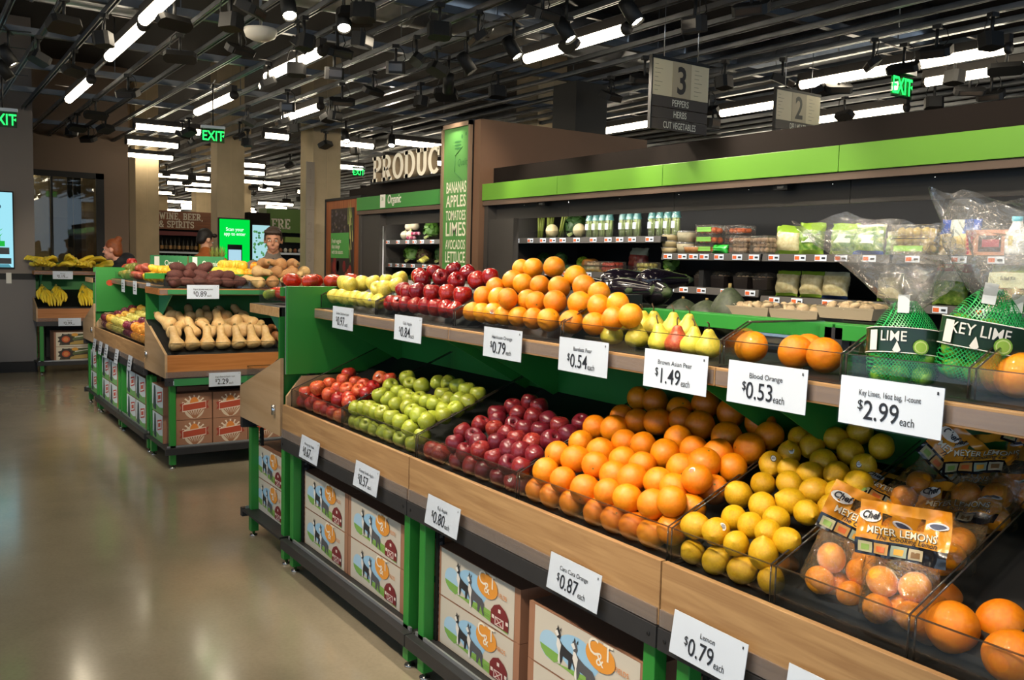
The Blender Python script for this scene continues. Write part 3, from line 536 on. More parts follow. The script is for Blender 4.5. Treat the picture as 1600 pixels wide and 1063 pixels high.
NEAR = [((-4.3, -.25, 3.2), (-4.1, 1.72, 1.0)), ((-3.4, -.25, 3.2), (-3.3, 1.75, 1.0)), ((-2.6, -.3, 3.2), (-2.6, 1.75, 1.0)), ((-1.9, -.3, 3.2), (-1.95, 1.8, 1.0)), ((-1.3, -.3, 3.2), (-1.45, 1.75, 1.0)), ((-.6, -.2, 3.2), (-1.0, 1.75, 1.0)),
        ((-3.9, 1.2, 3.2), (-3.7, 2.0, 1.4)), ((-2.6, 1.15, 3.2), (-2.5, 2.0, 1.45)), ((-1.4, 1.1, 3.2), (-1.5, 2.0, 1.4)),
        ((-4.9, 1.3, 3.2), (-7.0, 2.1, 1.2)), ((-4.8, 2.2, 3.2), (-7.1, 2.6, 1.2)), ((-5.2, .4, 3.2), (-8.3, 1.8, 1.0)), ((-5.6, .0, 3.2), (-9.3, 1.8, 1.0)), ((-5.2, .9, 3.2), (-13.2, 1.9, 1.1)),  # from here on: spots added out of view to brighten far displays, signs, people
        ((-2.2, 3.2, 3.2), (-2.6, 4.6, 1.6)), ((-3.4, 3.2, 3.2), (-3.8, 4.6, 1.6)), ((-4.2, 3.1, 3.2), (-5.6, 4.6, 1.6)), ((-4.4, 2.85, 3.2), (-8.8, 4.7, 1.7)), ((-6.4, .2, 3.2), (-8.6, 4.3, 2.5)), ((-5.4, .6, 3.2), (-7.3, 4.3, 2.0)), ((-4.5, 2.35, 3.2), (-10.1, 4.4, 1.8)), ((-5.1, 1.7, 3.2), (-9.3, 3.3, 1.6)), ((-5.0, 2.0, 3.2), (-11.9, 2.9, 1.5))]
for i, (p, tg) in enumerate(NEAR): spot(*p, math.atan2(tg[1] - p[1], tg[0] - p[0]) + PI / 2, 'unseen overhead spotlight of the set lighting displays, signs and people, %s of the row' % nth(i), tg, SPOT_W)
# black sensor cameras hanging everywhere under the struts
def sensor_proto(k):
    t = thing('ceiling_camera', None, None)
    Q = Matrix.Rotation(R([25, 8, 35][k]), 4, 'X')
    b = MB(); w_, d_, h_ = [(.22, .15, .06), (.16, .12, .1), (.26, .1, .05)][k]
    c = .025; po = [(-w_ / 2 + c, -d_ / 2), (w_ / 2 - c, -d_ / 2), (w_ / 2, -d_ / 2 + c), (w_ / 2, d_ / 2 - c), (w_ / 2 - c, d_ / 2), (-w_ / 2 + c, d_ / 2), (-w_ / 2, d_ / 2 - c), (-w_ / 2, -d_ / 2 + c)]
    b.prism(po, h_ / 2, DARK, Q, h0=-h_ / 2); b.build('camera_body', t)
    f = MB(); f.cbox((0, -d_ / 2 - .002, 0), (w_ * .7, .006, h_ * .6), mat('camera_window', '#3a3430', .15), Q); f.build('camera_window', t)
    a = MB(); a.tube([(0, 0, .02), (0, .01, .19)], .012, DARK, 8); a.box((-.03, -.02, .16), (.03, .03, .19), DARK)
    a.tube([(.04, 0, .02), (.08, .02, .08), (.06, .03, .15), (.02, .02, .19)], .004, DARK, 6); a.build('bracket', t)
    return freeze(t)
SPR = [sensor_proto(k) for k in range(3)]; used = set()
pos = [tuple(p) for p in D['sens']]
for i in range(70):
    pos.append((-9.5 - rnd.random() * 16, 1.7 + rnd.random() * 9))
NEARC = len(D['sens'])
for i, (x, y) in enumerate(pos):
    k = i % 3; o = SPR[k] if k not in used else dup(SPR[k]); used.add(k)
    o.location = (x, -.02 + round((y + 3.33) / .31) * .31 - 3.33, 3.21); o.rotation_euler = (0, 0, rnd.random() * 2 * PI)
    dist = -x
    zone = 'over the near island' if x > -5 and y < 3 else 'over the near case wall' if x > -7 else 'over the far island' if y < 4 and x > -11.5 else 'over the middle of the store' if x > -14 else 'over the hall beyond'
    tag(o, None, 'camera', 'ceiling cameras ' + zone); o['zone'] = zone
CNT = {}; ZN = {}
for o in sorted([o for o in COL.objects if o.get('category') == 'camera'], key=lambda o: -o.location.x):
    z_ = o['zone']; i = CNT.get(z_, 0); CNT[z_] = i + 1; del o['zone']
    o['label'] = 'black ceiling camera %s, %s from the shopper' % (z_, nth(i))
s_ = thing('smoke_detector', 'white dome detector hanging between the ceiling struts', 'detector', D['smoke'])
MB().lathe([(0, -.05), (.06, -.045), (.11, -.02), (.125, .02), (.125, .04), (0, .04)], WHITE, 24).build('dome', s_); MB().tube([(0, 0, .04), (0, 0, .7)], .012, STEEL, 8).build('stem', s_)
# exit signs
EXG = glow('exit_green', (.02, 1, .12), 2.2)
def exit_sign(loc, rz, label, sc=1.0, rev=False):
    t = thing('exit_sign', label, 'exit sign', loc, rz); t.scale = (sc,) * 3
    MB().cbox((0, .004, 0), (.32, .008, .2), clear('exit_pane', (.5, .75, .55), .15)).build('panel', t)
    MB().text('EXIT', .2, EXG, T(0, 0, -.07) @ RX, .75, .001, .012, z=.003).build('lettering', t)
    MB().box((-.17, -.03, .1), (.17, .03, .14), SILVER).build('housing', t)
    MB().tube([(0, 0, .14), (0, 0, (3.41 - loc[2]) / sc)], .01, DARK, 8).build('stem', t); zt = (3.402 - loc[2]) / sc; MB().box((-.3, -.01, zt - .006), (.3, .01, zt), DARK).build('mounting_bar', t); MB().box((-.01, -.3, zt - .006), (.01, .3, zt), DARK).build('mounting_bar', t)
    c = MB(); c.flat([(.15, -.02), (.12, .0), (.15, .02)], 0.006, EXG, RX) if not rev else c.flat([(-.16, -.02), (-.13, 0), (-.16, .02)], .006, EXG, RX); c.build('arrow', t)
exit_sign((-9.8, 2.74, 2.86), R(80), 'green exit sign hanging in the middle beside a crosswise tube', .72)
exit_sign((-10.75, .88, 2.94), R(80), 'green exit sign hanging at the top of the left wall', .8)
exit_sign((-4.45, 6.74, 3.11), R(93), 'green exit sign hanging above the green header of the cases', .95)
exit_sign((-12.2, 5.48, 2.85), R(80), 'small green exit sign beside the raised department letters', .55, True)

# ================================================================== PRODUCE DISPLAYS
TRAYH = .005
def bay(label, w, M, loc, ends=(False, False), endcap=False, back=False, deep=.68, lipmat=None, shelf_side=False, group=None, rear_low=False):
    """one module of the displays: u along its width, d into its depth, z up; M takes (u, d, z) to the room"""
    lipmat = lipmat or WOOD
    t = thing('produce_display', label, 'display stand', loc, 0, group)
    def B(mb, name, bevel=0.0, par=None): return mb.build(name, par or t, loc, M, bevel)
    mb = MB(); mb.box((.003, -.005, .63), (w - .003, .03, .688), BLACK)
    for u in (.03, w - .03): mb.tube([(u, -.0055, .66), (u, -.007, .66)], .006, DARK, 8)
    B(mb, 'top_rail', .002)
    mb = MB(); mb.box((.003, .002, .69), (w - .003, .02, .858), lipmat); B(mb, 'wooden_lip', .0015)
    mb = MB(); mb.box((.005, -.003, .692), (w - .005, .002, .735), CHANNEL); B(mb, 'price_channel')
    mb = MB(); mb.box((.003, -.006, .112), (w - .003, .03, .162), BLACK); B(mb, 'kick_rail', .002)
    mb = MB(); mb.box((.003, .03, .145), (w - .003, deep - .03, .158), BLACK); mb.box((.02, .03, .158), (w - .02, .038, .175), SILVER); B(mb, 'lower_deck')
    for a in ((.04, .085), (w - .085, w - .04)):
        mb = MB(); mb.box((a[0], .03, .03), (a[1], .075, .632), GREEN); p = B(mb, 'post', .003)
        f = MB(); c = (a[0] + a[1]) / 2; f.lathe([(0, 0), (.022, 0), (.022, .008), (.008, .012), (.008, .03), (0, .03)], CHROME, 12, T(c, .052, 0)); B(f, 'levelling_foot', 0, p)
    if endcap:
        for a in ((.03, .075), (w - .075, w - .03)):
            mb = MB(); mb.box((a[0], .595, .03), (a[1], .64, .632), GREEN); p = B(mb, 'post', .003)
            f = MB(); f.lathe([(0, 0), (.022, 0), (.022, .008), (.008, .012), (.008, .03), (0, .03)], CHROME, 12, T((a[0] + a[1]) / 2, .617, 0)); B(f, 'levelling_foot', 0, p)
    for u in (.088, w - .103):
        mb = MB(); mb.box((u, .075, .158), (u + .015, .105, .63), DARK)
        for q in range(16): mb.box((u - .0006, .083, .18 + q * .027), (u + .0156, .096, .192 + q * .027), STEELDK)
        B(mb, 'slotted_upright')
    mb = MB(); mb.prism([(.022, .842), (.105, .842), (.115, .872), (.62, 1.085), (.62, .80), (.022, .80)], w - .004, DARK, Matrix(((0, 0, 1, 0), (1, 0, 0, 0), (0, 1, 0, 0), (0, 0, 0, 1))), h0=.004); B(mb, 'bin_floor')
    mb = MB(); mb.box((.004, .62, .69), (w - .004, .64, 1.30), GREENBACK); B(mb, 'back_board')
    e_ = .12 if endcap else .004; mb = MB(); mb.box((e_, .64, .16), (w - e_, .65, .66), DARK); B(mb, 'lower_back')
    for u in ((.15, w - .18) if endcap else (.0, w - .03)):
        mb = MB(); mb.box((u, .64, .02), (u + .03, .675, 1.44), BLACK); B(mb, 'spine_upright')
    mb = MB(); mb.box((.004, .64, 1.405), (w - .004, .675, 1.45), GREEN); B(mb, 'top_crossbar', .002)
    # upper shelf
    d0 = .165
    sh = MB(); sh.box((.004, d0 + .015, 1.30), (w - .004, .635, 1.347), DARK); shelf = B(sh, 'upper_shelf')
    n_ = MB(); n_.box((.002, d0, 1.296), (w - .002, d0 + .018, 1.345), lipmat); B(n_, 'shelf_nosing', .002, shelf)
    c = MB(); c.box((.004, d0 - .003, 1.302), (w - .004, d0, 1.338), CHANNEL); B(c, 'price_channel', 0, shelf)
    if shelf_side:
        for u in (-.0, w - .018):
            s_ = MB(); s_.box((u, d0 + .018, 1.296), (u + .018, .635, 1.345), lipmat); B(s_, 'shelf_end_board', .002, shelf)
    for u in (.10, w - .10):
        k = MB(); k.prism([(.0, 0), (.44, 0), (.44, -.24)], .004, GREENLIT if endcap else GREEN, T(u, d0 + .02, 1.30) @ Matrix(((0, 0, 1, 0), (1, 0, 0, 0), (0, 1, 0, 0), (0, 0, 0, 1)))); B(k, 'shelf_bracket', 0, shelf)
    if not endcap and rear_low is False:
        fb = MB(); fb.prism([(.21, 1.35), (.63, 1.35), (.63, 1.545), (.30, 1.40)], w - .01, DARK, Matrix(((0, 0, 1, 0), (1, 0, 0, 0), (0, 1, 0, 0), (0, 0, 0, 1))), h0=.01)
    # ends
    YZ = Matrix(((0, 0, 1, 0), (1, 0, 0, 0), (0, 1, 0, 0), (0, 0, 0, 1)))
    for e, u in zip(ends, (0.0, w)):
        if not e: continue
        s = 1 if u == 0 else -1
        u0, u1 = (u, u + .018) if s > 0 else (u - .018, u)
        if endcap:
            q = MB(); q.prism([(.0, .69), (.0, .868), (.66, 1.09), (.66, .69)], u1, WOODSIDE, YZ, h0=u0); B(q, 'side_board', .0015)
            la = MB(); la.tube([(u0 - .004 if s > 0 else u1 + .004, .58, .79), (u0 - .004 if s > 0 else u1 + .004, .58, .84)], .014, CHROME, 10); B(la, 'latch_plate')
        else:
            q = MB(); q.box((u0, .02, 1.01), (u1, .64, 1.457), GREEN); B(q, 'end_panel', .002)
            q = MB(); q.prism([(.02, .69), (.02, .90), (.10, 1.0), (.64, 1.0), (.64, .69)], u1, WOODSIDE, YZ, h0=u0); B(q, 'side_board', .0015)
            q = MB(); q.box((u0 - .006, .018, 1.01), (u0, .03, 1.457), SILVER); B(q, 'panel_edge_strip')
    return t
def MX(ox, oy, ux, uy):
    """u along (ux, uy), d is u turned left by a quarter"""
    return Matrix(((ux, -uy, 0, ox), (uy, ux, 0, oy), (0, 0, 1, 0), (0, 0, 0, 1)))
YF = 1.57; YB = 2.93
JN = [-4.40, -3.01, -1.63, -.24]
nm = ['left end module of the near island, holding red and green apples', 'middle module of the near island, holding dark apples and big oranges', 'right module of the near island, holding lemons and bagged fruit']
for i in range(3):
    a, b = JN[i], JN[i + 1]
    bay('green and birch ' + nm[i], b - a, MX(a, YF, 1, 0), ((a + b) / 2, YF + .3, 0), (i == 0, False))
    bay('rear face of the near island, %s module counted from its end panel' % nth(i), b - a, MX(b, YB, -1, 0), ((a + b) / 2, YB - .3, 0), (False, i == 0), group='rear modules of the near island')
bay('end module of the near island with a birch side board, facing away', YB - YF, MX(-5.085, YB, 0, -1), (-4.8, 2.25, 0), (True, True), endcap=True, lipmat=WOODY, shelf_side=True)
JF = [-7.57, -8.73, -9.85]
for i in range(2):
    b, a = JF[i], JF[i + 1]
    bay(['aisle module of the far island next to the squash end', 'farthest aisle module of the far island, with the wide green end panel'][i], b - a, MX(a, YF, 1, 0), ((a + b) / 2, YF + .3, 0), (i == 1, False), lipmat=WOODY and WOOD)
    bay('rear face of the far island, %s module from the squash end' % nth(i), b - a, MX(b, YB, -1, 0), ((a + b) / 2, YB - .3, 0), group='rear modules of the far island')
bay('end module of the far island holding butternut squash, facing the shopper', YB - YF, MX(-6.88, YF, 0, 1), (-7.2, 2.25, 0), (True, True), endcap=True, lipmat=WOODEND, shelf_side=True)
bay('far end module of the far island, turned away behind the wide green panel', YB - YF, MX(-10.53, YB, 0, -1), (-10.2, 2.25, 0), (True, True), endcap=True, lipmat=WOODY, shelf_side=True)
bay('banana display standing against the grey wall corner', 1.35, MX(-13.08, 1.40, 0, 1), (-13.4, 2.07, 0), (True, True), endcap=True, lipmat=WOODEND, shelf_side=True)
# ---- acrylic bins: each compartment is a clear bin of its own
def acr_bin(label, x0, x1, low, group):
    """clear bin: front pane and two sloping side panes"""
    if low: y0, y1, z0, zf, zb, zr = 1.612, 2.17, .845, .936, 1.17, .845
    else: y0, y1, z0, zf, zb, zr = 1.768, 2.17, 1.352, 1.414, 1.46, 1.352
    t = thing('acrylic_bin', label, 'bin', ((x0 + x1) / 2, (y0 + y1) / 2, z0), 0, group)
    L = t.location
    q = MB(); q.box((x0, y0 - .004, z0), (x1, y0, zf), ACRYL); f = q.build('front_pane', t, L)
    q = MB(); q.box((x0, y0 - .0045, zf), (x1, y0 + .0005, zf + .002), ACRYLEDGE); q.build('pane_edge', f, L)
    YZ = Matrix(((0, 0, 1, 0), (1, 0, 0, 0), (0, 1, 0, 0), (0, 0, 0, 1)))
    for u in (x0 + .004, x1 - .008):
        P_ = [(y0, z0), (y0, zf), (y1, zb), (y1, .98 if low else zr)] if low else [(y0, z0), (y0, zf), (y0 + .1, zb), (y1, zb), (y1, zr)]
        if low: P_ = [(y0, z0), (y0, zf), (y1 - .0, zb), (y1, 1.05), (y0 + .1, .88)]
        q = MB(); q.prism(P_, u + .004, ACRYL, YZ, h0=u); s_ = q.build('side_pane', t, L)
        q = MB()
        pp = P_[:3] if low else P_[:4]
        for a, b in zip(pp, pp[1:]): q.tube([(u + .002, *a), (u + .002, *b)], .0026, ACRYLEDGE, 4)
        q.build('pane_edge', s_, L)
    return t
LB = [-4.38, -3.735, -3.025, -2.337, -1.645, -1.312, -.972, -.30]
for i, (a, b, n_) in enumerate(zip(LB, LB[1:], ['small red apples', 'green apples', 'dark red apples', 'large oranges', 'lemons', 'bagged lemons', 'three very large oranges'])):
    acr_bin('clear acrylic bin on the lower level around the ' + n_, a + .001, b - .001, True, None)
UB = [-4.385, -3.727, -3.027, -2.333, -1.64, -1.272, -.973, -.30]
for i, (a, b, n_) in enumerate(zip(UB, UB[1:], ['yellow apples', 'shiny red apples', 'orange pyramid', 'pears', 'four oranges', 'bags of limes', 'single orange at the right edge'])):
    acr_bin('clear acrylic tray on the upper shelf around the ' + n_, a + .001, b - .001, False, None)
# far displays: plain clear fronts
def pane(label, a, b, z0, z1, group=None):
    a = Vector((*a, 0)); b = Vector((*b, 0)); d = (b - a); L = d.length; an = math.atan2(d.y, d.x)
    t = thing('acrylic_bin', label, 'bin', ((a.x + b.x) / 2, (a.y + b.y) / 2, z0), an, group)
    q = MB(); q.box((-L / 2, -.003, 0), (L / 2, .001, z1 - z0), ACRYL); q.build('front_pane', t)
    q = MB(); q.box((-L / 2, -.004, z1 - z0), (L / 2, .002, z1 - z0 + .003), ACRYLEDGE); q.build('pane_edge', t)
    for s in (-1, 1):
        q = MB(); q.box((s * L / 2 - .003, 0, 0), (s * L / 2 + .003, .42, z1 - z0), ACRYL); q.build('side_pane', t)
pane('clear acrylic front around the butternut squash', (-6.92, 1.62), (-6.92, 2.42), .845, .94)
pane('clear acrylic front around the brown squash', (-6.92, 2.43), (-6.92, 2.88), .845, .94)
pane('clear acrylic tray around the purple sweet potatoes', (-7.06, 1.62), (-7.06, 2.26), 1.352, 1.41)
pane('clear acrylic tray around the pale squash on the upper shelf', (-7.06, 2.27), (-7.06, 2.88), 1.352, 1.41)
for i, (a, b, n_) in enumerate([(-9.83, -9.25, 'plums and yellow apples'), (-9.24, -8.73, 'pale apples'), (-8.72, -7.62, 'nectarines by the squash end')]): pane('clear acrylic front of the far lower bin around the ' + n_, (a, 1.612), (b, 1.612), .845, .93)
pane('clear acrylic tray on the far upper shelf around the mangoes', (-9.8, 1.768), (-7.6, 1.768), 1.352, 1.41)
pane('clear acrylic front holding the dark avocados of the end module', (-5.05, 2.90), (-5.05, 1.60), .85, .98)
pane('clear acrylic tray around the tomatoes of the end module', (-4.90, 2.88), (-4.90, 1.62), 1.352, 1.43)

# ================================================================== CARTONS
def farm_art(q, w, h, M):
    """printed farm scene: field, two striped animals, orange sun disc with letters, red barn"""
    S_ = min(w / .5, h / .185); z = .0006
    def P(pts): return [(x * w, y * h) for x, y in pts]
    def E(cx, cy, rx, ry, **k): return P(ell(cx, cy, rx, ry, **k))
    q.flat(P(rect(.0, .0, 1, 1)), z, ink('cfc7b8'), M)
    q.flat(E(.175, .44, .115, .25), z * 2, ink('a9cde6'), M)
    q.flat(P([(.065, .40), (.285, .36), (.27, .26), (.22, .18), (.13, .22), (.08, .31)]), z * 3, ink('7fae52'), M)
    q.flat(E(.45, .54, .20, .30), z * 2, ink('9cc8e6'), M)
    q.flat(P([(.23, .20), (.60, .30), (.93, .26), (.93, .04), (.60, .10), (.36, .18)]), z * 3, ink('88b455'), M)
    for k in range(4): q.flat(P([(.40 + .1 * k, .19 - .02 * k), (.93, .22 - .045 * k), (.93, .205 - .045 * k), (.40 + .1 * k, .18 - .02 * k)]), z * 4, ink('6f9c44'), M)
    def animal(x, y, s, c1):
        def A(pts): return [((x + a * s) * w, (y + b * s) * h) for a, b in pts]
        q.flat(A([(.00, .92), (.03, .98), (.06, .92), (.08, .78), (.06, .68), (.10, .60), (.18, .52), (.30, .46), (.34, .34), (.33, .12), (.35, .0), (.32, .0), (.29, .16), (.27, .26), (.25, .1), (.24, .02), (.21, .02), (.21, .24), (.12, .28), (.10, .1), (.07, .0), (.05, .0), (.06, .3), (.02, .5), (.02, .68)]), z * 5, ink(c1), M)
        q.flat(A([(.02, .70), (.05, .70), (.09, .56), (.07, .30), (.08, .02), (.06, .0), (.04, .1), (.05, .3), (.01, .5)]), z * 6, ink('e6e3dc'), M)
        q.flat(A([(-.02, .84), (.02, .92), (.05, .80), (.02, .74)]), z * 6, ink('eae8e2'), M)
        q.flat(A([(.02, .96), (.03, 1.06), (.05, .97)]), z * 6, ink('2b2b2e'), M); q.flat(A([(.06, .94), (.085, 1.04), (.08, .92)]), z * 6, ink('2b2b2e'), M)
    animal(.235, .22, .62, '2f2f33'); animal(.40, .12, .66, '58585c')
    q.flat(E(.665, .74, .135, .235), z * 7, ink('e79a3c'), M)
    q.text('C T', .155 * h / .5 * 1.25, ink('f3ead8'), M @ T(.665 * w, .74 * h, 0), 1.0, 0, .006, z=z * 9)
    q.text('&', .13 * h / .5 * 1.2, ink('f3ead8'), M @ T(.665 * w, .60 * h, 0), 1.0, 0, .004, z=z * 9)
    q.text('FIELDS', .055 * h / .5 * 1.1, ink('d9812f'), M @ T(.86 * w, .66 * h, 0), .9, 0, .004, z=z * 9)
    q.flat(P([(.72, .08), (.72, .34), (.76, .46), (.83, .53), (.90, .46), (.94, .34), (.94, .08)]), z * 7, ink('7b2a2c'), M)
    q.flat(P(rect(.775, .10, .885, .26)), z * 8, ink('e6d9cf'), M); q.flat(P(rect(.785, .115, .875, .245)), z * 9, ink('8a3234'), M)
    for a in (((.785, .115), (.875, .245)), ((.785, .245), (.875, .115))):
        (x0, y0), (x1, y1) = a; q.flat(P([(x0, y0), (x0 + .012, y0), (x1, y1), (x1 - .012, y1)]), z * 10, ink('e6d9cf'), M)
    for a in ((.735, .2), (.91, .2), (.815, .36)): q.flat(P(rect(a[0], a[1], a[0] + .03, a[1] + .07)), z * 8, ink('e6d9cf'), M)
def banner_art(q, w, h, M):
    z = .0008
    def P(pts): return [(x * w, y * h) for x, y in pts]
    q.flat(P(ell(.5, .42, .30, .40)), z, ink('d9c7b0'), M)
    for k in range(7):
        a = R(20 + k * 23.3); q.flat(P([(.5 + .20 * math.cos(a - .06), .5 + .25 * math.sin(a - .06)), (.5 + .38 * math.cos(a - .07), .52 + .42 * math.sin(a - .07)), (.5 + .38 * math.cos(a + .07), .52 + .42 * math.sin(a + .07)), (.5 + .20 * math.cos(a + .06), .5 + .25 * math.sin(a + .06))]), z * 2, ink('ecdcc6'), M)
    for k in range(7):
        x = .24 + k * .087; q.flat(P([(x, .38), (x + .035, .38), (.53 + (k - 3) * .01, .04), (.50 + (k - 3) * .01, .04)]), z * 2, ink('a06a48'), M)
    q.flat(P(ell(.5, .62, .13, .24)), z * 3, ink('e0873a'), M)
    q.flat(P([(.06, .32), (.20, .38), (.20, .66), (.06, .60), (.12, .46)]), z * 3, ink('a03a26'), M); q.flat(P([(.94, .42), (.80, .36), (.80, .64), (.94, .72), (.88, .56)]), z * 3, ink('a03a26'), M)
    q.flat(P([(.15, .30), (.85, .40), (.85, .70), (.15, .60)]), z * 4, ink('ead9c4'), M); q.flat(P([(.165, .335), (.835, .43), (.835, .67), (.165, .57)]), z * 5, ink('b2492f'), M)
def asparagus_art(q, w, h, M):
    z = .0008
    def P(pts): return [(x * w, y * h) for x, y in pts]
    q.flat(P(rect(0, 0, 1, 1)), z, ink('d5e3e8'), M)
    q.flat(P([(0, 0), (1, 0), (1, .28), (.7, .22), (.35, .3), (0, .2)]), z * 2, ink('79b06a'), M)
    q.flat(P([(.10, .12), (.16, .6), (.2, .93), (.27, .96), (.33, .9), (.36, .6), (.40, .1), (.3, .05)]), z * 3, ink('33484e'), M)
    q.flat(P([(.17, .2), (.21, .7), (.24, .7), (.24, .2)]), z * 4, ink('56706a'), M)
    q.flat(P([(.50, .36), (.92, .50), (.92, .86), (.50, .74)]), z * 3, ink('c6483c'), M); q.flat(P([(.545, .42), (.875, .535), (.875, .80), (.545, .69)]), z * 4, ink('e2ebee'), M)
    q.flat(P([(.60, .5), (.82, .57), (.82, .72), (.60, .65)]), z * 5, ink('c9563f'), M)
def banana_art(q, w, h, M):
    z = .0008
    def P(pts): return [(x * w, y * h) for x, y in pts]
    q.flat(P(rect(0, 0, 1, 1)), z, ink('d9cfb8'), M)
    q.flat(P([(.08, .08), (.2, .86), (.92, .90), (.86, .12)]), z * 1.5, ink('4b4636'), M)
    q.flat(P([(.32, .34), (.90, .62), (.88, .88), (.32, .72)]), z * 2, ink('5d6b3f'), M); q.flat(P([(.34, .12), (.84, .16), (.84, .44), (.34, .34)]), z * 2, ink('b99a4f'), M)
    q.flat(P([(.5, .62), (.86, .74), (.86, .80), (.5, .68)]), z * 3, ink('e9e4cf'), M)
    q.flat(P([(.26 + (.24 if k % 2 else .17) * math.cos(R(k * 22.5)), .5 + (.44 if k % 2 else .33) * math.sin(R(k * 22.5))) for k in range(16)]), z * 3, ink('3b3228'), M)
    q.flat(P(ell(.26, .5, .11, .23)), z * 4, ink('c6562f'), M); q.flat(P(ell(.26, .5, .07, .15)), z * 5, ink('e08b4a'), M)
    q.flat(P(ell(.5, .82, .09, .12)), z * 3, ink('e3a33b'), M)
def carton(name, label, w, d, h, art, loc, rz, group, face=None, strip=.06):
    t = thing(name, label, 'box', loc, rz, group)
    b = MB(); b.box((-w / 2, -d / 2, 0), (w / 2, d / 2, h), CARD); b.box((-w / 2 - .001, -.03, h - .001), (w / 2 + .001, .03, h + .001), CARDIN); b.box((-w / 2 + .02, -d / 2 - .0005, h * .995), (w / 2 - .02, -d / 2 + .003, h * .999), CARDIN)
    b.build('carton_body', t, None, None, .004)
    q = MB(); art(q, w * (1 - 2 * strip), h * .98, T(-w / 2 + w * strip, -d / 2 - .0006, h * .01) @ RX); q.build('printed_front', t)
    hole = MB(); hole.cbox((w / 2 + .0006, 0, h * .68), (.001, .09, .028), DARK); hole.build('hand_hole', t)
    return freeze(t)
FARM = carton('produce_carton', None, .56, .34, .185, farm_art, (0, 0, 0), 0, None)
first = True
for bx, by, lab in [(-4.04, 1.825, 'left stack under the green apples'), (-3.475, 1.825, 'right stack under the green apples'), (-2.645, 1.825, 'left stack under the large oranges'), (-2.0, 1.80, 'right stack under the large oranges'), (-4.83, 1.825, 'stack at the end of the near island')]:
    for k in range(2):
        if lab.startswith('stack at'): o = dup(FARM, scale=(.93, 1, 1))
        else: o = FARM if first else dup(FARM)
        first = False
        o.location = (bx, by, .158 + k * .187); tag(o, ('lower' if k == 0 else 'upper') + ' printed farm carton, ' + lab, 'box', 'farm scene cartons under the near island')
BAN = carton('banner_carton', None, .265, .12, .20, banner_art, (0, 0, 0), 0, None, strip=.03); first = True
for j in range(3):
    for k in range(2):
        o = BAN if first else dup(BAN); first = False
        o.location = (-7.0, 1.775 + j * .272 + .02, .158 + k * .203); o.rotation_euler = (0, 0, PI / 2)
        tag(o, 'brown carton with a red banner, %s of the %s column from the green corner post' % ('top' if k else 'bottom', nth(j)), 'box', 'brown cartons under the squash end')
ASP = carton('asparagus_carton', None, .33, .34, .215, asparagus_art, (0, 0, 0), 0, None, strip=.0); first = True
for j, x in enumerate([-7.275, -7.88, -8.26, -9.06, -9.45, -10.1]):
    for k in range(2):
        o = ASP if first else dup(ASP, scale=(1.1, 1, 1)); first = False
        o.location = (x, 1.775, .158 + k * .218)
        tag(o, '%s pale blue carton with red frame, %s along the far island from its corner' % ('upper' if k else 'lower', nth(j)), 'box', 'pale cartons under the far island')
BNX = carton('banana_carton', None, .5, .38, .19, banana_art, (0, 0, 0), 0, None, strip=.05); first = True
for j in range(2):
    for k in range(2):
        o = BNX if first else dup(BNX); first = False
        o.location = (-13.35, 1.86 + j * .52, .158 + k * .193); o.rotation_euler = (0, 0, PI / 2)
        tag(o, '%s banana carton of the %s stack under the banana display' % ('upper' if k else 'lower', ['front', 'hidden'][j]), 'box', 'banana cartons under the banana display')

# ================================================================== PRICE CARDS
def price_card(loc, rz, name_, price, label, w=.24, h=.105, tilt=0, each=True, group=None, cat='price card'):
    t = thing('price_card', label, cat, loc, rz, group); t.rotation_euler = (R(tilt), 0, rz)
    b = MB(); b.cbox((0, 0, h / 2), (w, .0015, h), PAPER); b.build('card', t)
    sl = MB(); sl.box((-w / 2 - .003, -.0022, -.003), (w / 2 + .003, -.0012, h + .003), clear('card_sleeve', (1, 1, 1), .05, .08)); sl.build('clear_sleeve', t)
    q = MB(); M = T(0, -.0025, 0) @ RX
    if name_ and not price: q.text(name_, h * .17, INK, M @ T(0, h * .64, 0), 1.0, 0, .003); q.build('card_text', t); return t
    if name_: q.text(name_, h * .17, INK, M @ T(0, h * .64, 0), min(1.0, .78 * w / (h * .17 * .55 * len(name_))), 0, .003)
    if not price:
        for k in range(3): q.flat(rect(-w * .3, h * (.25 + .2 * k), w * (.3 - .1 * k), h * (.31 + .2 * k)), 0, INK, M)
        q.build('card_text', t); return t
    ps = h * (.56 if each else .4); vs, _ = text_geo(price, .85, 0, .004, 'CENTER', 0, 1.0); hw = max(v[0] for v in vs) * ps; cx = -.016 * w / .24 if each else 0
    q.text(price, ps, INK, M @ T(cx, h * .16, 0), .85, 0, .004)
    q.text('$', ps * .52, INK, M @ T(cx - hw - ps * .16, h * .16 + ps * .33, 0), .9, 0, .004)
    if each: q.text('each', ps * .44, INK, M @ T(cx + hw + ps * .05, h * .15, 0), .72, align='LEFT')
    q.build('card_text', t)
    c = MB(); c.flat(rect(w * .44, h * .86, w * .455, h * .92), 0, INK, T(0, -.0025, 0) @ RX); c.build('corner_mark', t)
    return t
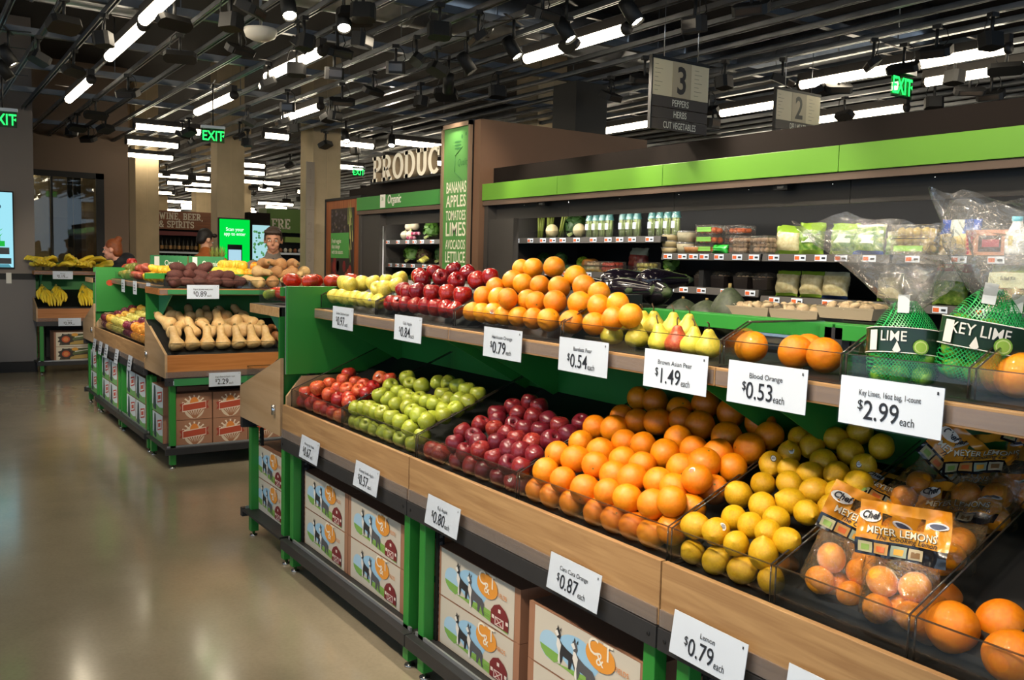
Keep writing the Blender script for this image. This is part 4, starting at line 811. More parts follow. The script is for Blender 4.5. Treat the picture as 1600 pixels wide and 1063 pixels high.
for (x, n_, p) in [(-3.98, 'Golden Delicious Apple', '0.97'), (-3.315, 'Gala Apple', '0.84'), (-2.605, 'Heirloom Orange', '0.79'), (-2.156, 'Bartlett Pear', '0.54'), (-1.758, 'Brown Asian Pear', '1.49'), (-1.447, 'Blood Orange', '0.53'), (-1.118, 'Key Limes, 16oz bag, 1-count', '2.99')]:
    price_card((x, 1.713, 1.268), 0, n_, p, 'white price card reading %s on the upper shelf, below the %s' % (p, {'Golden': 'yellow apples', 'Gala': 'shiny red apples', 'Heirloom': 'orange pyramid', 'Bartlett': 'pyramid end', 'Brown': 'pears', 'Blood': 'four loose oranges', 'Key': 'bags of limes'}[n_.split()[0]]), tilt=-2)
for (x, n_, p) in [(-3.955, 'Honeycrisp Apple', '0.67'), (-3.33, 'Granny Smith Apple', '0.57'), (-2.70, 'Fuji Apple', '0.80'), (-1.95, 'Cara Cara Orange', '0.87'), (-1.437, 'Lemon', '0.79'), (-1.09, 'Meyer Lemon', '')]:
    price_card((x, 1.536, .658), R(-1.5), n_, p, 'white price card %s on the lower rail, below the %s' % ('reading ' + p if p else 'cut off by the frame', {'Honeycrisp': 'small red apples', 'Granny': 'green apples', 'Fuji': 'dark red apples', 'Cara': 'large oranges', 'Lemon': 'loose lemons', 'Meyer': 'bagged lemons'}[n_.split()[0]]), tilt=-8)
price_card((-7.018, 1.885, 1.27), PI / 2, 'Organic Japanese sweet potato', '0.89', 'white price card reading 0.89 below the purple sweet potatoes')
price_card((-6.85, 2.0, .615), PI / 2, 'Organic Butternut Squash 1 count', '2.29', 'white price card reading 2.29 below the butternut squash')
price_card((-13.2, 1.735, 1.24), PI / 2, 'Bananas', '0.19', 'price card on the upper shelf of the banana display')
price_card((-13.06, 1.79, .63), PI / 2, 'Bananas', '0.99', 'price card on the lower lip of the banana display', w=.27)
for i, x in enumerate([-9.15, -8.62, -8.08]): price_card((x, 1.715, 1.235), 0, '', '', 'small price card on the far upper shelf, %s from the wide green panel' % nth(i), w=.15, h=.12, each=False, group='price cards of the far upper shelf')
for i, x in enumerate([-9.75, -9.42, -9.12, -8.62, -8.05]): price_card((x, 1.545, .62), 0, '', '', 'small price card on the far lower rail, %s from the wide green panel' % nth(i), w=.15, h=.125, each=False, tilt=-8, group='price cards of the far lower rail')
# small shelf stickers
for i, (x, y, z) in enumerate([(-7.037, 1.68, 1.305), (-7.037, 2.07, 1.305), (-7.037, 2.17, 1.305), (-7.037, 2.31, 1.305), (-6.862, 1.64, .64), (-6.862, 1.80, .64), (-6.862, 2.21, .64)]):
    t = thing('shelf_ticket', 'tiny white ticket on the green strip, %s of those at the squash end' % nth(i), 'ticket', (x, y, z), PI / 2, 'tiny tickets at the squash end')
    MB().cbox((0, 0, .015), (.028, .002, .03), PAPER).build('ticket', t); MB().text('=', .02, INK, T(0, -.0015, .01) @ RX).build('print', t)
for (x, z0, z1, l) in [(-7.034, 1.303, 1.338, 'green strip along the upper shelf edge of the squash end'), (-6.862, .633, .684, 'green strip along the lower rail of the squash end')]:
    t = thing('label_strip', l, 'strip', (x, 2.25, z0)); MB().box((0, -.62, 0), (.003, .62, z1 - z0), ink('2f7d46')).build('strip', t)
t = thing('round_ticket', 'orange round ticket on the wide green panel of the far island', 'ticket', (-9.835, 1.72, 1.30), PI / 2)
MB().prism(ell(0, 0, .035, .03), .003, ink('d8502a'), RX).build('ticket', t)

# ================================================================== FRUIT AND VEGETABLES
ORANGE = fruit_mat('orange_peel', '#ea8406', '#f29a12', '#f5a824', .36, 6, (.3, .7), (420, .35), .07, hue=.008, coat=.25)
ORANGED = fruit_mat('deep_orange_peel', '#e67c04', '#f08f0c', '#f49e1c', .38, 6, (.3, .7), (420, .35), .08, hue=.006, coat=.2)
LEMONP = fruit_mat('lemon_peel', '#d39c0a', '#e4b71e', '#e6c63c', .36, 8, (.3, .7), (300, .4), .07, coat=.25, hue=.006)
GREENA = fruit_mat('green_apple_skin', '#8c9f28', '#b3b540', '#c8be58', .28, 9, (.3, .7), None, .08, True, ('#d5d98a', 330), .3, .006)
FUJI = fruit_mat('dark_red_apple_skin', '#611522', '#8c222a', '#bd6438', .28, 9, (.40, .66), None, .14, True, ('#c77a62', 300), .3, .006, .10)
HONEY = fruit_mat('small_red_apple_skin', '#a01a1c', '#c9342a', '#dca24a', .28, 9, (.42, .58), None, .12, True, None, .3, 0, .10)
GALA = fruit_mat('shiny_red_apple_skin', '#7e1214', '#a81c1a', '#c8603c', .18, 9, (.42, .66), None, .12, True, None, .6, .004, .06)
GOLDEN = fruit_mat('yellow_apple_skin', '#d9c23c', '#ecdc6c', '#e6dc8a', .3, 6, (.3, .7), None, .05, False, ('#a89a4a', 260), .3)
PEARY = fruit_mat('pear_skin', '#b3ac3a', '#d6bf44', '#cf8a44', .4, 7, (.3, .66), None, .08, False, ('#8f8038', 200), .1, .01, .08)
PEARR = fruit_mat('red_pear_skin', '#b4402a', '#c8683a', '#d29a4a', .4, 7, (.4, .66), None, .08, False, ('#8f6038', 200), .1)
TOMATO = fruit_mat('tomato_skin', '#c3321c', '#dd4a26', '#e0703a', .18, 5, (.3, .7), None, .06, coat=.5)
STEMB = mat('fruit_stem', '#4b3620', .8); CALYX = mat('calyx', '#3c3a1e', .9)
STICK = mat('sticker_paper', '#e8e6e2', .4); STICKD = mat('sticker_print', '#3a3f55', .4); STICKB = mat('sticker_black', '#1f1f22', .4)
AP = [(0, -.62), (.12, -.70), (.30, -.80), (.52, -.80), (.74, -.66), (.90, -.40), (.99, -.05), (1.0, .18), (.95, .44), (.82, .66), (.62, .80), (.42, .84), (.24, .78), (.10, .62), (0, .52)]
def smooth_prof(p, n=2):
    for _ in range(n):
        q = [p[0]]
        for a, b in zip(p, p[1:]): q += [(a[0] * .75 + b[0] * .25, a[1] * .75 + b[1] * .25), (a[0] * .25 + b[0] * .75, a[1] * .25 + b[1] * .75)]
        q.append(p[-1]); p = q
    return p
def apple_proto(m, k, name='apple'):
    q = MB(); pr = smooth_prof(AP, 1); ph = k * 1.3
    def fn(p, a):
        s = 1 + .028 * math.cos(5 * a + ph) * (.4 + .6 * max(0, -p.z)) + .02 * math.cos(2 * a + ph)
        return Vector((p.x * s, p.y * s, p.z * (1 + .03 * math.sin(a + ph)) + .05 * math.cos(a + ph) * p.x))
    q.lathe(pr, m, 24, None, True, fn); q.v = [(x * 1.04, y * 1.04, z * 1.13) for x, y, z in q.v]; o = q.build(name)
    s = MB(); s.tube([(0, 0, .5), (.03, .01, .72), (.10, .03, .95)], [.035, .03, .045], STEMB, 6); s.build('stem', o)
    c = MB(); c.lathe([(0, -.60), (.09, -.63), (.12, -.69)], CALYX, 8); c.build('calyx', o)
    return freeze(o)
def orange_proto(m, k):
    q = MB()
    def fn(p):
        a = math.atan2(p.y, p.x); n_ = noise.noise(p * 1.4 + Vector((k * 7.1, 0, 0)))
        z = p.z * .955; d = math.exp(-((p.x ** 2 + p.y ** 2) / .03))
        return Vector((p.x * (1 + .03 * n_), p.y * (1 + .03 * n_), z - (.05 * d if z > 0 else -.05 * d)))
    q.ball((0, 0, 0), 1.05, m, 28, 18, None, fn); o = q.build('orange')
    s = MB(); s.lathe([(0, .96), (.05, .97), (.07, .965)], mat('orange_button', '#6f6a2e', .8), 8); s.build('stem_button', o)
    return freeze(o)
def lemon_proto(k):
    q = MB()
    def fn(p):
        z = p.z; t = abs(z); r = math.hypot(p.x, p.y)
        nip = (.17 * math.exp(-(r / .20) ** 2)) * (1 if z > 0 else .6)
        n_ = noise.noise(p * 1.7 + Vector((k * 5.3, 0, 0)))
        return Vector((p.x * (.90 + .05 * n_), p.y * (.90 + .05 * n_), z * 1.04 + (nip if z > 0 else -nip)))
    q.ball((0, 0, 0), 1.06, LEMONP, 24, 20, None, fn); o = q.build('lemon')
    s = MB(); s.lathe([(0, -1.125), (.06, -1.12), (.08, -1.08)], mat('lemon_button', '#857d30', .8), 8); s.build('stem_button', o)
    return freeze(o)
def pear_proto(m, k):
    q = MB(); pr = smooth_prof([(0, -.72), (.15, -.80), (.5, -.82), (.85, -.55), (1.0, -.12), (.93, .3), (.70, .72), (.48, 1.08), (.38, 1.4), (.26, 1.6), (.1, 1.66), (0, 1.62)], 1)
    def fn(p, a): return Vector((p.x * (1 + .03 * math.cos(2 * a + k)) + .08 * max(0, p.z) ** 2 * math.cos(k), p.y + .08 * max(0, p.z) ** 2 * math.sin(k), p.z))
    q.lathe(pr, m, 22, None, True, fn); o = q.build('pear')
    ax, ay = .08 * 2.6 * math.cos(k), .08 * 2.6 * math.sin(k)
    MB().tube([(ax, ay, 1.55), (ax + .02, ay + .03, 1.9), (ax + .12, ay + .1, 2.15), (ax + .3, ay + .12, 2.3)], [.06, .05, .05, .07], STEMB, 6).build('stem', o)
    return freeze(o)
def sticker_proto(kind):
    q = MB(); rim = STICK if kind < 2 else STICKB
    def cap(r0, m, dz):
        vs = [(0, 0, 1.006 + dz)]; 
        for i in range(14):
            a = 2 * PI * i / 14; x, y = r0 * math.cos(a) * .78, r0 * math.sin(a); vs.append((x, y, math.sqrt(max(0, 1 - x * x - y * y)) + .006 + dz))
        q.add(vs, [(0, 1 + i, 1 + (i + 1) % 14) for i in range(14)], m, True)
    cap(.27, rim, .0)
    if kind == 2: cap(.22, STICK, .006)
    m_ = STICKD
    for yy, ww in [((.12, .09), (.04, .15), (-.05, .13), (-.13, .08)), ((.10, .12), (-.02, .14), (-.11, .10)), ((.08, .10), (-.03, .12))][kind]:
        zz = lambda x, y: math.sqrt(1 - x * x - y * y) + .02
        q.add([(-ww, yy - .022, zz(ww, yy)), (ww, yy - .022, zz(ww, yy)), (ww, yy + .022, zz(ww, yy)), (-ww, yy + .022, zz(ww, yy))], [(0, 1, 2, 3)], m_)
    return q
STK = []
CAMP = Vector((0, 0, 1.6))
def put_fruit(protos, data, y0, z0, pitch, kind, where, group, stick=.0, rotfn=None, first_used=set(), rowgap=.075, adj=lambda i: ''):
    """set out one bin of fruit: every fruit is its own object; label says its row and place in the row"""
    rows = {}
    for x, y, z, r in data:
        row = 0 if (y < y0 + .012 and z < z0 - .028) else 1 + max(0, int((y - y0 + (z - z0) * .3) / rowgap))
        rows.setdefault(row, []).append((x, y, z, r))
    order = sorted(rows); n = 0
    for ri, rk in enumerate(order):
        last = len(order) - 1
        for ci, (x, y, z, r) in enumerate(sorted(rows[rk])):
            pr = protos[rnd.randrange(len(protos))]
            q = rotfn(n) if rotfn else Quaternion((rnd.gauss(0, 1), rnd.gauss(0, 1), rnd.gauss(0, 1), rnd.gauss(0, 1))).normalized()
            if id(pr) in first_used: o = dup(pr)
            else: o = pr; first_used.add(id(pr))
            o.rotation_mode = 'QUATERNION'; o.rotation_quaternion = q; o.location = (x, y, z); o.scale = (r, r, r)
            tag(o, '%s, %s from left in %s row, %s' % (kind, nth(ci), 'front' if ri == 0 else nth(ri), where), kind.split()[-1], group)
            if rnd.random() < stick:
                d = (CAMP - Vector((x, y, z))).normalized() + Vector((rnd.gauss(0, .35), rnd.gauss(0, .35), abs(rnd.gauss(.25, .3)))); d.normalize()
                if not STK: STK.extend(sticker_proto(k).build('sticker') for k in range(3)); STK.append(set())
                k = rnd.randrange(3)
                s = STK[k] if k not in STK[3] else STK[k].copy()
                if k in STK[3]: COL.objects.link(s)
                STK[3].add(k)
                s.parent = o; s.rotation_mode = 'QUATERNION'; s.rotation_quaternion = q.inverted() @ d.to_track_quat('Z', 'Y')
                nz_ = 1.075 if 'orange' in kind else (1.07 if 'lemon' in kind else 1.03); s.scale = (nz_, nz_, 1.0 if 'orange' in kind else 1.0)
            n += 1
def up_tilt(a=.5):
    def f(i):
        return Quaternion((0, 0, 1), rnd.random() * 6.28) @ Quaternion((1, 0, 0), rnd.gauss(0, a))
    return f
def lemrot(i):
    # lemons lie on their side, tips pointing every which way
    return Quaternion((0, 0, 1), rnd.random() * 6.28) @ Quaternion((0, 1, 0), PI / 2 + rnd.gauss(0, .5))
OP = [orange_proto(ORANGE, k) for k in range(3)]; ODP = [orange_proto(ORANGED, k + 5) for k in range(3)]
put_fruit(ODP, D['cara'], 1.66, .965, .45, 'large orange', 'lower bin beside the lemons', 'large oranges in the lower bin', .16)
put_fruit([lemon_proto(k) for k in range(3)], D['lemon'], 1.655, .955, .45, 'yellow lemon', 'lower bin of loose lemons', 'loose lemons in the lower bin', .4, lemrot)
put_fruit([apple_proto(FUJI, k) for k in range(3)], D['fuji'], 1.66, .955, .42, 'dark red apple', 'lower bin beside the oranges', 'dark red apples in the lower bin', .12, up_tilt(.7))
put_fruit([apple_proto(GREENA, k + 3) for k in range(3)], D['green'], 1.66, .955, .42, 'green apple', 'lower bin of green apples', 'green apples in the lower bin', .25, up_tilt(.7))
put_fruit([apple_proto(HONEY, k + 6) for k in range(3)], D['honey'], 1.66, .95, .42, 'small red apple', 'lower bin by the end panel', 'small red apples in the lower bin', .3, up_tilt(.7))
put_fruit([apple_proto(GOLDEN, k + 9) for k in range(3)], D['golden'], 1.825, 1.445, .6, 'yellow apple', 'upper tray by the end panel', 'yellow apples on the upper shelf', .1, up_tilt(.5))
put_fruit([apple_proto(GALA, k + 12) for k in range(3)], D['gala'], 1.825, 1.445, .6, 'shiny red apple', 'upper tray beside the orange pyramid', 'shiny red apples on the upper shelf', .15, up_tilt(.7))
put_fruit(OP, D['heir'], 1.825, 1.445, .6, 'orange', 'pyramid on the upper shelf', 'pyramid oranges on the upper shelf', .25)
# risers (false bottoms) that carry the two heaps on the upper shelf
def riser(x0, x1, label):
    q = MB(); q.prism([(1.845, 1.347), (2.17, 1.347), (2.17, 1.50), (2.08, 1.50), (1.90, 1.39)], x1, DARK, Matrix(((0, 0, 1, 0), (1, 0, 0, 0), (0, 1, 0, 0), (0, 0, 0, 1))), h0=x0)
    tag(q.build('display_riser', None, ((x0 + x1) / 2, 2.0, 1.347)), label, 'riser')
riser(-4.3, -3.76, 'black sloping riser under the yellow apples'); riser(-3.7, -3.06, 'black sloping riser under the shiny red apples'); riser(-2.98, -2.40, 'black sloping riser under the orange pyramid')
# pears, loose oranges on the upper shelf
PP = [pear_proto(PEARY, .5), pear_proto(PEARY, 2.4), pear_proto(PEARR, 4.1)]
used_p = set()
for i, (x, y, b) in enumerate(sorted(D['pear'])):
    k = 2 if i in (7, 8) and b == 0 else i % 2
    o = PP[k] if k not in used_p else dup(PP[k]); used_p.add(k)
    r = .0355 if i else .038
    o.location = (x, y, 1.352 + .78 * r + (.0 if not b else .03)); o.scale = (r * 1.08, r * 1.08, r * .92); o.rotation_euler = (rnd.gauss(0, .08), rnd.gauss(0, .1), rnd.random() * 6.28)
    tag(o, '%s pear with a curved stem, %s from the left in the upper tray of pears' % ('red-blushed' if k == 2 else 'yellow', nth(i)), 'pear', 'pears on the upper shelf')
for i, (x, y, z, r) in enumerate(D['blood']):
    o = dup(OP[i % 3]); o.location = (x, y, 1.352 + .041); o.scale = (.0425,) * 3
    tag(o, ['loose orange standing alone behind the 0.53 price card', 'loose orange in front with a white sticker, left of the lime bags', 'loose orange nearest the lime bags', 'loose orange half hidden behind two others near the lime bags'][i], 'orange', 'loose oranges on the upper shelf')
o = dup(OP[1]); o.location = (*D['uor'][:2], 1.352 + .045); o.scale = (.047,) * 3; tag(o, 'single loose orange at the right edge beyond the lime bags', 'orange')
for i, (x, y, z) in enumerate(D['bigor']):
    o = dup(ODP[i]); o.location = (x, y, max(z - .005, .906)); o.scale = (.049,) * 3; tag(o, ['very large orange at the lower right, just beyond the bagged lemons', 'very large orange at the lower right, set farther back', 'very large orange at the lower right corner, cut off by the edge'][i], 'orange', 'very large oranges at the lower right')
# tomatoes of the end module
def tomato_proto(k):
    q = MB()
    q.lathe(smooth_prof([(0, -.62), (.4, -.7), (.8, -.5), (1, -.05), (.92, .4), (.6, .66), (.2, .62), (0, .5)], 1), TOMATO, 24, None, True, lambda p, a: Vector((p.x * (1 + .06 * math.cos(6 * a + k)), p.y * (1 + .06 * math.cos(6 * a + k)), p.z)))
    o = q.build('tomato'); c = MB()
    for i in range(5): a = i * 1.257; c.flat([(0, 0), (.12 * math.cos(a - .4), .12 * math.sin(a - .4)), (.34 * math.cos(a), .34 * math.sin(a)), (.12 * math.cos(a + .4), .12 * math.sin(a + .4))], .62, mat('calyx_green', '#4d7a2c', .7))
    c.build('calyx', o); return freeze(o)
TP0 = tomato_proto(0); first = True
for i, (x, y, z) in enumerate([(-4.84, 1.70, 1.40), (-4.84, 1.80, 1.40), (-4.80, 1.92, 1.40), (-4.82, 2.04, 1.40), (-4.74, 1.70, 1.40), (-4.72, 1.82, 1.40), (-4.66, 1.72, 1.40), (-4.70, 1.95, 1.405), (-4.78, 1.76, 1.475), (-4.74, 1.87, 1.475), (-4.66, 1.82, 1.475), (-4.75, 1.99, 1.475), (-4.62, 1.93, 1.475), (-4.66, 2.05, 1.475)]):
    o = TP0 if first else dup(TP0); first = False; o.location = (x, y, z); o.scale = (.05,) * 3; o.rotation_euler = (rnd.gauss(0, .3), rnd.gauss(0, .3), rnd.random() * 6)
    tag(o, 'orange-red ribbed tomato on the end module, %s in the heap, counted from the front' % nth(i), 'tomato', 'tomatoes on the end module')
lg = dup(TP0); lg.location = (-4.82, 1.655, 1.395); lg.scale = (.04,) * 3
lg.data = lg.data.copy(); lg.data.materials[0] = fruit_mat('green_tomato_skin', '#8fa83a', '#b5bf55', None, .25, 6); tag(lg, 'single green tomato behind the clear tray end of the end module', 'tomato')
# avocados of the end module, behind the clear front
AV = MB(); AV.ball((0, 0, 0), 1, fruit_mat('avocado_skin', '#20241a', '#34382a', None, .5, 9, bump=(60, .8)), 14, 10, None, lambda p: Vector((p.x * (1 - .25 * max(0, p.z)), p.y * (1 - .25 * max(0, p.z)), p.z * 1.3))); AV = AV.build('avocado')
for i in range(14):
    o = AV if i == 0 else dup(AV); u = i % 5; v = i // 5
    o.location = (-4.98 + .13 * v, 1.70 + u * .09 + .03 * v, .905 + .055 * v); o.scale = (.036,) * 3; o.rotation_euler = (1.4 + rnd.gauss(0, .2), rnd.gauss(0, .3), rnd.random() * 6)
    tag(o, 'dark avocado in the end bin, %s of the %s row from its clear front' % (nth(u), nth(v)), 'avocado', 'avocados in the end bin')

# ---------------------------------------------------------------- lime bags
NET = None
def net_mat():
    M = bpy.data.materials.new('green_netting'); M.use_nodes = True; nt = M.node_tree; N = nt.nodes; Lk = nt.links; N.remove(N['Principled BSDF'])
    tc = N.new('ShaderNodeTexCoord'); w = []
    for d_ in ((1, .0, .75), (1, .0, -.75)):
        mp = N.new('ShaderNodeVectorMath'); mp.operation = 'DOT_PRODUCT'; mp.inputs[1].default_value = (d_[0] * 900, 700, d_[2] * 900)
        Lk.new(tc.outputs['Object'], mp.inputs[0]); s = N.new('ShaderNodeMath'); s.operation = 'SINE'; Lk.new(mp.outputs['Value'], s.inputs[0]); w.append(s)
    mx = N.new('ShaderNodeMath'); mx.operation = 'MAXIMUM'; Lk.new(w[0].outputs[0], mx.inputs[0]); Lk.new(w[1].outputs[0], mx.inputs[1])
    gt = N.new('ShaderNodeMath'); gt.operation = 'GREATER_THAN'; gt.inputs[1].default_value = .72; Lk.new(mx.outputs[0], gt.inputs[0])
    tr = N.new('ShaderNodeBsdfTransparent'); b = N.new('ShaderNodeBsdfPrincipled'); b.inputs['Base Color'].default_value = (*srgb('#1f9e4e'), 1); b.inputs['Roughness'].default_value = .3
    ms = N.new('ShaderNodeMixShader'); Lk.new(gt.outputs[0], ms.inputs[0]); Lk.new(tr.outputs[0], ms.inputs[1]); Lk.new(b.outputs[0], ms.inputs[2]); Lk.new(ms.outputs[0], N['Material Output'].inputs['Surface'])
    return M
NET = net_mat()
LIME = fruit_mat('lime_peel', '#5f9a2c', '#86b53c', '#9fc25a', .35, 8, (.3, .7), (300, .3), .08, coat=.2)
FILM = clear('clear_film', (.98, .98, .97), .13, .10, (26, 1.0), .08, (.8, .78, .74))
BAND = mat('lime_band', '#14301c', .3, coat=.4)
def lime_bag(loc, rz, tilt, label, text, seed, topdir=(0, 0), sc=1.0):
    t = thing('lime_bag', label, 'bag', loc, rz, 'bags of limes on the upper shelf'); t.rotation_euler = (R(tilt[0]), R(tilt[1]), rz); t.scale = (sc,) * 3
    rr = random.Random(seed)
    w, d, h = .075, .055, .13
    # limes
    lp = MB(); lp.ball((0, 0, 0), (1, 1, 1.12), LIME, 14, 10); me = None; k = 0
    for lz in range(3):
        for lx in range(3):
            for ly in range(2):
                c = (-.045 + .045 * lx + rr.gauss(0, .003), -.02 + .042 * ly, .022 + .040 * lz)
                if lz == 2 and lx == 2: continue
                if me is None: o = lp.build('lime', t); me = o.data
                else: o = bpy.data.objects.new('lime', me); COL.objects.link(o); o.parent = t
                o.location = c; o.scale = (.0225,) * 3; o.rotation_euler = (rr.random() * 3, rr.random() * 3, 0)
    def prof(v):   # netting sleeve: plump below, gathered at the top
        return 1.0 if v < .15 else 1.04 if v < .55 else 1.0 - 1.0 * ((v - .55) / .45) ** 1.5 * .72
    def net(u, v):
        a = u * 2 * PI; s = prof(v) * (.5 + .5 * min(1, v / .06)); n_ = 1 + .05 * noise.noise(Vector((math.cos(a) * 2, math.sin(a) * 2, v * 4 + seed)))
        return Vector((w * s * n_ * math.cos(a), d * s * n_ * math.sin(a), -.004 + v * (h + .06)))
    q = MB(); q.grid(net, 32, 20, NET); q.build('netting', t)
    # printed band
    def band(u, v):
        a = -PI * 1.02 + u * PI * 1.04; s = 1.09 + .02 * math.sin(a * 3 + seed)
        z = .062 + v * .055 + .012 * math.sin(u * PI)
        return Vector((w * s * math.cos(a), d * s * math.sin(a), z))
    q = MB(); q.grid(band, 56, 6, BAND); b = q.build('label_band', t)
    e = MB()
    for v in (0, 1):
        e.tube([band(u / 24, v) + Vector((0, -.0008, 0)) for u in range(25)], .0012, WHITE, 4)
    e.build('band_edging', b)
    tx = MB(); vs, fs = text_geo(text, .8, 0, .006, 'CENTER', 0, 1.0); sz = .032
    def onb(x, y):
        u = .5 + x / (w * 3.2); return band(min(1, max(0, u)), .5 + y / .055) + Vector((0, -.0045, 0))
    tx.add([onb(x * sz - (.012 if len(text) < 5 else 0), y * sz - .002) for x, y, z in vs], fs, WHITE); tx.build('band_lettering', b)
    npn = MB(); npn.add([onb(x_, y_) + Vector((0, -.0006, 0)) for x_, y_ in ((-.066, -.023), (-.045, -.023), (-.045, .022), (-.066, .022))], [(0, 1, 2, 3)], WHITE); npn.build('printed_panel', b)
    l = MB(); 
    for r_, m_, dz in ((.0165, ink('7fae3c'), 0), (.0135, ink('cfe08a'), .0005), (.011, ink('9cc24c'), .001)):
        l.add([onb(.042, -.012) + Vector((0, -.0004 - dz, 0))] + [onb(.042 + r_ * math.cos(i * .45), -.012 + r_ * math.sin(i * .45)) + Vector((0, -.0004 - dz, 0)) for i in range(14)], [(0, i + 1, (i + 1) % 14 + 1) for i in range(14)], m_)
    dr = ell(-.004, -.019, .008, .008, 10, 200, 340) + [(-.004, -.002)]
    l.build('lime_picture', b); l = MB(); l.add([onb(*p) + Vector((0, -.0008, 0)) for p in dr], [tuple(range(len(dr)))], WHITE); l.build('juice_drop', b)
    # clear crumpled top
    def film(u, v):
        a = u * 2 * PI; g = .28 + 1.9 * v ** .8; 
        n1 = noise.noise(Vector((math.cos(a) * 1.7, math.sin(a) * 1.7, v * 3 + seed * 3.1))); n2 = noise.noise(Vector((math.cos(a) * 5, math.sin(a) * 5, v * 7 + seed)))
        s = g * (1 + .38 * n1 + .16 * n2)
        x = w * s * math.cos(a) * 1.1; y = d * s * math.sin(a) * (1.15 - .75 * v) 
        return Vector((x + topdir[0] * v * v + .03 * n1 * v, y + topdir[1] * v * v + .03 * n2 * v, h + .03 + v * .19 * (1 + .25 * n1 + .10 * n2)))
    q = MB(); q.grid(film, 40, 14, FILM, smooth=True); q.build('clear_top', t)
    tie = MB(); tie.lathe([(.016, -.006), (.019, 0), (.016, .006)], mat('white_tie', '#d8dcdc', .5), 12, T(0, 0, h + .05)); tie.box((-.012, -.036, h + .03), (.012, -.034, h + .07), mat('white_tie', '#d8dcdc')); tie.build('tie_tag', t)
    return t
lime_bag((-1.185, 1.86, 1.353), R(24), (0, 0), 'net bag of limes leaning at the left, its clear top tilting left', 'LIME', 1, (-.08, .02))
lime_bag((-1.04, 1.90, 1.375), R(20), (6, 8), 'net bag of key limes standing tallest in the middle of the tray', 'KEY LIME', 2, (.03, .03), 1.08)
lime_bag((-1.06, 2.06, 1.36), R(30), (0, 4), 'net bag of limes behind the tallest one, partly hidden', 'LIME', 3, (.05, .0))
lime_bag((-.925, 2.02, 1.36), R(34), (5, 14), 'net bag of limes slumping right beside the single orange', 'LIME', 4, (.07, .02))
lime_bag((-.85, 2.12, 1.40), R(34), (0, 22), 'net bag of limes lying highest at the right edge of the tray', 'LIME', 5, (.06, .03))

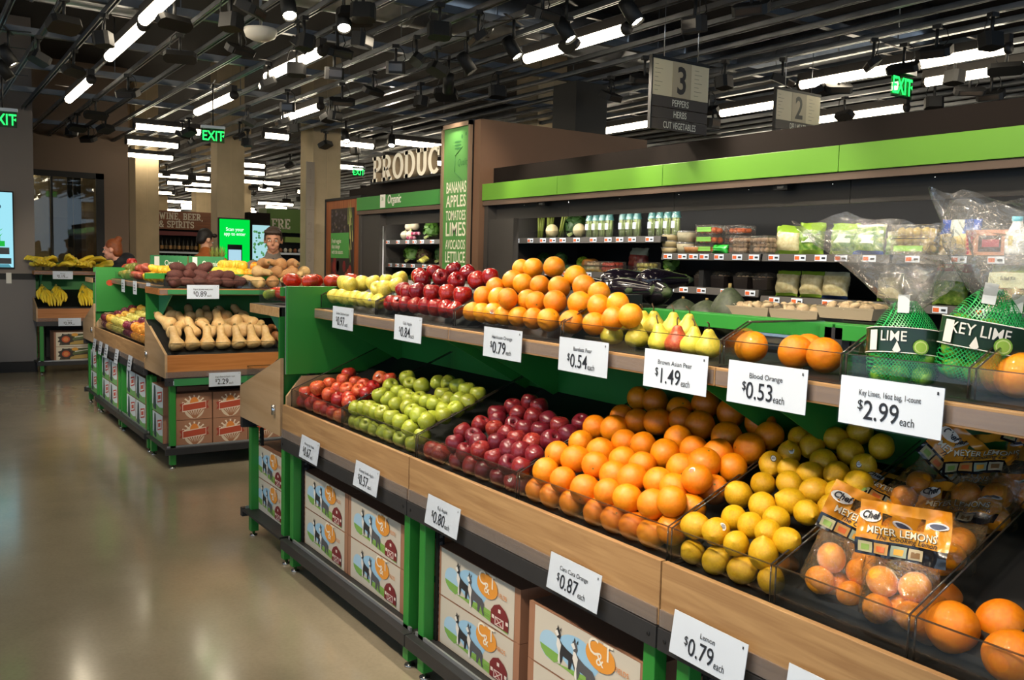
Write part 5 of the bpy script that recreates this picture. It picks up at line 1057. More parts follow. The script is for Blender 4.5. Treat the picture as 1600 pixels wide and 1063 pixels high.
# ---------------------------------------------------------------- bagged lemons
MEY = fruit_mat('bagged_lemon_peel', '#e8860a', '#f2a01a', '#f0b02a', .35, 6, (.3, .7), (300, .3), .08)
FILM2 = clear('bag_film', (1, .96, .9), .19, .05, (48, 1.0), .05, (.9, .7, .4))
HEADO = mat('bag_header_orange', '#c97a12', .25, nz=(9, .2, '#e8a93a'), coat=.7, bump=(14, .5, .01))
HEADK = mat('bag_header_black', '#17181d', .22, coat=.7, bump=(14, .5, .01))
def meyer_bag(loc, rot, label, seed, fruits=True):
    t = thing('lemon_bag', label, 'bag', loc, 0, 'bags of lemons in the lower bin'); t.rotation_euler = tuple(R(a) for a in rot)
    rr = random.Random(seed); w = .078
    me = None
    for i, c in enumerate([(-.036, -.012, .032), (.034, -.014, .034), (0, .022, .036), (-.034, -.004, .088), (.032, 0, .090)]):
        if me is None: q = MB(); q.ball((0, 0, 0), (1, 1, 1.1), MEY, 16, 10); o = q.build('lemon', t); me = o.data
        else: o = bpy.data.objects.new('lemon', me); COL.objects.link(o); o.parent = t
        o.location = c; o.scale = (.031,) * 3; o.rotation_euler = (rr.random() * 3, rr.random() * 3, 0)
    def film(u, v):
        a = u * 2 * PI; s = min(1, .25 + v * 5) * (1.0 if v < .6 else 1.0 - .0 * v); n_ = 1 + .10 * noise.noise(Vector((math.cos(a) * 2.5, math.sin(a) * 2.5, v * 5 + seed)))
        dd = .056 * (1 - max(0, v - .55) / .45 * .9)
        return Vector((w * s * n_ * math.cos(a), dd * s * n_ * math.sin(a), -.004 + v * .145))
    q = MB(); q.grid(film, 28, 12, FILM2); q.build('clear_bag', t)
    def hd(x, z, off=0.0):   # gently crumpled header sheet, x across, z up from the bag mouth
        return Vector((x, -.006 + .020 * noise.noise(Vector((x * 17, z * 14, seed * 3.3))) + .007 * noise.noise(Vector((x * 50, z * 38, seed * 1.3))) + .035 * (z / .1) ** 2 * (seed % 3 - 1) * .6 - off, .138 + z))
    def sheet(x0, x1, z0, z1, m, nm, off=0.0, par=None, nx=34, nz=8):
        q = MB(); q.grid(lambda u, v: hd(x0 + (x1 - x0) * u, z0 + (z1 - z0) * v, off), nx, nz, m)
        return q.build(nm, par or t)
    # header with a hand hole between the two upper strips
    top = MB(); H_ = .115
    for (x0, x1, z0, z1) in ((-.095, .095, .034, .066), (-.095, -.042, .066, .092), (.042, .095, .066, .092), (-.095, .095, .092, H_)):
        top.grid(lambda u, v: hd(x0 + (x1 - x0) * u, z0 + (z1 - z0) * v), 34 if x1 - x0 > .1 else 10, 6, HEADO)
    hdr = top.build('printed_header', t)
    sheet(-.095, .095, .0, .034, HEADK, 'black_strip', 0)
    px = MB()
    for k, cset in enumerate([('a8a27c', '7d9a48'), ('b98a4a', 'c8622a'), ('8f9a86', 'd89a30'), ('b0a284', '7a5a32')]):
        x0 = -.088 + k * .034
        px.grid(lambda u, v: hd(x0 + .030 * u, .006 + .022 * v, .0012), 3, 2, ink(cset[0])); px.grid(lambda u, v: hd(x0 + .006 + .018 * u, .010 + .012 * v, .002), 3, 2, ink(cset[1]))
    px.build('food_pictures', t)
    tx = MB()
    def put(s, size, cx, cz, m, off, xs=1.0, shear=0, bold=.01):
        vs, fs = text_geo(s, xs, 0, bold, 'CENTER', shear, 1.0); tx.add([hd(cx + x * size, cz + y * size, off) for x, y, z in vs], fs, m)
    put('MEYER LEMONS', .0215, 0, .048, ink('e9e0c8'), .0022, .95); put('MEYER LEMONS', .0215, .0006, .0474, ink('4a3418'), .0014, .95, 0, .03)
    put('The Cooking Lemon', .016, .01, .037, ink('20242c'), .002, .95, .3, .006)
    tx.build('header_lettering', t)
    bd = MB()
    pts = [hd(-.068 + .024 * math.cos(a) * 1.05, .083 + .013 * math.sin(a), .003) for a in [i * .45 for i in range(14)]]; bd.add(pts, [tuple(range(14))], WHITE)
    vs, fs = text_geo('Chef', .95, 0, .03, 'CENTER', .25, 1.0); bd.add([hd(-.068 + x * .021, .078 + y * .021, .0055) for x, y, z in vs], fs, ink('20242c'))
    bd.build('oval_badge', hdr); bd = MB()
    pts = [hd(.068 + .022 * math.cos(a), .082 + .008 * math.sin(a), .0016) for a in [i * .45 for i in range(14)]]; bd.add(pts, [tuple(range(14))], ink('cfd0d6'))
    pts = [hd(.068 + .017 * math.cos(a), .082 + .005 * math.sin(a), .003) for a in [i * .45 for i in range(14)]]; bd.add(pts, [tuple(range(14))], ink('3f4760'))
    bd.build('small_badge', hdr)
    return t
meyer_bag((-1.225, 1.70, .866), (-14, 20, 30), 'bag of lemons in the front left of its bin, header folded over', 3)
meyer_bag((-1.055, 1.69, .866), (-10, -3, 10), 'bag of lemons in the front right of its bin, header standing up', 4)
meyer_bag((-1.23, 1.84, .945), (-48, 14, 22), 'bag of lemons second from the front on the lemon side', 5)
meyer_bag((-1.07, 1.84, .955), (-52, -10, 6), 'bag of lemons second from the front on the orange side', 7)
meyer_bag((-1.235, 1.985, 1.01), (-20, 42, 35), 'bag of lemons tipped sideways against the loose lemons', 6)
meyer_bag((-1.06, 2.00, 1.02), (-30, -10, 10), 'bag of lemons high at the back with its badge showing', 8)
meyer_bag((-1.15, 1.77, .925), (-68, 24, 48), 'bag of lemons lying flat between the two front bags and the ones behind', 11)
meyer_bag((-1.14, 1.93, 1.0), (-62, -20, -6), 'bag of lemons lying flat in the middle of the heap, header toward the back', 12)
meyer_bag((-1.02, 2.08, 1.075), (-16, 6, -8), 'bag of lemons topmost at the back with an open hand hole', 9)

# ================================================================== PRODUCE OF THE FAR ISLAND
SQ = fruit_mat('squash_skin', '#dcb06e', '#e8c58c', '#e0b678', .45, 4, (.3, .7), None, .08)
SQB = fruit_mat('brown_squash_skin', '#8a5630', '#a9713f', '#b98650', .5, 5, (.3, .7), None, .1)
SWP = fruit_mat('purple_potato_skin', '#4f2a26', '#6d3d34', '#7d4a3a', .7, 7, (.3, .7), (60, .8), .12)
SWT = fruit_mat('tan_potato_skin', '#b98350', '#cf9c66', '#c79058', .65, 7, (.3, .7), (60, .5), .1)
def squash_proto(m, bend, k):
    q = MB(); pr = smooth_prof([(0, -.98), (.25, -1.0), (.62, -.86), (.80, -.5), (.74, -.1), (.52, .3), (.42, .7), (.42, 1.2), (.40, 1.6), (.26, 1.8), (.1, 1.84), (0, 1.82)], 1)
    q.lathe(pr, m, 20, None, True, lambda p, a: Vector((p.x + bend * max(0, p.z) ** 2 * .3, p.y * 1.0, p.z)))
    o = q.build('squash'); b3 = bend * .3 * 3.3
    MB().tube([(b3, 0, 1.78), (b3 + .03, .0, 2.05)], [.11, .14], mat('squash_stem', '#8f7a4a', .9), 8).build('stem', o); return freeze(o)
def potato_proto(m, k):
    q = MB(); q.ball((0, 0, 0), (.55, .55, 1.35), m, 16, 14, None, lambda p: Vector((p.x * (1 + .25 * noise.noise(p * 1.2 + Vector((k, 0, 0)))) + .12 * math.sin(p.z * 1.6 + k), p.y * (1 + .2 * noise.noise(p * 1.5 + Vector((0, k, 0)))), p.z)))
    return freeze(q.build('sweet_potato'))
S1 = [squash_proto(SQ, b, i) for i, b in enumerate((.0, .25, -.2))]; S2 = [squash_proto(SQB, b, i) for i, b in enumerate((.1, -.2))]
used = set()
def put(protos, loc, rot, sc, label, cat, group):
    pr = protos[rnd.randrange(len(protos))]
    if id(pr) in used: o = dup(pr)
    else: o = pr; used.add(id(pr))
    o.location = loc; o.rotation_mode = 'XYZ'; o.rotation_euler = tuple(R(a) for a in rot); o.scale = (sc,) * 3 if not isinstance(sc, tuple) else sc
    return tag(o, label, cat, group)
rows = [('front', -6.995, .955, 7, 1.675, .117), ('second', -7.11, 1.02, 6, 1.70, .128), ('third', -7.22, 1.075, 6, 1.67, .128), ('back', -7.34, 1.12, 5, 1.73, .135)]
for nm_, x, z, n, ya, dy in rows:
    for i in range(n):
        j = rnd.gauss(0, .006)
        if nm_ == 'front': put(S1, (x + j, ya + i * dy, z - .006), (rnd.gauss(0, 10), -24 + rnd.gauss(0, 5), 0), (.076, .076, .066), 'pale butternut squash standing upright, %s in the front row from the corner post' % nth(i), 'squash', 'butternut squash in the end bin')
        else: put(S1, (x + j, ya + i * dy, z), (rnd.gauss(0, 35), -48 + rnd.gauss(0, 22), rnd.gauss(0, 30)), (.076, .076, .064), 'butternut squash, %s from the corner post in the %s row of the end bin' % (nth(i), nm_), 'squash', 'butternut squash in the end bin')
for r_, (x, z) in enumerate([(-6.98, .905), (-7.10, .965), (-7.21, 1.02)]):
    for i in range(4): put(S2, (x, 2.49 + i * .105, z), (rnd.gauss(0, 30), 80 + rnd.gauss(0, 20), rnd.gauss(0, 40)), .05, 'brown squash, %s from the pale ones in the %s row of the end bin' % (nth(i), nth(r_)), 'squash', 'brown squash in the end bin')
Q1 = [potato_proto(SWP, k * 3.1) for k in range(3)]
n = 0
for lv, (z, x0, cnt) in enumerate([(1.39, -7.12, 6), (1.445, -7.20, 5), (1.50, -7.26, 3)]):
    for i in range(cnt):
        for e in range(2 if lv == 0 else 1):
            put(Q1, (x0 - e * .10 + rnd.gauss(0, .01), 1.70 + i * .098 + lv * .03, z + e * .02), (90 + rnd.gauss(0, 15), rnd.gauss(0, 20), 90 * 0 + rnd.gauss(20, 40)), (.074, .074, .053), 'purple-brown sweet potato, %s from the corner in %s layer %s' % (nth(i), nth(lv), 'in front' if e == 0 else 'behind'), 'sweet potato', 'purple sweet potatoes on the upper shelf')
S3 = [squash_proto(SWT, .15, 5), S1[1]]
for lv, (z, x0, cnt) in enumerate([(1.40, -7.12, 5), (1.48, -7.20, 4), (1.545, -7.26, 3)]):
    for i in range(cnt): put(S3, (x0 + rnd.gauss(0, .01), 2.33 + i * .125 + lv * .05, z), (rnd.gauss(60, 40), rnd.gauss(60, 40), rnd.gauss(0, 60)), .066, 'pale squash on the upper shelf, %s in the %s layer of its heap' % (nth(i), nth(lv)), 'squash', 'pale squash on the upper shelf of the far island')
# aisle side bins of the far island
AY = fruit_mat('yellow_red_apple_skin', '#d9a63a', '#e4bd58', '#c9713a', .3, 5, (.4, .7), None, .08, mixrand=.08); PL = fruit_mat('plum_skin', '#5a2030', '#8a3040', '#b0524a', .3, 5, (.4, .7), None, .15, mixrand=.1)
PG = fruit_mat('pale_green_apple_skin', '#b3a94a', '#c9bf6a', '#cf9a5a', .3, 5, (.4, .7)); NE = fruit_mat('nectarine_skin', '#d8882c', '#e2a548', '#b0402a', .3, 5, (.42, .68), None, .08, mixrand=.08)
MG = fruit_mat('mango_skin', '#6d7a32', '#a89a3e', '#b5543a', .35, 3, (.35, .62), None, .08, mixrand=.12); MY = fruit_mat('yellow_mango_skin', '#e0a61c', '#ecc23a', '#e8b84a', .35, 4)
def far_bin(m, x0, x1, label, kind, r, nrow, layers=1):
    pr = [apple_proto(m, 20 + i + x0, kind) for i in range(2)]
    nx = max(2, int((x1 - x0) / (2.05 * r)))
    for j in range(nrow):
        y = 1.655 + j * 1.75 * r; z = .885 + r * .2 + j * .42 * 1.75 * r + (.045 if j else 0)
        for i in range(nx):
            x = x0 + r + (x1 - x0 - 2 * r) * i / (nx - 1) + (r * .5 if j % 2 else 0)
            if x > x1 - r * .6: continue
            put(pr, (x + rnd.gauss(0, .004), y, z), (rnd.gauss(0, 40), rnd.gauss(0, 40), rnd.random() * 360), r, '%s, %s from the wide green panel in %s row' % (label, nth(i), nth(j)), kind, label + 's in the far lower bin')
    if True:
        for i in range(nx):
            if j: put(pr, (x0 + r + (x1 - x0 - 2 * r) * i / (nx - 1), 1.655, .885 + 2.0 * r), (rnd.gauss(0, 40), rnd.gauss(0, 40), rnd.random() * 360), r, '%s on the front row, %s from the wide green panel' % (label, nth(i)), kind, label + 's in the far lower bin')
far_bin(PL, -9.80, -9.52, 'dark plum', 'plum', .036, 5); far_bin(AY, -9.50, -9.26, 'yellow-red apple', 'apple', .04, 5); far_bin(PG, -9.22, -8.75, 'pale green apple', 'apple', .038, 5); far_bin(PL, -8.70, -8.35, 'red plum', 'plum', .036, 4); far_bin(NE, -8.33, -7.66, 'orange nectarine', 'nectarine', .041, 5)
def mango_row(m, x0, x1, label, r=.045):
    q = MB(); q.ball((0, 0, 0), (.95, .8, 1.25), m, 14, 10, None, lambda p: Vector((p.x + .12 * p.z * p.z, p.y, p.z))); pr = [freeze(q.build('mango'))]
    for lv in range(2):
        nx = int((x1 - x0) / (2 * r))
        for i in range(nx - lv): put(pr, (x0 + r + i * 2 * r + lv * r, 1.83 + lv * .05, 1.395 + lv * .07), (90 + rnd.gauss(0, 30), rnd.gauss(0, 30), rnd.gauss(0, 50)), r, '%s on the far upper shelf, %s in the %s layer' % (label, nth(i), ['lower', 'upper'][lv]), 'mango', label + 's on the far upper shelf')
mango_row(MG, -9.75, -9.3, 'green mango'); mango_row(fruit_mat('red_mango_skin', '#8a3a34', '#b0563a', '#b58a4a', .35, 3), -9.28, -8.75, 'red-green mango'); mango_row(MY, -8.7, -7.65, 'yellow mango')
# heaps seen over the back of the far island
def heap(m, cx, cy, z, nx, ny, r, label, kind, group):
    pr = [apple_proto(m, 31 + cx, kind)]; c = 0
    for lv in range(2):
        for i in range(nx - lv):
            for j in range(max(1, ny - lv)):
                put(pr, (cx + (i - (nx - lv - 1) / 2) * 2 * r, cy + (j - (ny - lv - 1) / 2) * 2 * r, z + r + lv * 1.5 * r), (rnd.gauss(0, 40), rnd.gauss(0, 40), rnd.random() * 360), r, label % nth(c), kind, group); c += 1
heap(fruit_mat('citrus_yellow', '#e0b022', '#efcb45', None, .35, 5), -8.5, 2.55, 1.40, 9, 2, .045, 'yellow citrus behind the purple potatoes, %s of its heap', 'citrus', 'yellow citrus on the rear shelf')
heap(ORANGE, -7.95, 2.6, 1.40, 3, 2, .042, 'orange beside the green sign, %s of its heap', 'orange', 'oranges on the rear shelf of the far island')
heap(HONEY, -9.6, 2.55, 1.40, 4, 2, .042, 'red apple below the pineapples, %s of its heap', 'apple', 'red apples on the rear shelf'); heap(HONEY, -10.2, 2.0, 1.40, 3, 2, .042, 'red apple on the far end shelf, %s of its heap', 'apple', 'red apples on the far end shelf')
for i in range(3):
    t = thing('pineapple', 'pineapple with a spiky crown behind the mangoes, %s from the woman' % nth(i), 'pineapple', (-9.75 + i * .17, 2.72, 1.40), 0, 'pineapples on the rear shelf')
    q = MB(); q.lathe([(0, 0), (.045, .01), (.062, .06), (.064, .12), (.045, .17), (.02, .18)], fruit_mat('pineapple_skin', '#8a5a1c', '#c88c2a', '#a8742a', .6, 60, (.4, .6), (90, 1)), 16); q.build('fruit', t)
    c = MB()
    for k in range(22):
        a = k * 2.4; l = .06 + .09 * (k / 22); tlt = .9 - .8 * k / 22
        c.add([(.012 * math.cos(a + 1.57), .012 * math.sin(a + 1.57), .17), (-.012 * math.cos(a + 1.57), -.012 * math.sin(a + 1.57), .17), (l * tlt * math.cos(a), l * tlt * math.sin(a), .17 + l)], [(0, 1, 2)], ink('7d8a3e'))
    c.build('leaf_crown', t)
for i, y in enumerate([2.10, 2.45]):
    t = thing('organic_sign', 'small green sign with white badge on the far island, beside the %s' % ['pineapples', 'orange heap'][i], 'sign', (-9.0, y, 1.45), PI / 2)
    MB().box((-.17, -.006, 0), (.17, .006, .14), ink('2f7d4c')).build('board', t); MB().tube([(0, .01, -.105), (0, .01, .1)], .006, BLACK, 6).build('stand', t); MB().text('Organic', .075, WHITE, T(.035, -.0065, .045) @ RX, .65, 0, .006).build('lettering', t); MB().prism(rect(-.135, .02, -.09, .13), .002, WHITE, T(0, -.0062, 0) @ RX).build('badge', t)

# bananas
BNM = fruit_mat('banana_skin', '#e6c424', '#f2d846', '#d6c552', .45, 5, (.3, .7))
def banana_bunch_proto(k):
    t = thing('banana_bunch', None, None); rr = random.Random(k)
    for i in range(5):
        q = MB(); a = -.9 + i * .45
        pts = [(.02 * math.sin(a), 0, .0), (.05 * math.sin(a), -.012, -.05), (.09 * math.sin(a), -.045, -.10), (.10 * math.sin(a), -.06, -.15), (.085 * math.sin(a), -.05, -.19), (.08 * math.sin(a), -.045, -.205)]
        q.tube(pts, [.008, .015, .0185, .0185, .012, .005], BNM, 7); q.build('banana', t)
    MB().tube([(0, 0, -.01), (0, .005, .03)], [.02, .012], mat('banana_stalk', '#8a8a3a', .8), 8).build('stalk', t)
    return freeze(t)
BB = [banana_bunch_proto(1)]
used_b = [False]
def bunch(loc, rot, label, group):
    o = BB[0] if not used_b[0] else dup(BB[0]); used_b[0] = True
    o.location = loc; o.rotation_euler = tuple(R(a) for a in rot); tag(o, label, 'bananas', group); o.scale = (1.3,) * 3 if 'upper' in label else (1, 1, 1)
for i, (y, x, z) in enumerate([(1.52, -13.22, 1.10), (1.60, -13.18, 1.06), (1.70, -13.25, 1.11), (1.50, -13.32, 1.14), (1.67, -13.34, 1.14), (1.97, -13.2, 1.06), (2.02, -13.28, 1.12), (2.0, -13.35, 1.15)]):
    bunch((x, y, z), (-25, 0, 90 + rnd.gauss(0, 10)), 'yellow banana bunch in the lower bin, %s from the grey wall' % nth(i), 'bananas in the lower bin')
for i in range(14):
    y = 1.45 + (i % 7) * .115; z = 1.40 + (i // 7) * .05 * (1 if 1 <= i % 7 <= 5 else 0)
    bunch((-13.28 - (i // 7) * .1, y, z + .02), (-80, rnd.gauss(0, 14), 90 + rnd.gauss(0, 60)), 'banana bunch lying on the upper shelf, %s from the grey wall in the %s layer' % (nth(i % 7), ['lower', 'upper'][i // 7]), 'bananas on the upper shelf')

# ================================================================== WHAT LIES ON THE BACK OF THE NEAR ISLAND
EGG = mat('eggplant_skin', '#15101a', .12, coat=.8)
for i, (x, y, z, rz) in enumerate([(-2.98, 2.40, 1.505, 20), (-2.83, 2.42, 1.50, -10), (-2.72, 2.40, 1.505, 12), (-2.60, 2.44, 1.50, -20), (-2.90, 2.55, 1.54, 80), (-2.70, 2.55, 1.545, 100)]):
    q = MB(); q.lathe(smooth_prof([(0, -.13), (.03, -.128), (.05, -.09), (.053, -.05), (.04, .03), (.026, .10), (.022, .13), (0, .135)], 1), EGG, 16); o = q.build('eggplant'); o.location = (x, y, z); o.rotation_euler = (R(88), 0, R(rz + 80))
    MB().tube([(0, 0, .12), (0, 0, .165)], [.024, .008], mat('eggplant_cap', '#3a4a26', .7), 8).build('stem_cap', o)
    tag(o, 'glossy dark eggplant behind the pears, %s from the orange pyramid' % nth(i), 'eggplant', 'eggplants on the rear shelf')
GSQ = fruit_mat('dark_squash_skin', '#2b3424', '#475038', '#5a5a3a', .55, 6, (.3, .7))
for i, (x, y, z, s) in enumerate([(-2.45, 2.42, 1.44, (.07, .06, .045)), (-2.33, 2.42, 1.44, (.07, .06, .045)), (-2.24, 2.44, 1.445, (.075, .065, .09))]):
    q = MB(); q.ball((0, 0, 0), 1, GSQ, 20, 12, None, lambda p: Vector((p.x * (1 + .06 * math.cos(8 * math.atan2(p.y, p.x))) * (1 - .35 * max(0, p.z)), p.y * (1 + .06 * math.cos(8 * math.atan2(p.y, p.x))) * (1 - .35 * max(0, p.z)), p.z))); o = q.build('acorn_squash'); o.location = (x, y, z); o.scale = s
    MB().tube([(0, 0, .95), (0, 0, 1.15)], [.1, .08], mat('squash_stem', '#8f7a4a'), 8).build('stem', o)
    tag(o, ['low dark green squash behind the pears, left of two', 'low dark green squash behind the pears, right of two', 'tall pointed dark green squash beside the mushroom trays'][i], 'squash')
WRAP = clear('wrap_film', (.96, .95, .92), .14, .1, (40, .8), .05, (.8, .75, .65))
MUSH = fruit_mat('mushroom_cap', '#b59a74', '#cdb793', '#a58058', .6, 6, (.3, .7))
def mush_tray(loc, rz, label, group, color=None, n=(4, 3), w=.2, d=.15, h=.045, m=None):
    t = thing('mushroom_tray', label, 'tray', loc, rz, group); rr = random.Random(label)
    q = MB(); q.lathe([(0, .0), (.9, 0), (1, 1), (.97, 1), (.87, .08), (0, .08)], color or mat('tray_plastic', '#a3947c', .4), 4, T(0, 0, 0) @ Matrix.Diagonal((w * .7, d * .7, h * .8, 1)) @ Matrix.Rotation(PI / 4, 4, 'Z'), False); q.build('tray', t)
    me = None
    for i in range(n[0]):
        for j in range(n[1]):
            if me is None:
                b = MB(); b.lathe([(0, -.9), (.35, -.85), (.35, -.1), (.9, -.15), (1, .1), (.8, .5), (.4, .72), (0, .78)], m or MUSH, 10); o = b.build('mushroom', t); me = o.data
            else: o = bpy.data.objects.new('mushroom', me); COL.objects.link(o); o.parent = t
            o.location = ((i + .5) / n[0] * w * .84 - w * .42 + rr.gauss(0, .004), (j + .5) / n[1] * d * .84 - d * .42, h * .72 + rr.gauss(0, .003)); o.scale = (w * .115,) * 3; o.rotation_euler = (rr.gauss(0, .7), rr.gauss(0, .7), 0)
    q = MB(); q.grid(lambda u, v: Vector(((u - .5) * w, (v - .5) * d, h * 1.15 - .5 * h * (max(abs(u - .5), abs(v - .5)) * 2) ** 6 + .004 * noise.noise(Vector((u * 9, v * 9, 1))))), 12, 10, WRAP); q.build('wrap', t)
for i in range(3):
    mush_tray((-2.11 + i * .19, 2.46, 1.437 if i < 2 else 1.455), .05 * (i - 1), 'wrapped mushroom tray on the green crossbar shelf, %s from the dark squash' % nth(i), 'mushroom trays behind the loose oranges')
    mush_tray((-2.00 + i * .20, 2.52, 1.352), .0, 'lower wrapped mushroom tray seen under the green crossbar, %s from the pears' % nth(i), 'mushroom trays seen under the crossbar')
q = MB(); q.box((-2.3, 2.36, 1.425), (-1.66, 2.62, 1.437), BLACK); q.box((-2.28, 2.60, 1.347), (-2.26, 2.62, 1.425), BLACK); q.box((-1.70, 2.60, 1.347), (-1.68, 2.62, 1.425), BLACK); q.box((-2.28, 2.36, 1.347), (-2.26, 2.38, 1.425), BLACK); q.box((-1.70, 2.36, 1.347), (-1.68, 2.38, 1.425), BLACK)
tag(q.build('tray_rack', None, (-2, 2.5, 1.347)), 'low black rack holding mushroom trays behind the green crossbar', 'rack')
q = MB(); q.prism([(2.28, 1.347), (2.66, 1.347), (2.62, 1.445), (2.28, 1.445)], -2.32, DARK, Matrix(((0, 0, 1, 0), (1, 0, 0, 0), (0, 1, 0, 0), (0, 0, 0, 1))), h0=-3.0); tag(q.build('display_riser', None, (-2.7, 2.45, 1.347)), 'black riser under the eggplants on the back of the island', 'riser')

# ================================================================== REFRIGERATED CASES
LIMEG = mat('case_green', '#5f942b', .4); ORGG = mat('organic_green', '#3a8038', .4)
CGREY = mat('case_grey', '#3b3835', .5); CDARK = mat('case_interior', '#121316', .45); CRAIL = mat('case_shelf_edge', '#4a4744', .45)
PORANGE = ink('d9632c')
def case(x0, x1, label, green, splits, shelves, side=.0):
    t = thing('refrigerated_case', label, 'refrigerated case', ((x0 + x1) / 2, 4.8, 0)); L = t.location
    def B(mb, n, par=None, bv=0): return mb.build(n, par or t, L, None, bv)
    q = MB(); q.box((x0, 5.35, 0), (x1, 5.4, 2.16), CDARK); B(q, 'back_wall')
    q = MB(); q.box((x0, 4.05, .12), (x1, 5.35, .5), CGREY); q.box((x0, 4.0, .5), (x1, 4.06, .85), CGREY); q.box((x0, 4.15, 0), (x1, 5.3, .12), DARK); q.box((x0, 4.06, .5), (x1, 5.35, .54), CDARK); B(q, 'base')
    q = MB(); q.box((x0, 4.34, 2.13), (x1, 5.4, 2.18), CGREY); B(q, 'canopy_top')
    for a, b in zip(splits, splits[1:]):
        q = MB(); q.box((a + .002, 4.30, 2.15), (b - .002, 4.335, 2.295), green); B(q, 'green_fascia', None, .002)
        q = MB(); q.box((a + .003, 4.42, 1.985), (b - .003, 4.44, 2.115), CGREY); B(q, 'valance')
    q = MB(); q.box((x0, 4.31, 2.105), (x1, 4.34, 2.147), mat('case_trim', '#5a4a3e', .5)); B(q, 'trim_strip')
    q = MB(); q.box((x0, 4.42, 2.295), (x1, 4.5, 2.445), DARKBROWN); B(q, 'header_board')
    l = bpy.data.lights.new('case_led', 'AREA'); l.shape = 'RECTANGLE'; l.size = x1 - x0 - .2; l.size_y = .04; l.energy = 5 * (x1 - x0); l.color = (1, .93, .82)
    lo = bpy.data.objects.new('case_led', l); COL.objects.link(lo); lo.location = ((x0 + x1) / 2, 4.475, 2.09); lo.rotation_euler = (R(20), 0, 0)
    k = 0; x = x0 + .5
    while x < x1:
        q = MB(); q.ball((x, 4.425, 2.098), .006, glow('led_dot', (1, .95, .85), 4), 6, 4); B(q, 'led_dot'); x += .62
    for s in (x0 + .03, x1 - .03):
        q = MB(); q.box((s - .03, 4.33, 0), (s + .03, 5.4, 2.16), CGREY); B(q, 'end_wall')
    for (a, b, z, yf, nl, fence) in shelves:
        q = MB(); q.box((a, yf, z - .035), (b, 5.33, z), CDARK); sh = B(q, 'shelf')
        q = MB(); q.prism([(yf - .012, z - .045), (yf, z - .045), (yf, z + .003), (yf - .004, z + .003)], b, CRAIL, Matrix(((0, 0, 1, 0), (1, 0, 0, 0), (0, 1, 0, 0), (0, 0, 0, 1))), h0=a); B(q, 'shelf_edge', sh)
        for i in range(nl):
            xx = a + (b - a) * (i + .45 + .2 * math.sin(i * 5 + z * 9)) / nl
            c = MB(); c.cbox((xx, yf - .0125, z - .021), (.085, .002, .036), PAPER); c.cbox((xx - .022, yf - .0137, z - .022), (.034, .0012, .022), PORANGE); c.cbox((xx + .021, yf - .0137, z - .022), (.026, .0012, .012), mat('card_ink', '#20242c')); B(c, 'shelf_label', sh)
        if fence:
            c = MB(); c.box((a, yf + .0, z + .003), (b, yf + .003, z + .06), ACRYL); B(c, 'clear_fence', sh)
    return t
SHV = [(-6.86, -4.93, 1.825, 4.62, 11, True), (-4.91, -3.99, 1.70, 4.62, 7, False), (-3.97, -3.06, 1.70, 4.62, 5, False), (-3.04, -2.1, 1.70, 4.62, 4, False), (-2.08, -.9, 1.70, 4.62, 4, False),
       (-6.86, -4.93, 1.545, 4.62, 8, True), (-4.91, -3.99, 1.465, 4.62, 5, False), (-3.97, -3.06, 1.43, 4.62, 4, False), (-3.04, -2.1, 1.43, 4.62, 4, False), (-2.08, -.9, 1.43, 4.62, 4, False),
       (-6.86, -4.93, 1.25, 4.58, 8, False), (-4.91, -3.99, 1.2, 4.58, 5, False), (-3.97, -3.06, 1.2, 4.58, 5, False), (-3.04, -2.1, 1.2, 4.58, 4, False), (-2.08, -.9, 1.2, 4.58, 4, False)]
case(-6.92, -.6, 'long open refrigerated case with a bright green header', LIMEG, [-6.92, -5.8, -4.6, -3.2, -1.9, -.6], SHV)
q = MB(); q.box((-6.89, 4.345, .86), (-6.47, 4.40, 1.985), CGREY); tag(q.build('case_blank_panel', None, (-6.7, 4.36, .86)), 'dark blank panel at the left end of the long case, beside the tall list sign', 'panel')
for x in (-6.06, -3.62):
    t = thing('case_sensor', 'tiny black sensor clipped under the green header, %s' % ('left one' if x < -5 else 'right one'), 'sensor', (x, 4.36, 2.09)); MB().cbox((0, 0, 0), (.1, .05, .03), DARK).build('body', t); MB().cbox((0, -.026, 0), (.05, .004, .015), CHROME).build('lens', t)
case(-9.62, -7.58, 'shorter refrigerated case under the raised department letters', ORGG, [-9.62, -7.58], [(-9.5, -7.62, 1.825, 4.62, 9, True), (-9.5, -7.62, 1.565, 4.62, 9, True), (-9.5, -7.62, 1.28, 4.58, 8, False)])
q = MB(); q.box((-9.6, 4.345, .1), (-9.1, 4.42, 2.1), CGREY); q.tube([(-9.06, 4.37, .1), (-9.06, 4.37, 1.97)], .008, SILVER, 8); tag(q.build('case_blank_panel', None, (-9.3, 4.38, .1)), 'dark blank panel at the left end of the case beside the vegetable poster', 'panel')
# brown partition, list sign
q = MB(); q.box((-7.04, 4.28, 0), (-6.93, 6.25, 2.87), mat('partition_brown', '#6b4f3b', .6, nz=(1.5, .06))); tag(q.build('partition', None, (-7, 5.2, 0)), 'tall brown partition between the two refrigerated cases', 'partition')
t = thing('list_sign', 'tall green sign listing produce names in white capitals', 'sign', (-7.305, 4.27, 0))
q = MB(); q.box((-.24, 0, 0), (.23, 1.2, 2.87), DARK); q.build('sign_column', t)
fr = MB(); fr.box((-.265, -.03, .8), (-.235, .0, 2.87), mat('bronze_frame', '#7a6552', .45)); fr.box((.225, -.03, .8), (.255, 0, 2.87), mat('bronze_frame', '#7a6552')); fr.box((-.265, -.03, 2.83), (.255, 0, 2.87), mat('bronze_frame', '#7a6552')); fr.build('frame', t)
q = MB(); q.box((-.235, -.012, .8), (.225, 0, 2.83), mat('sign_green', '#528d45', .5, nz=(4, .05))); bd = q.build('green_board', t)
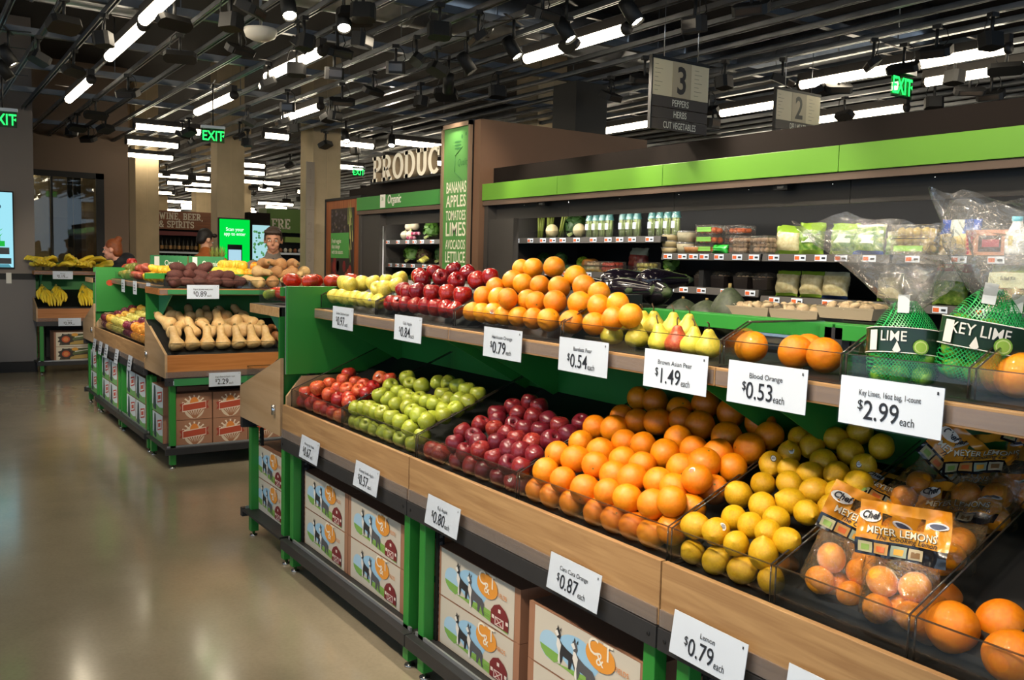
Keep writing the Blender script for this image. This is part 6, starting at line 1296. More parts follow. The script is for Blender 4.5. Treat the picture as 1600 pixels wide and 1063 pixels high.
q = MB(); F = T(0, -.0135, 0) @ RX; CR_ = ink('e6e2cc')
for s, z, h in [('BANANAS', 2.238, .105), ('APPLES', 2.109, .112), ('TOMATOES', 1.986, .092), ('LIMES', 1.84, .132), ('AVOCADOS', 1.717, .09), ('LETTUCE', 1.594, .105), ('ONIONS', 1.46, .105)]:
    vs, fs = text_geo(s, 1, 0, .01, 'CENTER', 0, 1.0); wd = max(v[0] for v in vs) - min(v[0] for v in vs)
    q.text(s, h * 1.37, CR_, F @ T(0, z, 0), .36 / (wd * h * 1.37), 0, .012)
q.build('produce_list', t)
q = MB(); G2 = ink('2f6a34')
for a, b in [((-.0, 2.58), (.0, 2.58))]:
    hx = [(.1 + .15 * math.cos(R(30 + 60 * i)), 2.50 + .15 * math.sin(R(30 + 60 * i))) for i in range(7)]
    for p0, p1 in zip(hx, hx[1:]):
        if max(p0[0], p1[0]) < .224: q.tube([F @ Vector((*p0, 0)), F @ Vector((*p1, 0))], .003, G2, 4)
for i in range(3): q.flat([(x, y + i * .03) for x, y in ell(.02, 2.64, .06, .01)], 0, G2, F)
q.flat(ell(.09, 2.74, .015, .02), 0, G2, F); q.flat(ell(.16, 2.76, .013, .018), 0, G2, F)
q.text('Quality', .09, G2, F @ T(.115, 2.48, 0), .75, 0, .004, 'CENTER', .3); q.build('line_drawings', t)
# department letters
t = thing('department_letters', 'large raised cream slab letters standing above the green header', 'sign', (-9.27, 4.33, 2.45))
q = MB()
q2 = MB(); x = 0; hh = .275
for ch in 'PRODUC':
    m1 = MB(); wd = slab(m1, ch, hh, CREAM, T(x, 0, 0) @ RX @ T(0, 0, -.07), .07, .25, 0, .97, mat('letter_side', '#8f7f66', .6)); m1.build('letter', t); x += wd + .018
m1 = MB(); m1.box((-.05, .0, -.02), (1.75, .02, .0), DARK); m1.build('letter_rail', t)
q = MB(); q.box((-10.3, 4.51, 2.19), (-7.5, 5.6, 2.44), DARKBROWN); tag(q.build('soffit', None, (-9, 5, 2.16)), 'dark soffit box behind the raised department letters', 'soffit')
t = thing('organic_badge', 'white badge and script word on the green header of the shorter case', 'sign', (-8.75, 4.297, 2.16))
MB().prism(rect(-.24, -.0, -.12, .14), .004, WHITE, RX).build('badge', t); MB().text('36', .06, ink('3f8f3c'), T(-.18, -.005, .075) @ RX, .8, 0, .01).build('badge_number', t); MB().text('Organic', .13, WHITE, T(.09, -.002, .04) @ RX, .75, .001, .008, 'CENTER', .2).build('lettering', t)
# vegetable poster
t = thing('poster_panel', 'orange-brown wood panel carrying the vegetable poster', 'panel', (-10.1, 4.36, 0))
q = MB(); q.box((-.55, 0, 0), (.46, .1, 2.3), wood('poster_wood', '#7a3f1e', '#9a5a30', 2, .8)); q.build('wood_panel', t); q = MB(); q.box((-.58, -.01, 0), (-.55, .11, 2.31), DARK); q.box((.46, -.01, 0), (.49, .11, 2.31), DARK); q.box((-.58, -.01, 2.3), (.49, .11, 2.33), DARK); q.build('edge_trim', t)
t = thing('vegetable_poster', 'tall poster of dark vegetables with a green text square', 'poster', (-10.1, 4.355, 1.25))
q = MB(); q.box((-.37, -.008, 0), (.30, 0, .95), ink('3a302c')); q.build('poster_sheet', t); q = MB(); F = T(0, -.0095, 0) @ RX; rr = random.Random(5); q.flat(rect(-.365, .005, .295, .945), 0, ink('2e2622'), F)
for i in range(34): q.flat(ell(rr.uniform(-.34, .08), rr.uniform(.62, .93), .02, .017, 8), .0001 * i, ink(rr.choice(['4a3f44', '5d5058', '6a5a4a'])), F)
for i in range(12): q.flat(ell(rr.uniform(-.33, .26), rr.uniform(.04, .32), .045, .07, 10), .0002 * i, ink(rr.choice(['7a1f22', '8f3026', '5d181c', 'a8502e'])), F)
for i in range(14): x = rr.uniform(.12, .27); y = rr.uniform(.3, .85); q.flat([(x, y), (x + .025, y + .01), (x + rr.uniform(-.05, .03), y + .22)], .0003 + .0001 * i, ink(rr.choice(['8a9a4a', '5d7a3a', 'b5b06a'])), F)
q.build('vegetable_picture', t); q = MB(); q.flat(rect(-.36, .36, .18, .66), .003, ink('4f9a48'), F); q.build('green_square', t)
q = MB()
for s, y in [('Fresh veggies', .54), ('that change', .475), ('with the season.', .41)]: q.text(s, .07, CREAM, F @ T(-.33, y, 0), .75, 0, .01, 'LEFT', .2, z=.005)
q.build('lettering', t)
# hanging number signs
def num_sign(loc, w, num, rows, label):
    t = thing('hanging_sign', label, 'sign', loc, PI / 2)
    q = MB(); q.box((-w / 2, 0, 0), (w / 2, .02, .235), ink('dccba8')); q.box((-w * .10 - .03, -.002, 0), (w * .12 + .03, 0, .235), ink('b8a688')); q.build('number_plate', t)
    MB().text(num, .25, ink('38312a'), T(.005, -.003, .03) @ RX, .8, 0, .02).build('numeral', t)
    q = MB()
    for i in range(7): q.box((-w * .46, -.001, .03 + i * .028), (-w * .46 + .03 + .02 * (i % 3), 0, .033 + i * .028), ink('94856c')); q.box((w * .24, -.001, .03 + i * .028), (w * .24 + .04 + .03 * (i % 2), 0, .033 + i * .028), ink('94856c'))
    q.build('fine_print', t)
    for i, s in enumerate(rows):
        q = MB(); q.box((-w / 2, 0, -.075 * (i + 1) + .003), (w / 2, .02, -.075 * i - .003), ink('4a4038')); p = q.build('slat', t); MB().text(s, .062, CREAM, T(0, -.002, -.075 * (i + 1) + .016) @ RX, .62 if len(s) > 9 else .7, 0, .008).build('lettering', p)
    q = MB(); q.box((-w / 2 - .01, -.004, -.075 * len(rows)), (-w / 2, .024, .24), DARK); q.box((-w / 2 - .01, -.004, .235), (w / 2 + .004, .024, .255), DARK); q.build('frame', t)
    for s in (-.3, .3): MB().tube([(s * w, .01, .25), (s * w, .01, 3.42 - loc[2])], .003, STEEL, 6).build('hanging_wire', t)
num_sign((-4.55, 4.39, 2.74), .52, '3', ['PEPPERS', 'HERBS', 'CUT VEGETABLES'], 'hanging aisle sign numbered three with three dark slats')
num_sign((-5.0, 6.16, 2.82), .55, '2', ['DELI MEATS', ' '], 'smaller hanging aisle sign numbered two with one dark slat')

# ================================================================== GOODS IN THE CASES
def pillow_geo(q, w, h, d, m, seed, zsplit=None, top=None, crump=.012):
    """a filled plastic bag standing up: pinched top and bottom seams"""
    def fn(u, v):
        a = u * 2 * PI; bl = max(.06, math.sin(PI * min(1, max(0, (v - .02) / .93))) ** .55) if .02 < v < .95 else .06
        n_ = noise.noise(Vector((math.cos(a) * 3, v * 6, seed * 2.7 + math.sin(a))))
        ww = w / 2 * (1 - .06 * math.sin(PI * v)); ca, sa = math.cos(a), math.sin(a)
        return Vector((ww * math.copysign(abs(ca) ** .7, ca) + crump * n_ * .5, d / 2 * bl * sa + crump * n_, h * v + crump * .7 * noise.noise(Vector((u * 8, seed, v)))))
    nv = 16
    if zsplit is None: q.grid(fn, 24, nv, m)
    else:
        v0 = 0
        for vs, mm in zsplit:
            q.grid(lambda u, v: fn(u, v0 + (vs - v0) * v), 24, max(2, int(nv * (vs - v0))), mm); v0 = vs
def bag(name, label, loc, w, h, d, bands, group, seed, rz=0.0, lab=None, text=None, cat='bag', tilt=-8):
    t = thing(name, label, cat, loc, 0, group); t.rotation_euler = (R(tilt), 0, R(rz))
    q = MB(); pillow_geo(q, w, h, d, None, seed, bands); q.build('filled_bag', t)
    if lab:
        c, z0, z1, ws = lab; q = MB(); q.grid(lambda u, v: Vector(((u - .5) * w * ws, -d / 2 * (.97 - .25 * (2 * u - 1) ** 2) - .004, h * (z0 + (z1 - z0) * v))), 6, 4, c); l = q.build('printed_label', t)
        if text: MB().text(text, h * .09, INK, T(0, -d / 2 - .007, h * (z0 + z1) / 2) @ RX, .8, 0, .008).build('lettering', l)
    return t
LEAFM = fruit_mat('salad_leaves', '#4d7a2a', '#8fb04a', '#cfd08a', .35, 38, (.35, .6), (60, .8), .1, coat=.5)
CAUL = fruit_mat('cauliflower_florets', '#cdbb84', '#e6dcae', '#d6c88e', .35, 45, (.3, .7), (60, .9), .05, coat=.5)
SPROUT = fruit_mat('sprout_noodles', '#c9a95c', '#e4cf92', '#d8c078', .4, 60, (.3, .7), (80, .9), .05, coat=.4)
BGREEN = mat('bag_green_top', '#94b83a', .25, coat=.6); BCLEAR = mat('bag_pale_top', '#c9c6a6', .2, coat=.7); BBLUE = mat('bag_blue', '#2a57b8', .25, coat=.6); BNAVY = mat('bag_navy', '#22355f', .3, coat=.5); LBL = mat('bag_label_pale', '#d8dccb', .4)
for i, (x, w, h, mm, tp, lb) in enumerate([(-3.92, .19, .19, CAUL, BGREEN, None), (-3.745, .17, .205, LEAFM, BGREEN, LBL), (-3.575, .15, .19, LEAFM, BCLEAR, LBL), (-3.50, .18, .195, LEAFM, BGREEN, LBL), (-3.33, .2, .185, LEAFM, BCLEAR, LBL)]):
    bag('salad_bag', ['bag of cut cauliflower with a green top on the middle shelf', 'tall bag of salad leaves with a pointed green top beside the cauliflower', 'slim bag of salad leaves third along the middle shelf', 'bag of salad leaves with a pale label, fourth along the middle shelf', 'rounded bag of salad leaves with a pale label and blue base'][i], (x, 4.80 + (.1 if i == 2 else 0), 1.703), w, h, .10,
        [(.12, BBLUE if i == 4 else BGREEN), (.74 if i != 4 else .9, mm), (1.0, tp)], 'bags on the middle shelf', i, rnd.gauss(0, 8), (lb, .35, .62, .6) if lb else None)
bag('salad_bag', 'small bag of greens at the end of the middle shelf', (-3.14, 4.80, 1.703), .14, .14, .08, [(.8, LEAFM), (1, BCLEAR)], 'bags on the middle shelf', 9)
for i, (x, w, mm) in enumerate([(-3.90, .17, CAUL), (-3.71, .17, CAUL), (-3.53, .17, CAUL), (-3.16, .16, CAUL)]):
    bag('floret_bag', ['bag of pale florets, first on the lower shelf beside the mushrooms', 'bag of pale florets, second on the lower shelf beside the mushrooms', 'bag of pale florets with a navy base on the lower shelf', 'bag of pale florets behind the clear tops of the lime bags'][i], (x, 4.78, 1.433), w, .165, .10, [(.10, BNAVY if i == 2 else BGREEN), (.84, mm), (1, BGREEN if i < 2 else BCLEAR)], 'bags on the lower shelf', 20 + i, rnd.gauss(0, 6))
bag('salad_kit', 'red topped bag behind the clear tops of the lime bags', (-2.80, 4.8, 1.433), .2, .26, .1, [(.5, LEAFM), (.7, BCLEAR), (1, ink('b5303a'))], 'bags on the lower shelf', 31)
bag('salad_kit', 'salad mix bag with a violet base and pale printed label at the right edge', (-2.38, 4.62, 1.36), .24, .30, .11, [(.16, ink('7a4a7c')), (.26, ink('d8d4cf')), (.86, mat('salad_mix_print', '#c9c48a', .3, nz=(30, .5, '#b8602e'), coat=.5)), (1, ink('9ab04a'))], 'bags on the lower shelf', 33, 0, (mat('kit_label', '#dfe0b8', .4), .58, .84, .9), 'Salad Kit')
# blue topped sprout bag, clamshells, carton, bottle
bag('sprout_bag', 'bag of pale sprouts with a bright blue top', (-2.77, 4.80, 1.703), .23, .2, .11, [(.58, SPROUT), (1, BBLUE)], 'bags on the middle shelf', 41, 0, (LBL, .42, .95, .34))
def clamshell(label, loc, w, h, d, m, group, lab=None, rz=0, n=(4, 3, 2), name='clamshell', r=None, sl=None):
    t = thing(name, label, 'tray', loc, R(rz), group); rr = random.Random(label); me = None; rad = r or min(w / n[0], h / n[2]) * .56
    for i in range(n[0]):
        for k in range(n[2]):
            for j in range(n[1]):
                if me is None: q = MB(); q.ball((0, 0, 0), (1, .9, .8), m, 10, 7); o = q.build('piece', t); me = o.data
                else: o = bpy.data.objects.new('piece', me); COL.objects.link(o); o.parent = t
                o.location = ((i + .5) / n[0] * w * .88 - w * .44 + rr.gauss(0, .003), (j + .5) / n[1] * d * .85 - d * .42, h * .1 + (k + .4) / n[2] * h * .8); o.scale = (rad,) * 3; o.rotation_euler = (rr.random() * 3, rr.random() * 3, 0)
    q = MB(); q.prism([(-w / 2, -d / 2), (w / 2, -d / 2), (w / 2, d / 2), (-w / 2, d / 2)], h, WRAP); q.build('clear_shell', t)
    e = MB(); e.box((-w / 2 - .004, -d / 2 - .004, h * .52), (w / 2 + .004, -d / 2, h * .56), ACRYLEDGE); e.build('shell_rim', t)
    if lab: q = MB(); z0, z1, mm = lab; q.cbox((0, -d / 2 - .003, h * (z0 + z1) / 2), (w * .8, .002, h * (z1 - z0)), mm); q.build('printed_label', t)
    return t
YEL = fruit_mat('yellow_produce', '#c9a23a', '#e2c860', '#b89a40', .4, 20)
for i in range(2): clamshell('%s clear box of yellow produce with a green label' % ['front', 'rear'][i], (-2.985 + .07 * i, 4.74 + .18 * i, 1.703), .22, .17, .14, YEL, 'boxes of yellow produce', (.12, .3, ink('7fae3c')), 0, (4, 2, 3))
t = thing('fruit_carton', 'pink-brown carton with a dark window and red berries print', 'box', (-2.56, 4.78, 1.703)); q = MB(); q.box((-.12, -.07, 0), (.12, .07, .135), ink('c98a6a')); q.build('carton_body', t)
q = MB(); F = T(0, -.0706, 0) @ RX; q.flat(rect(-.05, .02, .07, .105), .0005, ink('3a1e22'), F); q.flat(rect(-.03, .045, .06, .085), .001, ink('b03248'), F)
for i in range(10): q.flat(ell(-.105 + .02 * (i % 2), .015 + i * .011, .009, .009, 8), .001 + i * .0001, ink('a8283a'), F)
q.build('printed_front', t)
t = thing('milk_bottle', 'white bottle with a blue cap at the right edge of the middle shelf', 'bottle', (-2.42, 4.72, 1.703)); MB().lathe([(0, 0), (.05, 0), (.052, .02), (.052, .10), (.03, .15), (.022, .17), (.022, .18), (0, .18)], mat('bottle_white', '#dcdcd8', .25), 20).build('bottle_body', t); MB().lathe([(.024, .175), (.026, .18), (.026, .20), (0, .2)], ink('4aa6b8'), 16).build('cap', t)
q = MB(); q.flat(rect(-.012, .05, .012, .1), -.054, ink('c9b86a'), Matrix.Rotation(0, 4, 'Z') @ RX @ Matrix.Scale(-1, 4, (0, 0, 1))); q.build('printed_label', t)
# containers on the left middle shelf
HUM = mat('pale_spread', '#d9c28e', .5); LIDC = clear('tub_lid', (.97, .97, .97), .15, .08, None, .12)
def tub(label, loc, r, h, m, group, lidm=None):
    t = thing('food_tub', label, 'tub', loc, 0, group); MB().lathe([(0, .002), (r * .82, .002), (r * .95, h * .86), (0, h * .88)], m, 20).build('contents', t); MB().lathe([(0, 0), (r * .86, 0), (r, h * .9)], clear('tub_wall', (.97, .97, .97), .12, .06), 20).build('clear_tub', t); MB().lathe([(r * 1.04, h * .88), (r * 1.05, h), (r * .9, h), (r * .88, h * .97), (0, h * .97)], lidm or LIDC, 20).build('lid', t)
for i in range(3): tub('flat tub of pale spread, %s from the bottom of its stack' % nth(i), (-4.95, 4.74, 1.703 + i * .047), .075, .045, HUM, 'stacked flat tubs'); 
for i in range(2): tub('taller tub of pale cut vegetables, %s of two' % ['lower', 'upper'][i], (-4.79, 4.74, 1.703 + i * .082), .075, .08, mat('pale_cut_veg', '#dccfa8', .5, nz=(60, .2)), 'stacked taller tubs')
tub('low tub of orange pieces beside the taller tubs', (-4.66, 4.68, 1.703), .07, .05, mat('orange_pieces', '#c98a4a', .5, nz=(60, .4)), None)
for i in range(3): clamshell('orange-filled food box with a green label, %s from the bottom of the front stack' % nth(i), (-4.55, 4.74, 1.703 + i * .068), .17, .064, .14, fruit_mat('carrot_cut', '#c94f1c', '#e0702a', None, .4, 30), 'stacked boxes of orange pieces', (.25, .75, ink('79b04a')), 0, (4, 2, 1), 'food_box')
for i in range(3): clamshell('orange-filled food box, %s from the bottom of the rear stack' % nth(i), (-4.37, 4.84, 1.703 + i * .068), .15, .064, .14, fruit_mat('carrot_cut', '#c94f1c', '#e0702a'), 'rear stacked boxes of orange pieces', None, 0, (4, 2, 1), 'food_box')
bag('herb_bag', 'small bright green bag lying before the orange food boxes', (-4.40, 4.68, 1.703), .13, .06, .08, [(1, mat('bright_green_bag', '#2fae3c', .25, coat=.6))], None, 51)
for i, x in enumerate([-4.23, -4.05]): clamshell('clear box of small brown mushrooms, %s from the herb bag' % nth(i), (x, 4.72, 1.703), .14, .12, .12, fruit_mat('brown_mushroom', '#8a6a4c', '#b8997a', None, .5, 10), 'boxes of brown mushrooms', None, 0, (4, 3, 3))
# mushrooms on the lower left shelf
for i, x in enumerate([-4.60, -4.44, -4.23, -4.06]):
    mush_tray((x, 4.76, 1.468), 0, 'dark wrapped mushroom tray standing on edge on the lower shelf, %s from the left' % nth(i), 'mushroom trays on the lower shelf', mat('dark_tray', '#2a2422', .4), (3, 2), .13, .12, .10, MUSH if i in (0, 2) else fruit_mat('brown_mushroom', '#8a6a4c', '#b8997a'))
q = MB(); q.box((-4.545, 4.63, 1.468), (-4.50, 4.9, 1.585), DARK); tag(q.build('shelf_divider', None, (-4.52, 4.7, 1.468)), 'black upright shelf divider between mushroom trays', 'divider')
# celery, chard, celery hearts on the top shelf
def leaf_cluster(q, n, R0, size, m, seed, up=.4, stretch=1.0, base=(0, 0, 0)):
    rr = random.Random(seed)
    for i in range(n):
        a = rr.random() * 6.28; e = rr.uniform(-.3, 1.2); d = Vector((math.cos(a) * math.cos(e), math.sin(a) * math.cos(e) * .8, math.sin(e) * stretch + up * .3)).normalized()
        c = Vector(base) + Vector((d.x * R0, d.y * R0 * .8, d.z * R0 * stretch)) * rr.uniform(.55, 1.0)
        t1 = d.cross(Vector((rr.gauss(0, 1), rr.gauss(0, 1), rr.gauss(0, 1)))).normalized(); t2 = d.cross(t1)
        s = size * rr.uniform(.6, 1.2); k = 3
        vs = []; fs = []
        for jj in range(k + 1):
            for ii in range(k + 1):
                x, y = ii / k - .5, jj / k - .5; w_ = 1 - (2 * y) ** 2 * .5
                vs.append(c + t1 * (x * s * w_) + t2 * (y * s * 1.3) + d * (.25 * s * (math.sin(x * 7 + i) * .4 - (x * x + y * y))))
        for jj in range(k):
            for ii in range(k): b = jj * (k + 1) + ii; fs.append((b, b + 1, b + k + 2, b + k + 1))
        q.add(vs, fs, m, True)
LF1 = mat('dark_leaf', '#2f5220', .5, nz=(30, .4)); LF2 = mat('mid_leaf', '#54812c', .5, nz=(30, .4)); LF3 = mat('red_leaf', '#5a2436', .5, nz=(30, .5, '#4a5a2a')); STK_ = mat('pale_stalk', '#b9c47a', .5)
def greens(label, loc, R0, size, m, seed, n=70, stalk=STK_, st=1.0, cat='greens', name='leafy_bunch', group=None):
    t = thing(name, label, cat, loc, 0, group); q = MB(); leaf_cluster(q, n, R0, size, m, seed, .4, st, (0, 0, R0 * .75)); o = q.build('leaves', t)
    if stalk:
        s = MB()
        for k in range(7): s.tube([(.012 * math.cos(k), -R0 * .75 + .01 * k % .02, .012 + .004 * k), (.02 * math.cos(k * 2), 0, R0 * .6)], [.008, .005], stalk, 6)
        s.build('stalks', t)
    return t
for i, x in enumerate([-6.78, -6.64, -6.47]):
    t = thing('celery', 'loose celery bunch on the top shelf, %s from the dark panel' % nth(i), 'celery', (x, 4.85, 1.83), R(rnd.gauss(0, 15)), 'celery on the top shelf'); q = MB()
    for k in range(8):
        a = k * .8; lean = .08 if i == 2 else .015
        q.tube([(.018 * math.cos(a), .018 * math.sin(a), 0), (.022 * math.cos(a) + lean * .5, .022 * math.sin(a), .10), (.03 * math.cos(a) + lean, .03 * math.sin(a), .2)], [.009, .008, .006], mat('celery_stalk', '#9aa84a', .45, nz=(20, .3)), 6)
    q.build('stalks', t); q = MB(); leaf_cluster(q, 22, .045, .04, LF2, 60 + i, .4, .8, (.02 + (.08 if i == 2 else 0), 0, .21)); q.build('leaves', t)
greens('big bunch of dark chard leaves on the top shelf', (-6.24, 4.85, 1.83), .12, .09, LF1, 71, 80)
for i, (x, y) in enumerate([(-6.07, 4.75), (-6.42, 4.72)]):
    t = thing('celeriac', ['pale round root beside the chard on the top shelf', 'small pale root behind the ticket on the top shelf'][i], 'root', (x, y, 1.83)); MB().ball((0, 0, .06), (.06, .055, .06), fruit_mat('pale_root', '#b5a070', '#d6c79c', None, .6, 12), 16, 10).build('root', t)
HP = fruit_mat('celery_heart', '#8fae5a', '#b8c87a', '#d5dba0', .3, 25, (.3, .7), None, .06, coat=.6); TEAL = ink('4fb0b5')
def heart(x, i, grp):
    t = thing('celery_heart', 'clear sleeve of celery hearts with a teal top, %s of the %s set' % (nth(i), grp), 'celery', (x, 4.74 + .1 * (i % 2 if grp == 'x' else 0), 1.83), 0, 'celery hearts on the top shelf')
    q = MB()
    for k in range(5): q.tube([(.018 * math.cos(k * 1.26), .016 * math.sin(k * 1.26), 0), (.02 * math.cos(k * 1.26), .018 * math.sin(k * 1.26), .16)], [.012, .009], HP, 6)
    q.build('stalks', t); q = MB(); q.lathe([(.032, 0), (.038, .06), (.036, .15), (.02, .20), (.016, .215)], WRAP, 14); q.build('clear_sleeve', t); q = MB(); q.lathe([(.0372, .135), (.0225, .197), (.017, .214)], mat('teal_print', '#4fa9ad', .3, alpha=.75, coat=.5), 14); q.build('printed_top', t)
    q = MB(); q.grid(lambda u, v: Vector((.0385 * math.cos(-PI / 2 + (u - .5) * 1.0), .0385 * math.sin(-PI / 2 + (u - .5) * 1.0), .06 + .05 * v)), 4, 2, PAPER); q.build('sticker', t)
for i in range(4): heart(-5.92 + i * .085, i, 'first')
for i in range(3): heart(-5.50 + i * .085, i, 'second')
for i in range(4): heart(-5.16 + i * .085, i, 'third')
# lower left shelf: dark greens, squash, trays
greens('dark curly greens on the second shelf beside the panel', (-6.70, 4.85, 1.55), .09, .06, LF1, 81, 60); greens('dark curly greens on the second shelf, further along', (-6.45, 4.85, 1.55), .09, .06, LF1, 82, 60)
greens('bright yellow-green lettuce peeking over the orange pyramid', (-6.13, 4.85, 1.55), .07, .055, mat('bright_leaf', '#8fb02e', .5, nz=(30, .3)), 83, 50)
t = thing('orange_squash', 'round orange squash on the second shelf behind the orange pyramid', 'squash', (-5.97, 4.8, 1.55)); MB().lathe(smooth_prof([(0, 0), (.05, .0), (.075, .04), (.07, .085), (.04, .105), (0, .1)], 1), fruit_mat('orange_squash_skin', '#a8682a', '#c98a3c', None, .5, 8), 20, None, True, lambda p, a: p * (1 + .03 * math.cos(9 * a))).build('body', t)
for i, (x, m, lb) in enumerate([(-5.80, MUSH, 'black tray of pale sliced vegetables on the second shelf'), (-5.61, TOMATO, 'tray of red-orange small peppers on the second shelf'), (-5.20, PG, 'tray of yellow and green vegetables on the second shelf')]):
    clamshell(lb, (x, 4.74, 1.55), .17, .085, .14, m, None, None, rnd.gauss(0, 8), (4, 3, 2), 'vegetable_tray')
bag('red_salad_bag', 'clear bag of red vegetables standing behind the small peppers', (-5.52, 4.92, 1.55), .2, .2, .12, [(.7, fruit_mat('red_cut', '#7a2a2a', '#a8483c', '#8a6a5a', .3, 40, coat=.5)), (1, BCLEAR)], None, 91)
for i in range(5):
    q = MB(); q.tube([(-.08, 0, 0), (0, 0, .012), (.08, 0, 0)], [.016, .02, .014], fruit_mat('cucumber_skin', '#3f6a24', '#6a9436', None, .4, 20), 10); o = q.build('cucumber', None, (-5.40 + .03 * (i % 2), 4.70 + .035 * i, 1.572 + .02 * (i % 2))); o.rotation_euler = (0, R(-20), R(55 + rnd.gauss(0, 10))); tag(o, 'small green cucumber leaning in the heap, %s from the front' % nth(i), 'cucumber', 'cucumbers on the second shelf')
greens('loose green herbs at the end of the second shelf', (-5.05, 4.85, 1.55), .08, .05, LF2, 95, 60)
# organic case goods
for i, (x, y, z) in enumerate([(-9.30, 4.76, 1.83), (-9.17, 4.76, 1.83), (-9.23, 4.78, 1.93), (-9.14, 4.80, 1.94)]):
    t = thing('turnip', 'round white turnip on the organic case top shelf, %s of the little heap' % nth(i), 'turnip', (x, y, z)); MB().ball((0, 0, .055), (.055, .055, .052), fruit_mat('turnip_skin', '#d8cbaa', '#ece4cc', None, .45, 8), 16, 10).build('root', t); MB().tube([(0, 0, .1), (.0, .01, .13)], [.012, .006], STK_, 6).build('stalk', t)
for i in range(4):
    t = thing('radish_bunch', 'bunch of red radishes beside the turnips, %s of the row' % nth(i), 'radishes', (-9.12 + .05 * i, 4.72 + .03 * (i % 2), 1.83 + .05 * (i % 2)), 0, 'radishes in the organic case'); q = MB()
    for k in range(4): q.ball((.02 * math.cos(k * 1.6), .018 * math.sin(k * 1.6), .022), .02, ink('a8365a') if k % 2 else ink('c98a9a'), 10, 7)
    q.build('radishes', t)
greens('dark kale bunch on the organic case top shelf', (-8.84, 4.85, 1.83), .12, .07, LF2, 101, 90); greens('dark green bunch beside the kale in the organic case', (-8.57, 4.9, 1.83), .11, .07, LF1, 102, 80); greens('pale tipped greens beside the tall list sign', (-8.30, 4.8, 1.83), .10, .06, LF2, 103, 60)
greens('bushy green lettuce on the organic case second shelf', (-9.22, 4.82, 1.57), .13, .08, LF2, 104, 90); greens('red leaf lettuce on the organic case second shelf', (-8.92, 4.80, 1.57), .10, .07, LF3, 105, 80)
t = thing('yellow_squash', 'pale yellow peppers lying on the organic case second shelf', 'peppers', (-8.77, 4.68, 1.57)); q = MB()
for k in range(4): q.tube([(-.07, .02 * k, .02 + .012 * k), (0, .02 * k, .035 + .012 * k), (.08, .02 * k - .01, .02 + .01 * k)], [.008, .022, .016], ink('cfc65a'), 10)
q.build('peppers', t)
greens('dark green bunch behind the yellow peppers', (-8.64, 4.88, 1.57), .12, .07, LF1, 106, 80); greens('dark green bunch beside the list sign on the second shelf', (-8.30, 4.82, 1.57), .11, .07, LF1, 107, 80); greens('dark greens low in the organic case', (-9.12, 4.8, 1.285), .11, .07, LF1, 108, 60); greens('second dark greens low in the organic case', (-8.72, 4.8, 1.285), .11, .07, LF2, 109, 60)

# ================================================================== DEPARTMENTS BEYOND
# wine shelves
t = thing('wine_shelf', 'brown-topped wine shelf unit seen between the pillars', 'shelf', (-18.7, 4.9, 0))
q = MB(); q.box((-.5, -.78, 2.1), (.0, 1.2, 2.46), wood('sign_wood', '#6e3c1e', '#86502c', 1, .5)); q.build('sign_board', t)
q = MB(); M_ = Matrix.Translation((.002, -.72, 2.29)) @ RXE; slab(q, 'WINE, BEER,', .135, CREAM, M_, .006, .2, .06, .72); slab(q, '& SPIRITS', .135, CREAM, Matrix.Translation((.002, -.72, 2.13)) @ RXE, .006, .2, .06, .72); q.build('lettering', t)
q = MB(); q.box((-.45, -.78, 1.98), (.0, .35, 2.06), ink('6a2a2c')); q.build('red_header', t); q = MB(); q.box((-.5, -.78, 0), (-.46, 1.2, 2.1), DARK); q.build('back', t)
for z in (.5, .95, 1.33, 1.66): q = MB(); q.box((-.46, -.78, z - .03), (0, .35, z), DARK); q.box((.0, -.78, z - .035), (.004, .35, z), PAPER); q.build('shelf', t)
for k in range(3):
    for i in range(13):
        z = [1.66, 1.33, .95][k]; tl = k == 0 and i > 9
        b = thing('wine_bottle', '%s bottle on the %s wine shelf, %s from the left pillar' % ('yellow' if tl else 'dark', nth(k), nth(i)), 'bottle', (-18.8, 4.17 + i * .082, z), 0, 'bottles on the %s wine shelf' % nth(k))
        MB().lathe([(0, 0), (.03, 0), (.032, .02), (.032, .17), (.012, .22), (.012, .28), (0, .28)], ink('c9962a') if tl else mat('dark_glass', '#1e1a14', .15), 10).build('bottle_body', b)
        if not tl: MB().lathe([(.033, .05), (.033, .12)], ink('b58a55') if i % 2 else ink('8a7048'), 10).build('bottle_label', b)
q = MB(); q.box((-19.1, 5.35, .1), (-18.65, 6.1, 2.0), ink('2f3f63')); q.box((-18.65, 5.42, .2), (-18.63, 6.05, 1.93), glow('fridge_glow', (.62, .78, 1), 1.0)); tag(q.build('drinks_fridge', None, (-18.9, 5.7, .1)), 'lit blue drinks fridge at the right of the wine shelf', 'fridge')
# app screen
t = thing('app_screen', 'bright green screen panel asking to scan an app, in front of the pillar', 'screen', (-14.2, 4.30, 0)); q = MB(); q.box((-.06, -.245, .3), (0, .245, 2.19), DARK); q.build('panel_case', t)
q = MB(); q.box((0, -.235, .5), (.006, .235, 2.17), glow('screen_green', (.0, .62, .05), 1.15)); q.build('lit_screen', t)
q = MB(); M_ = Matrix.Translation((.008, 0, 0)) @ RXE; WG = glow('screen_white', (.75, .95, .85), 1.1); q.text('Scan your', .078, WG, M_ @ T(0, 1.99, 0), .9, 0, .014); q.text('app to enter', .078, WG, M_ @ T(0, 1.92, 0), .85, 0, .014); q.build('screen_text', t)
q = MB(); q.flat(rect(-.115, .6, .115, 1.78), .001, mat('phone_black', '#101418', .3), M_); q.flat(rect(-.10, 1.3, .10, 1.70), .002, glow('phone_screen', (.45, .72, .85), .9), M_); q.flat([(0, 1.40), (.07, 1.47), (0, 1.54), (-.07, 1.47)], .003, ink('4a6d78'), M_); q.build('phone_picture', t)
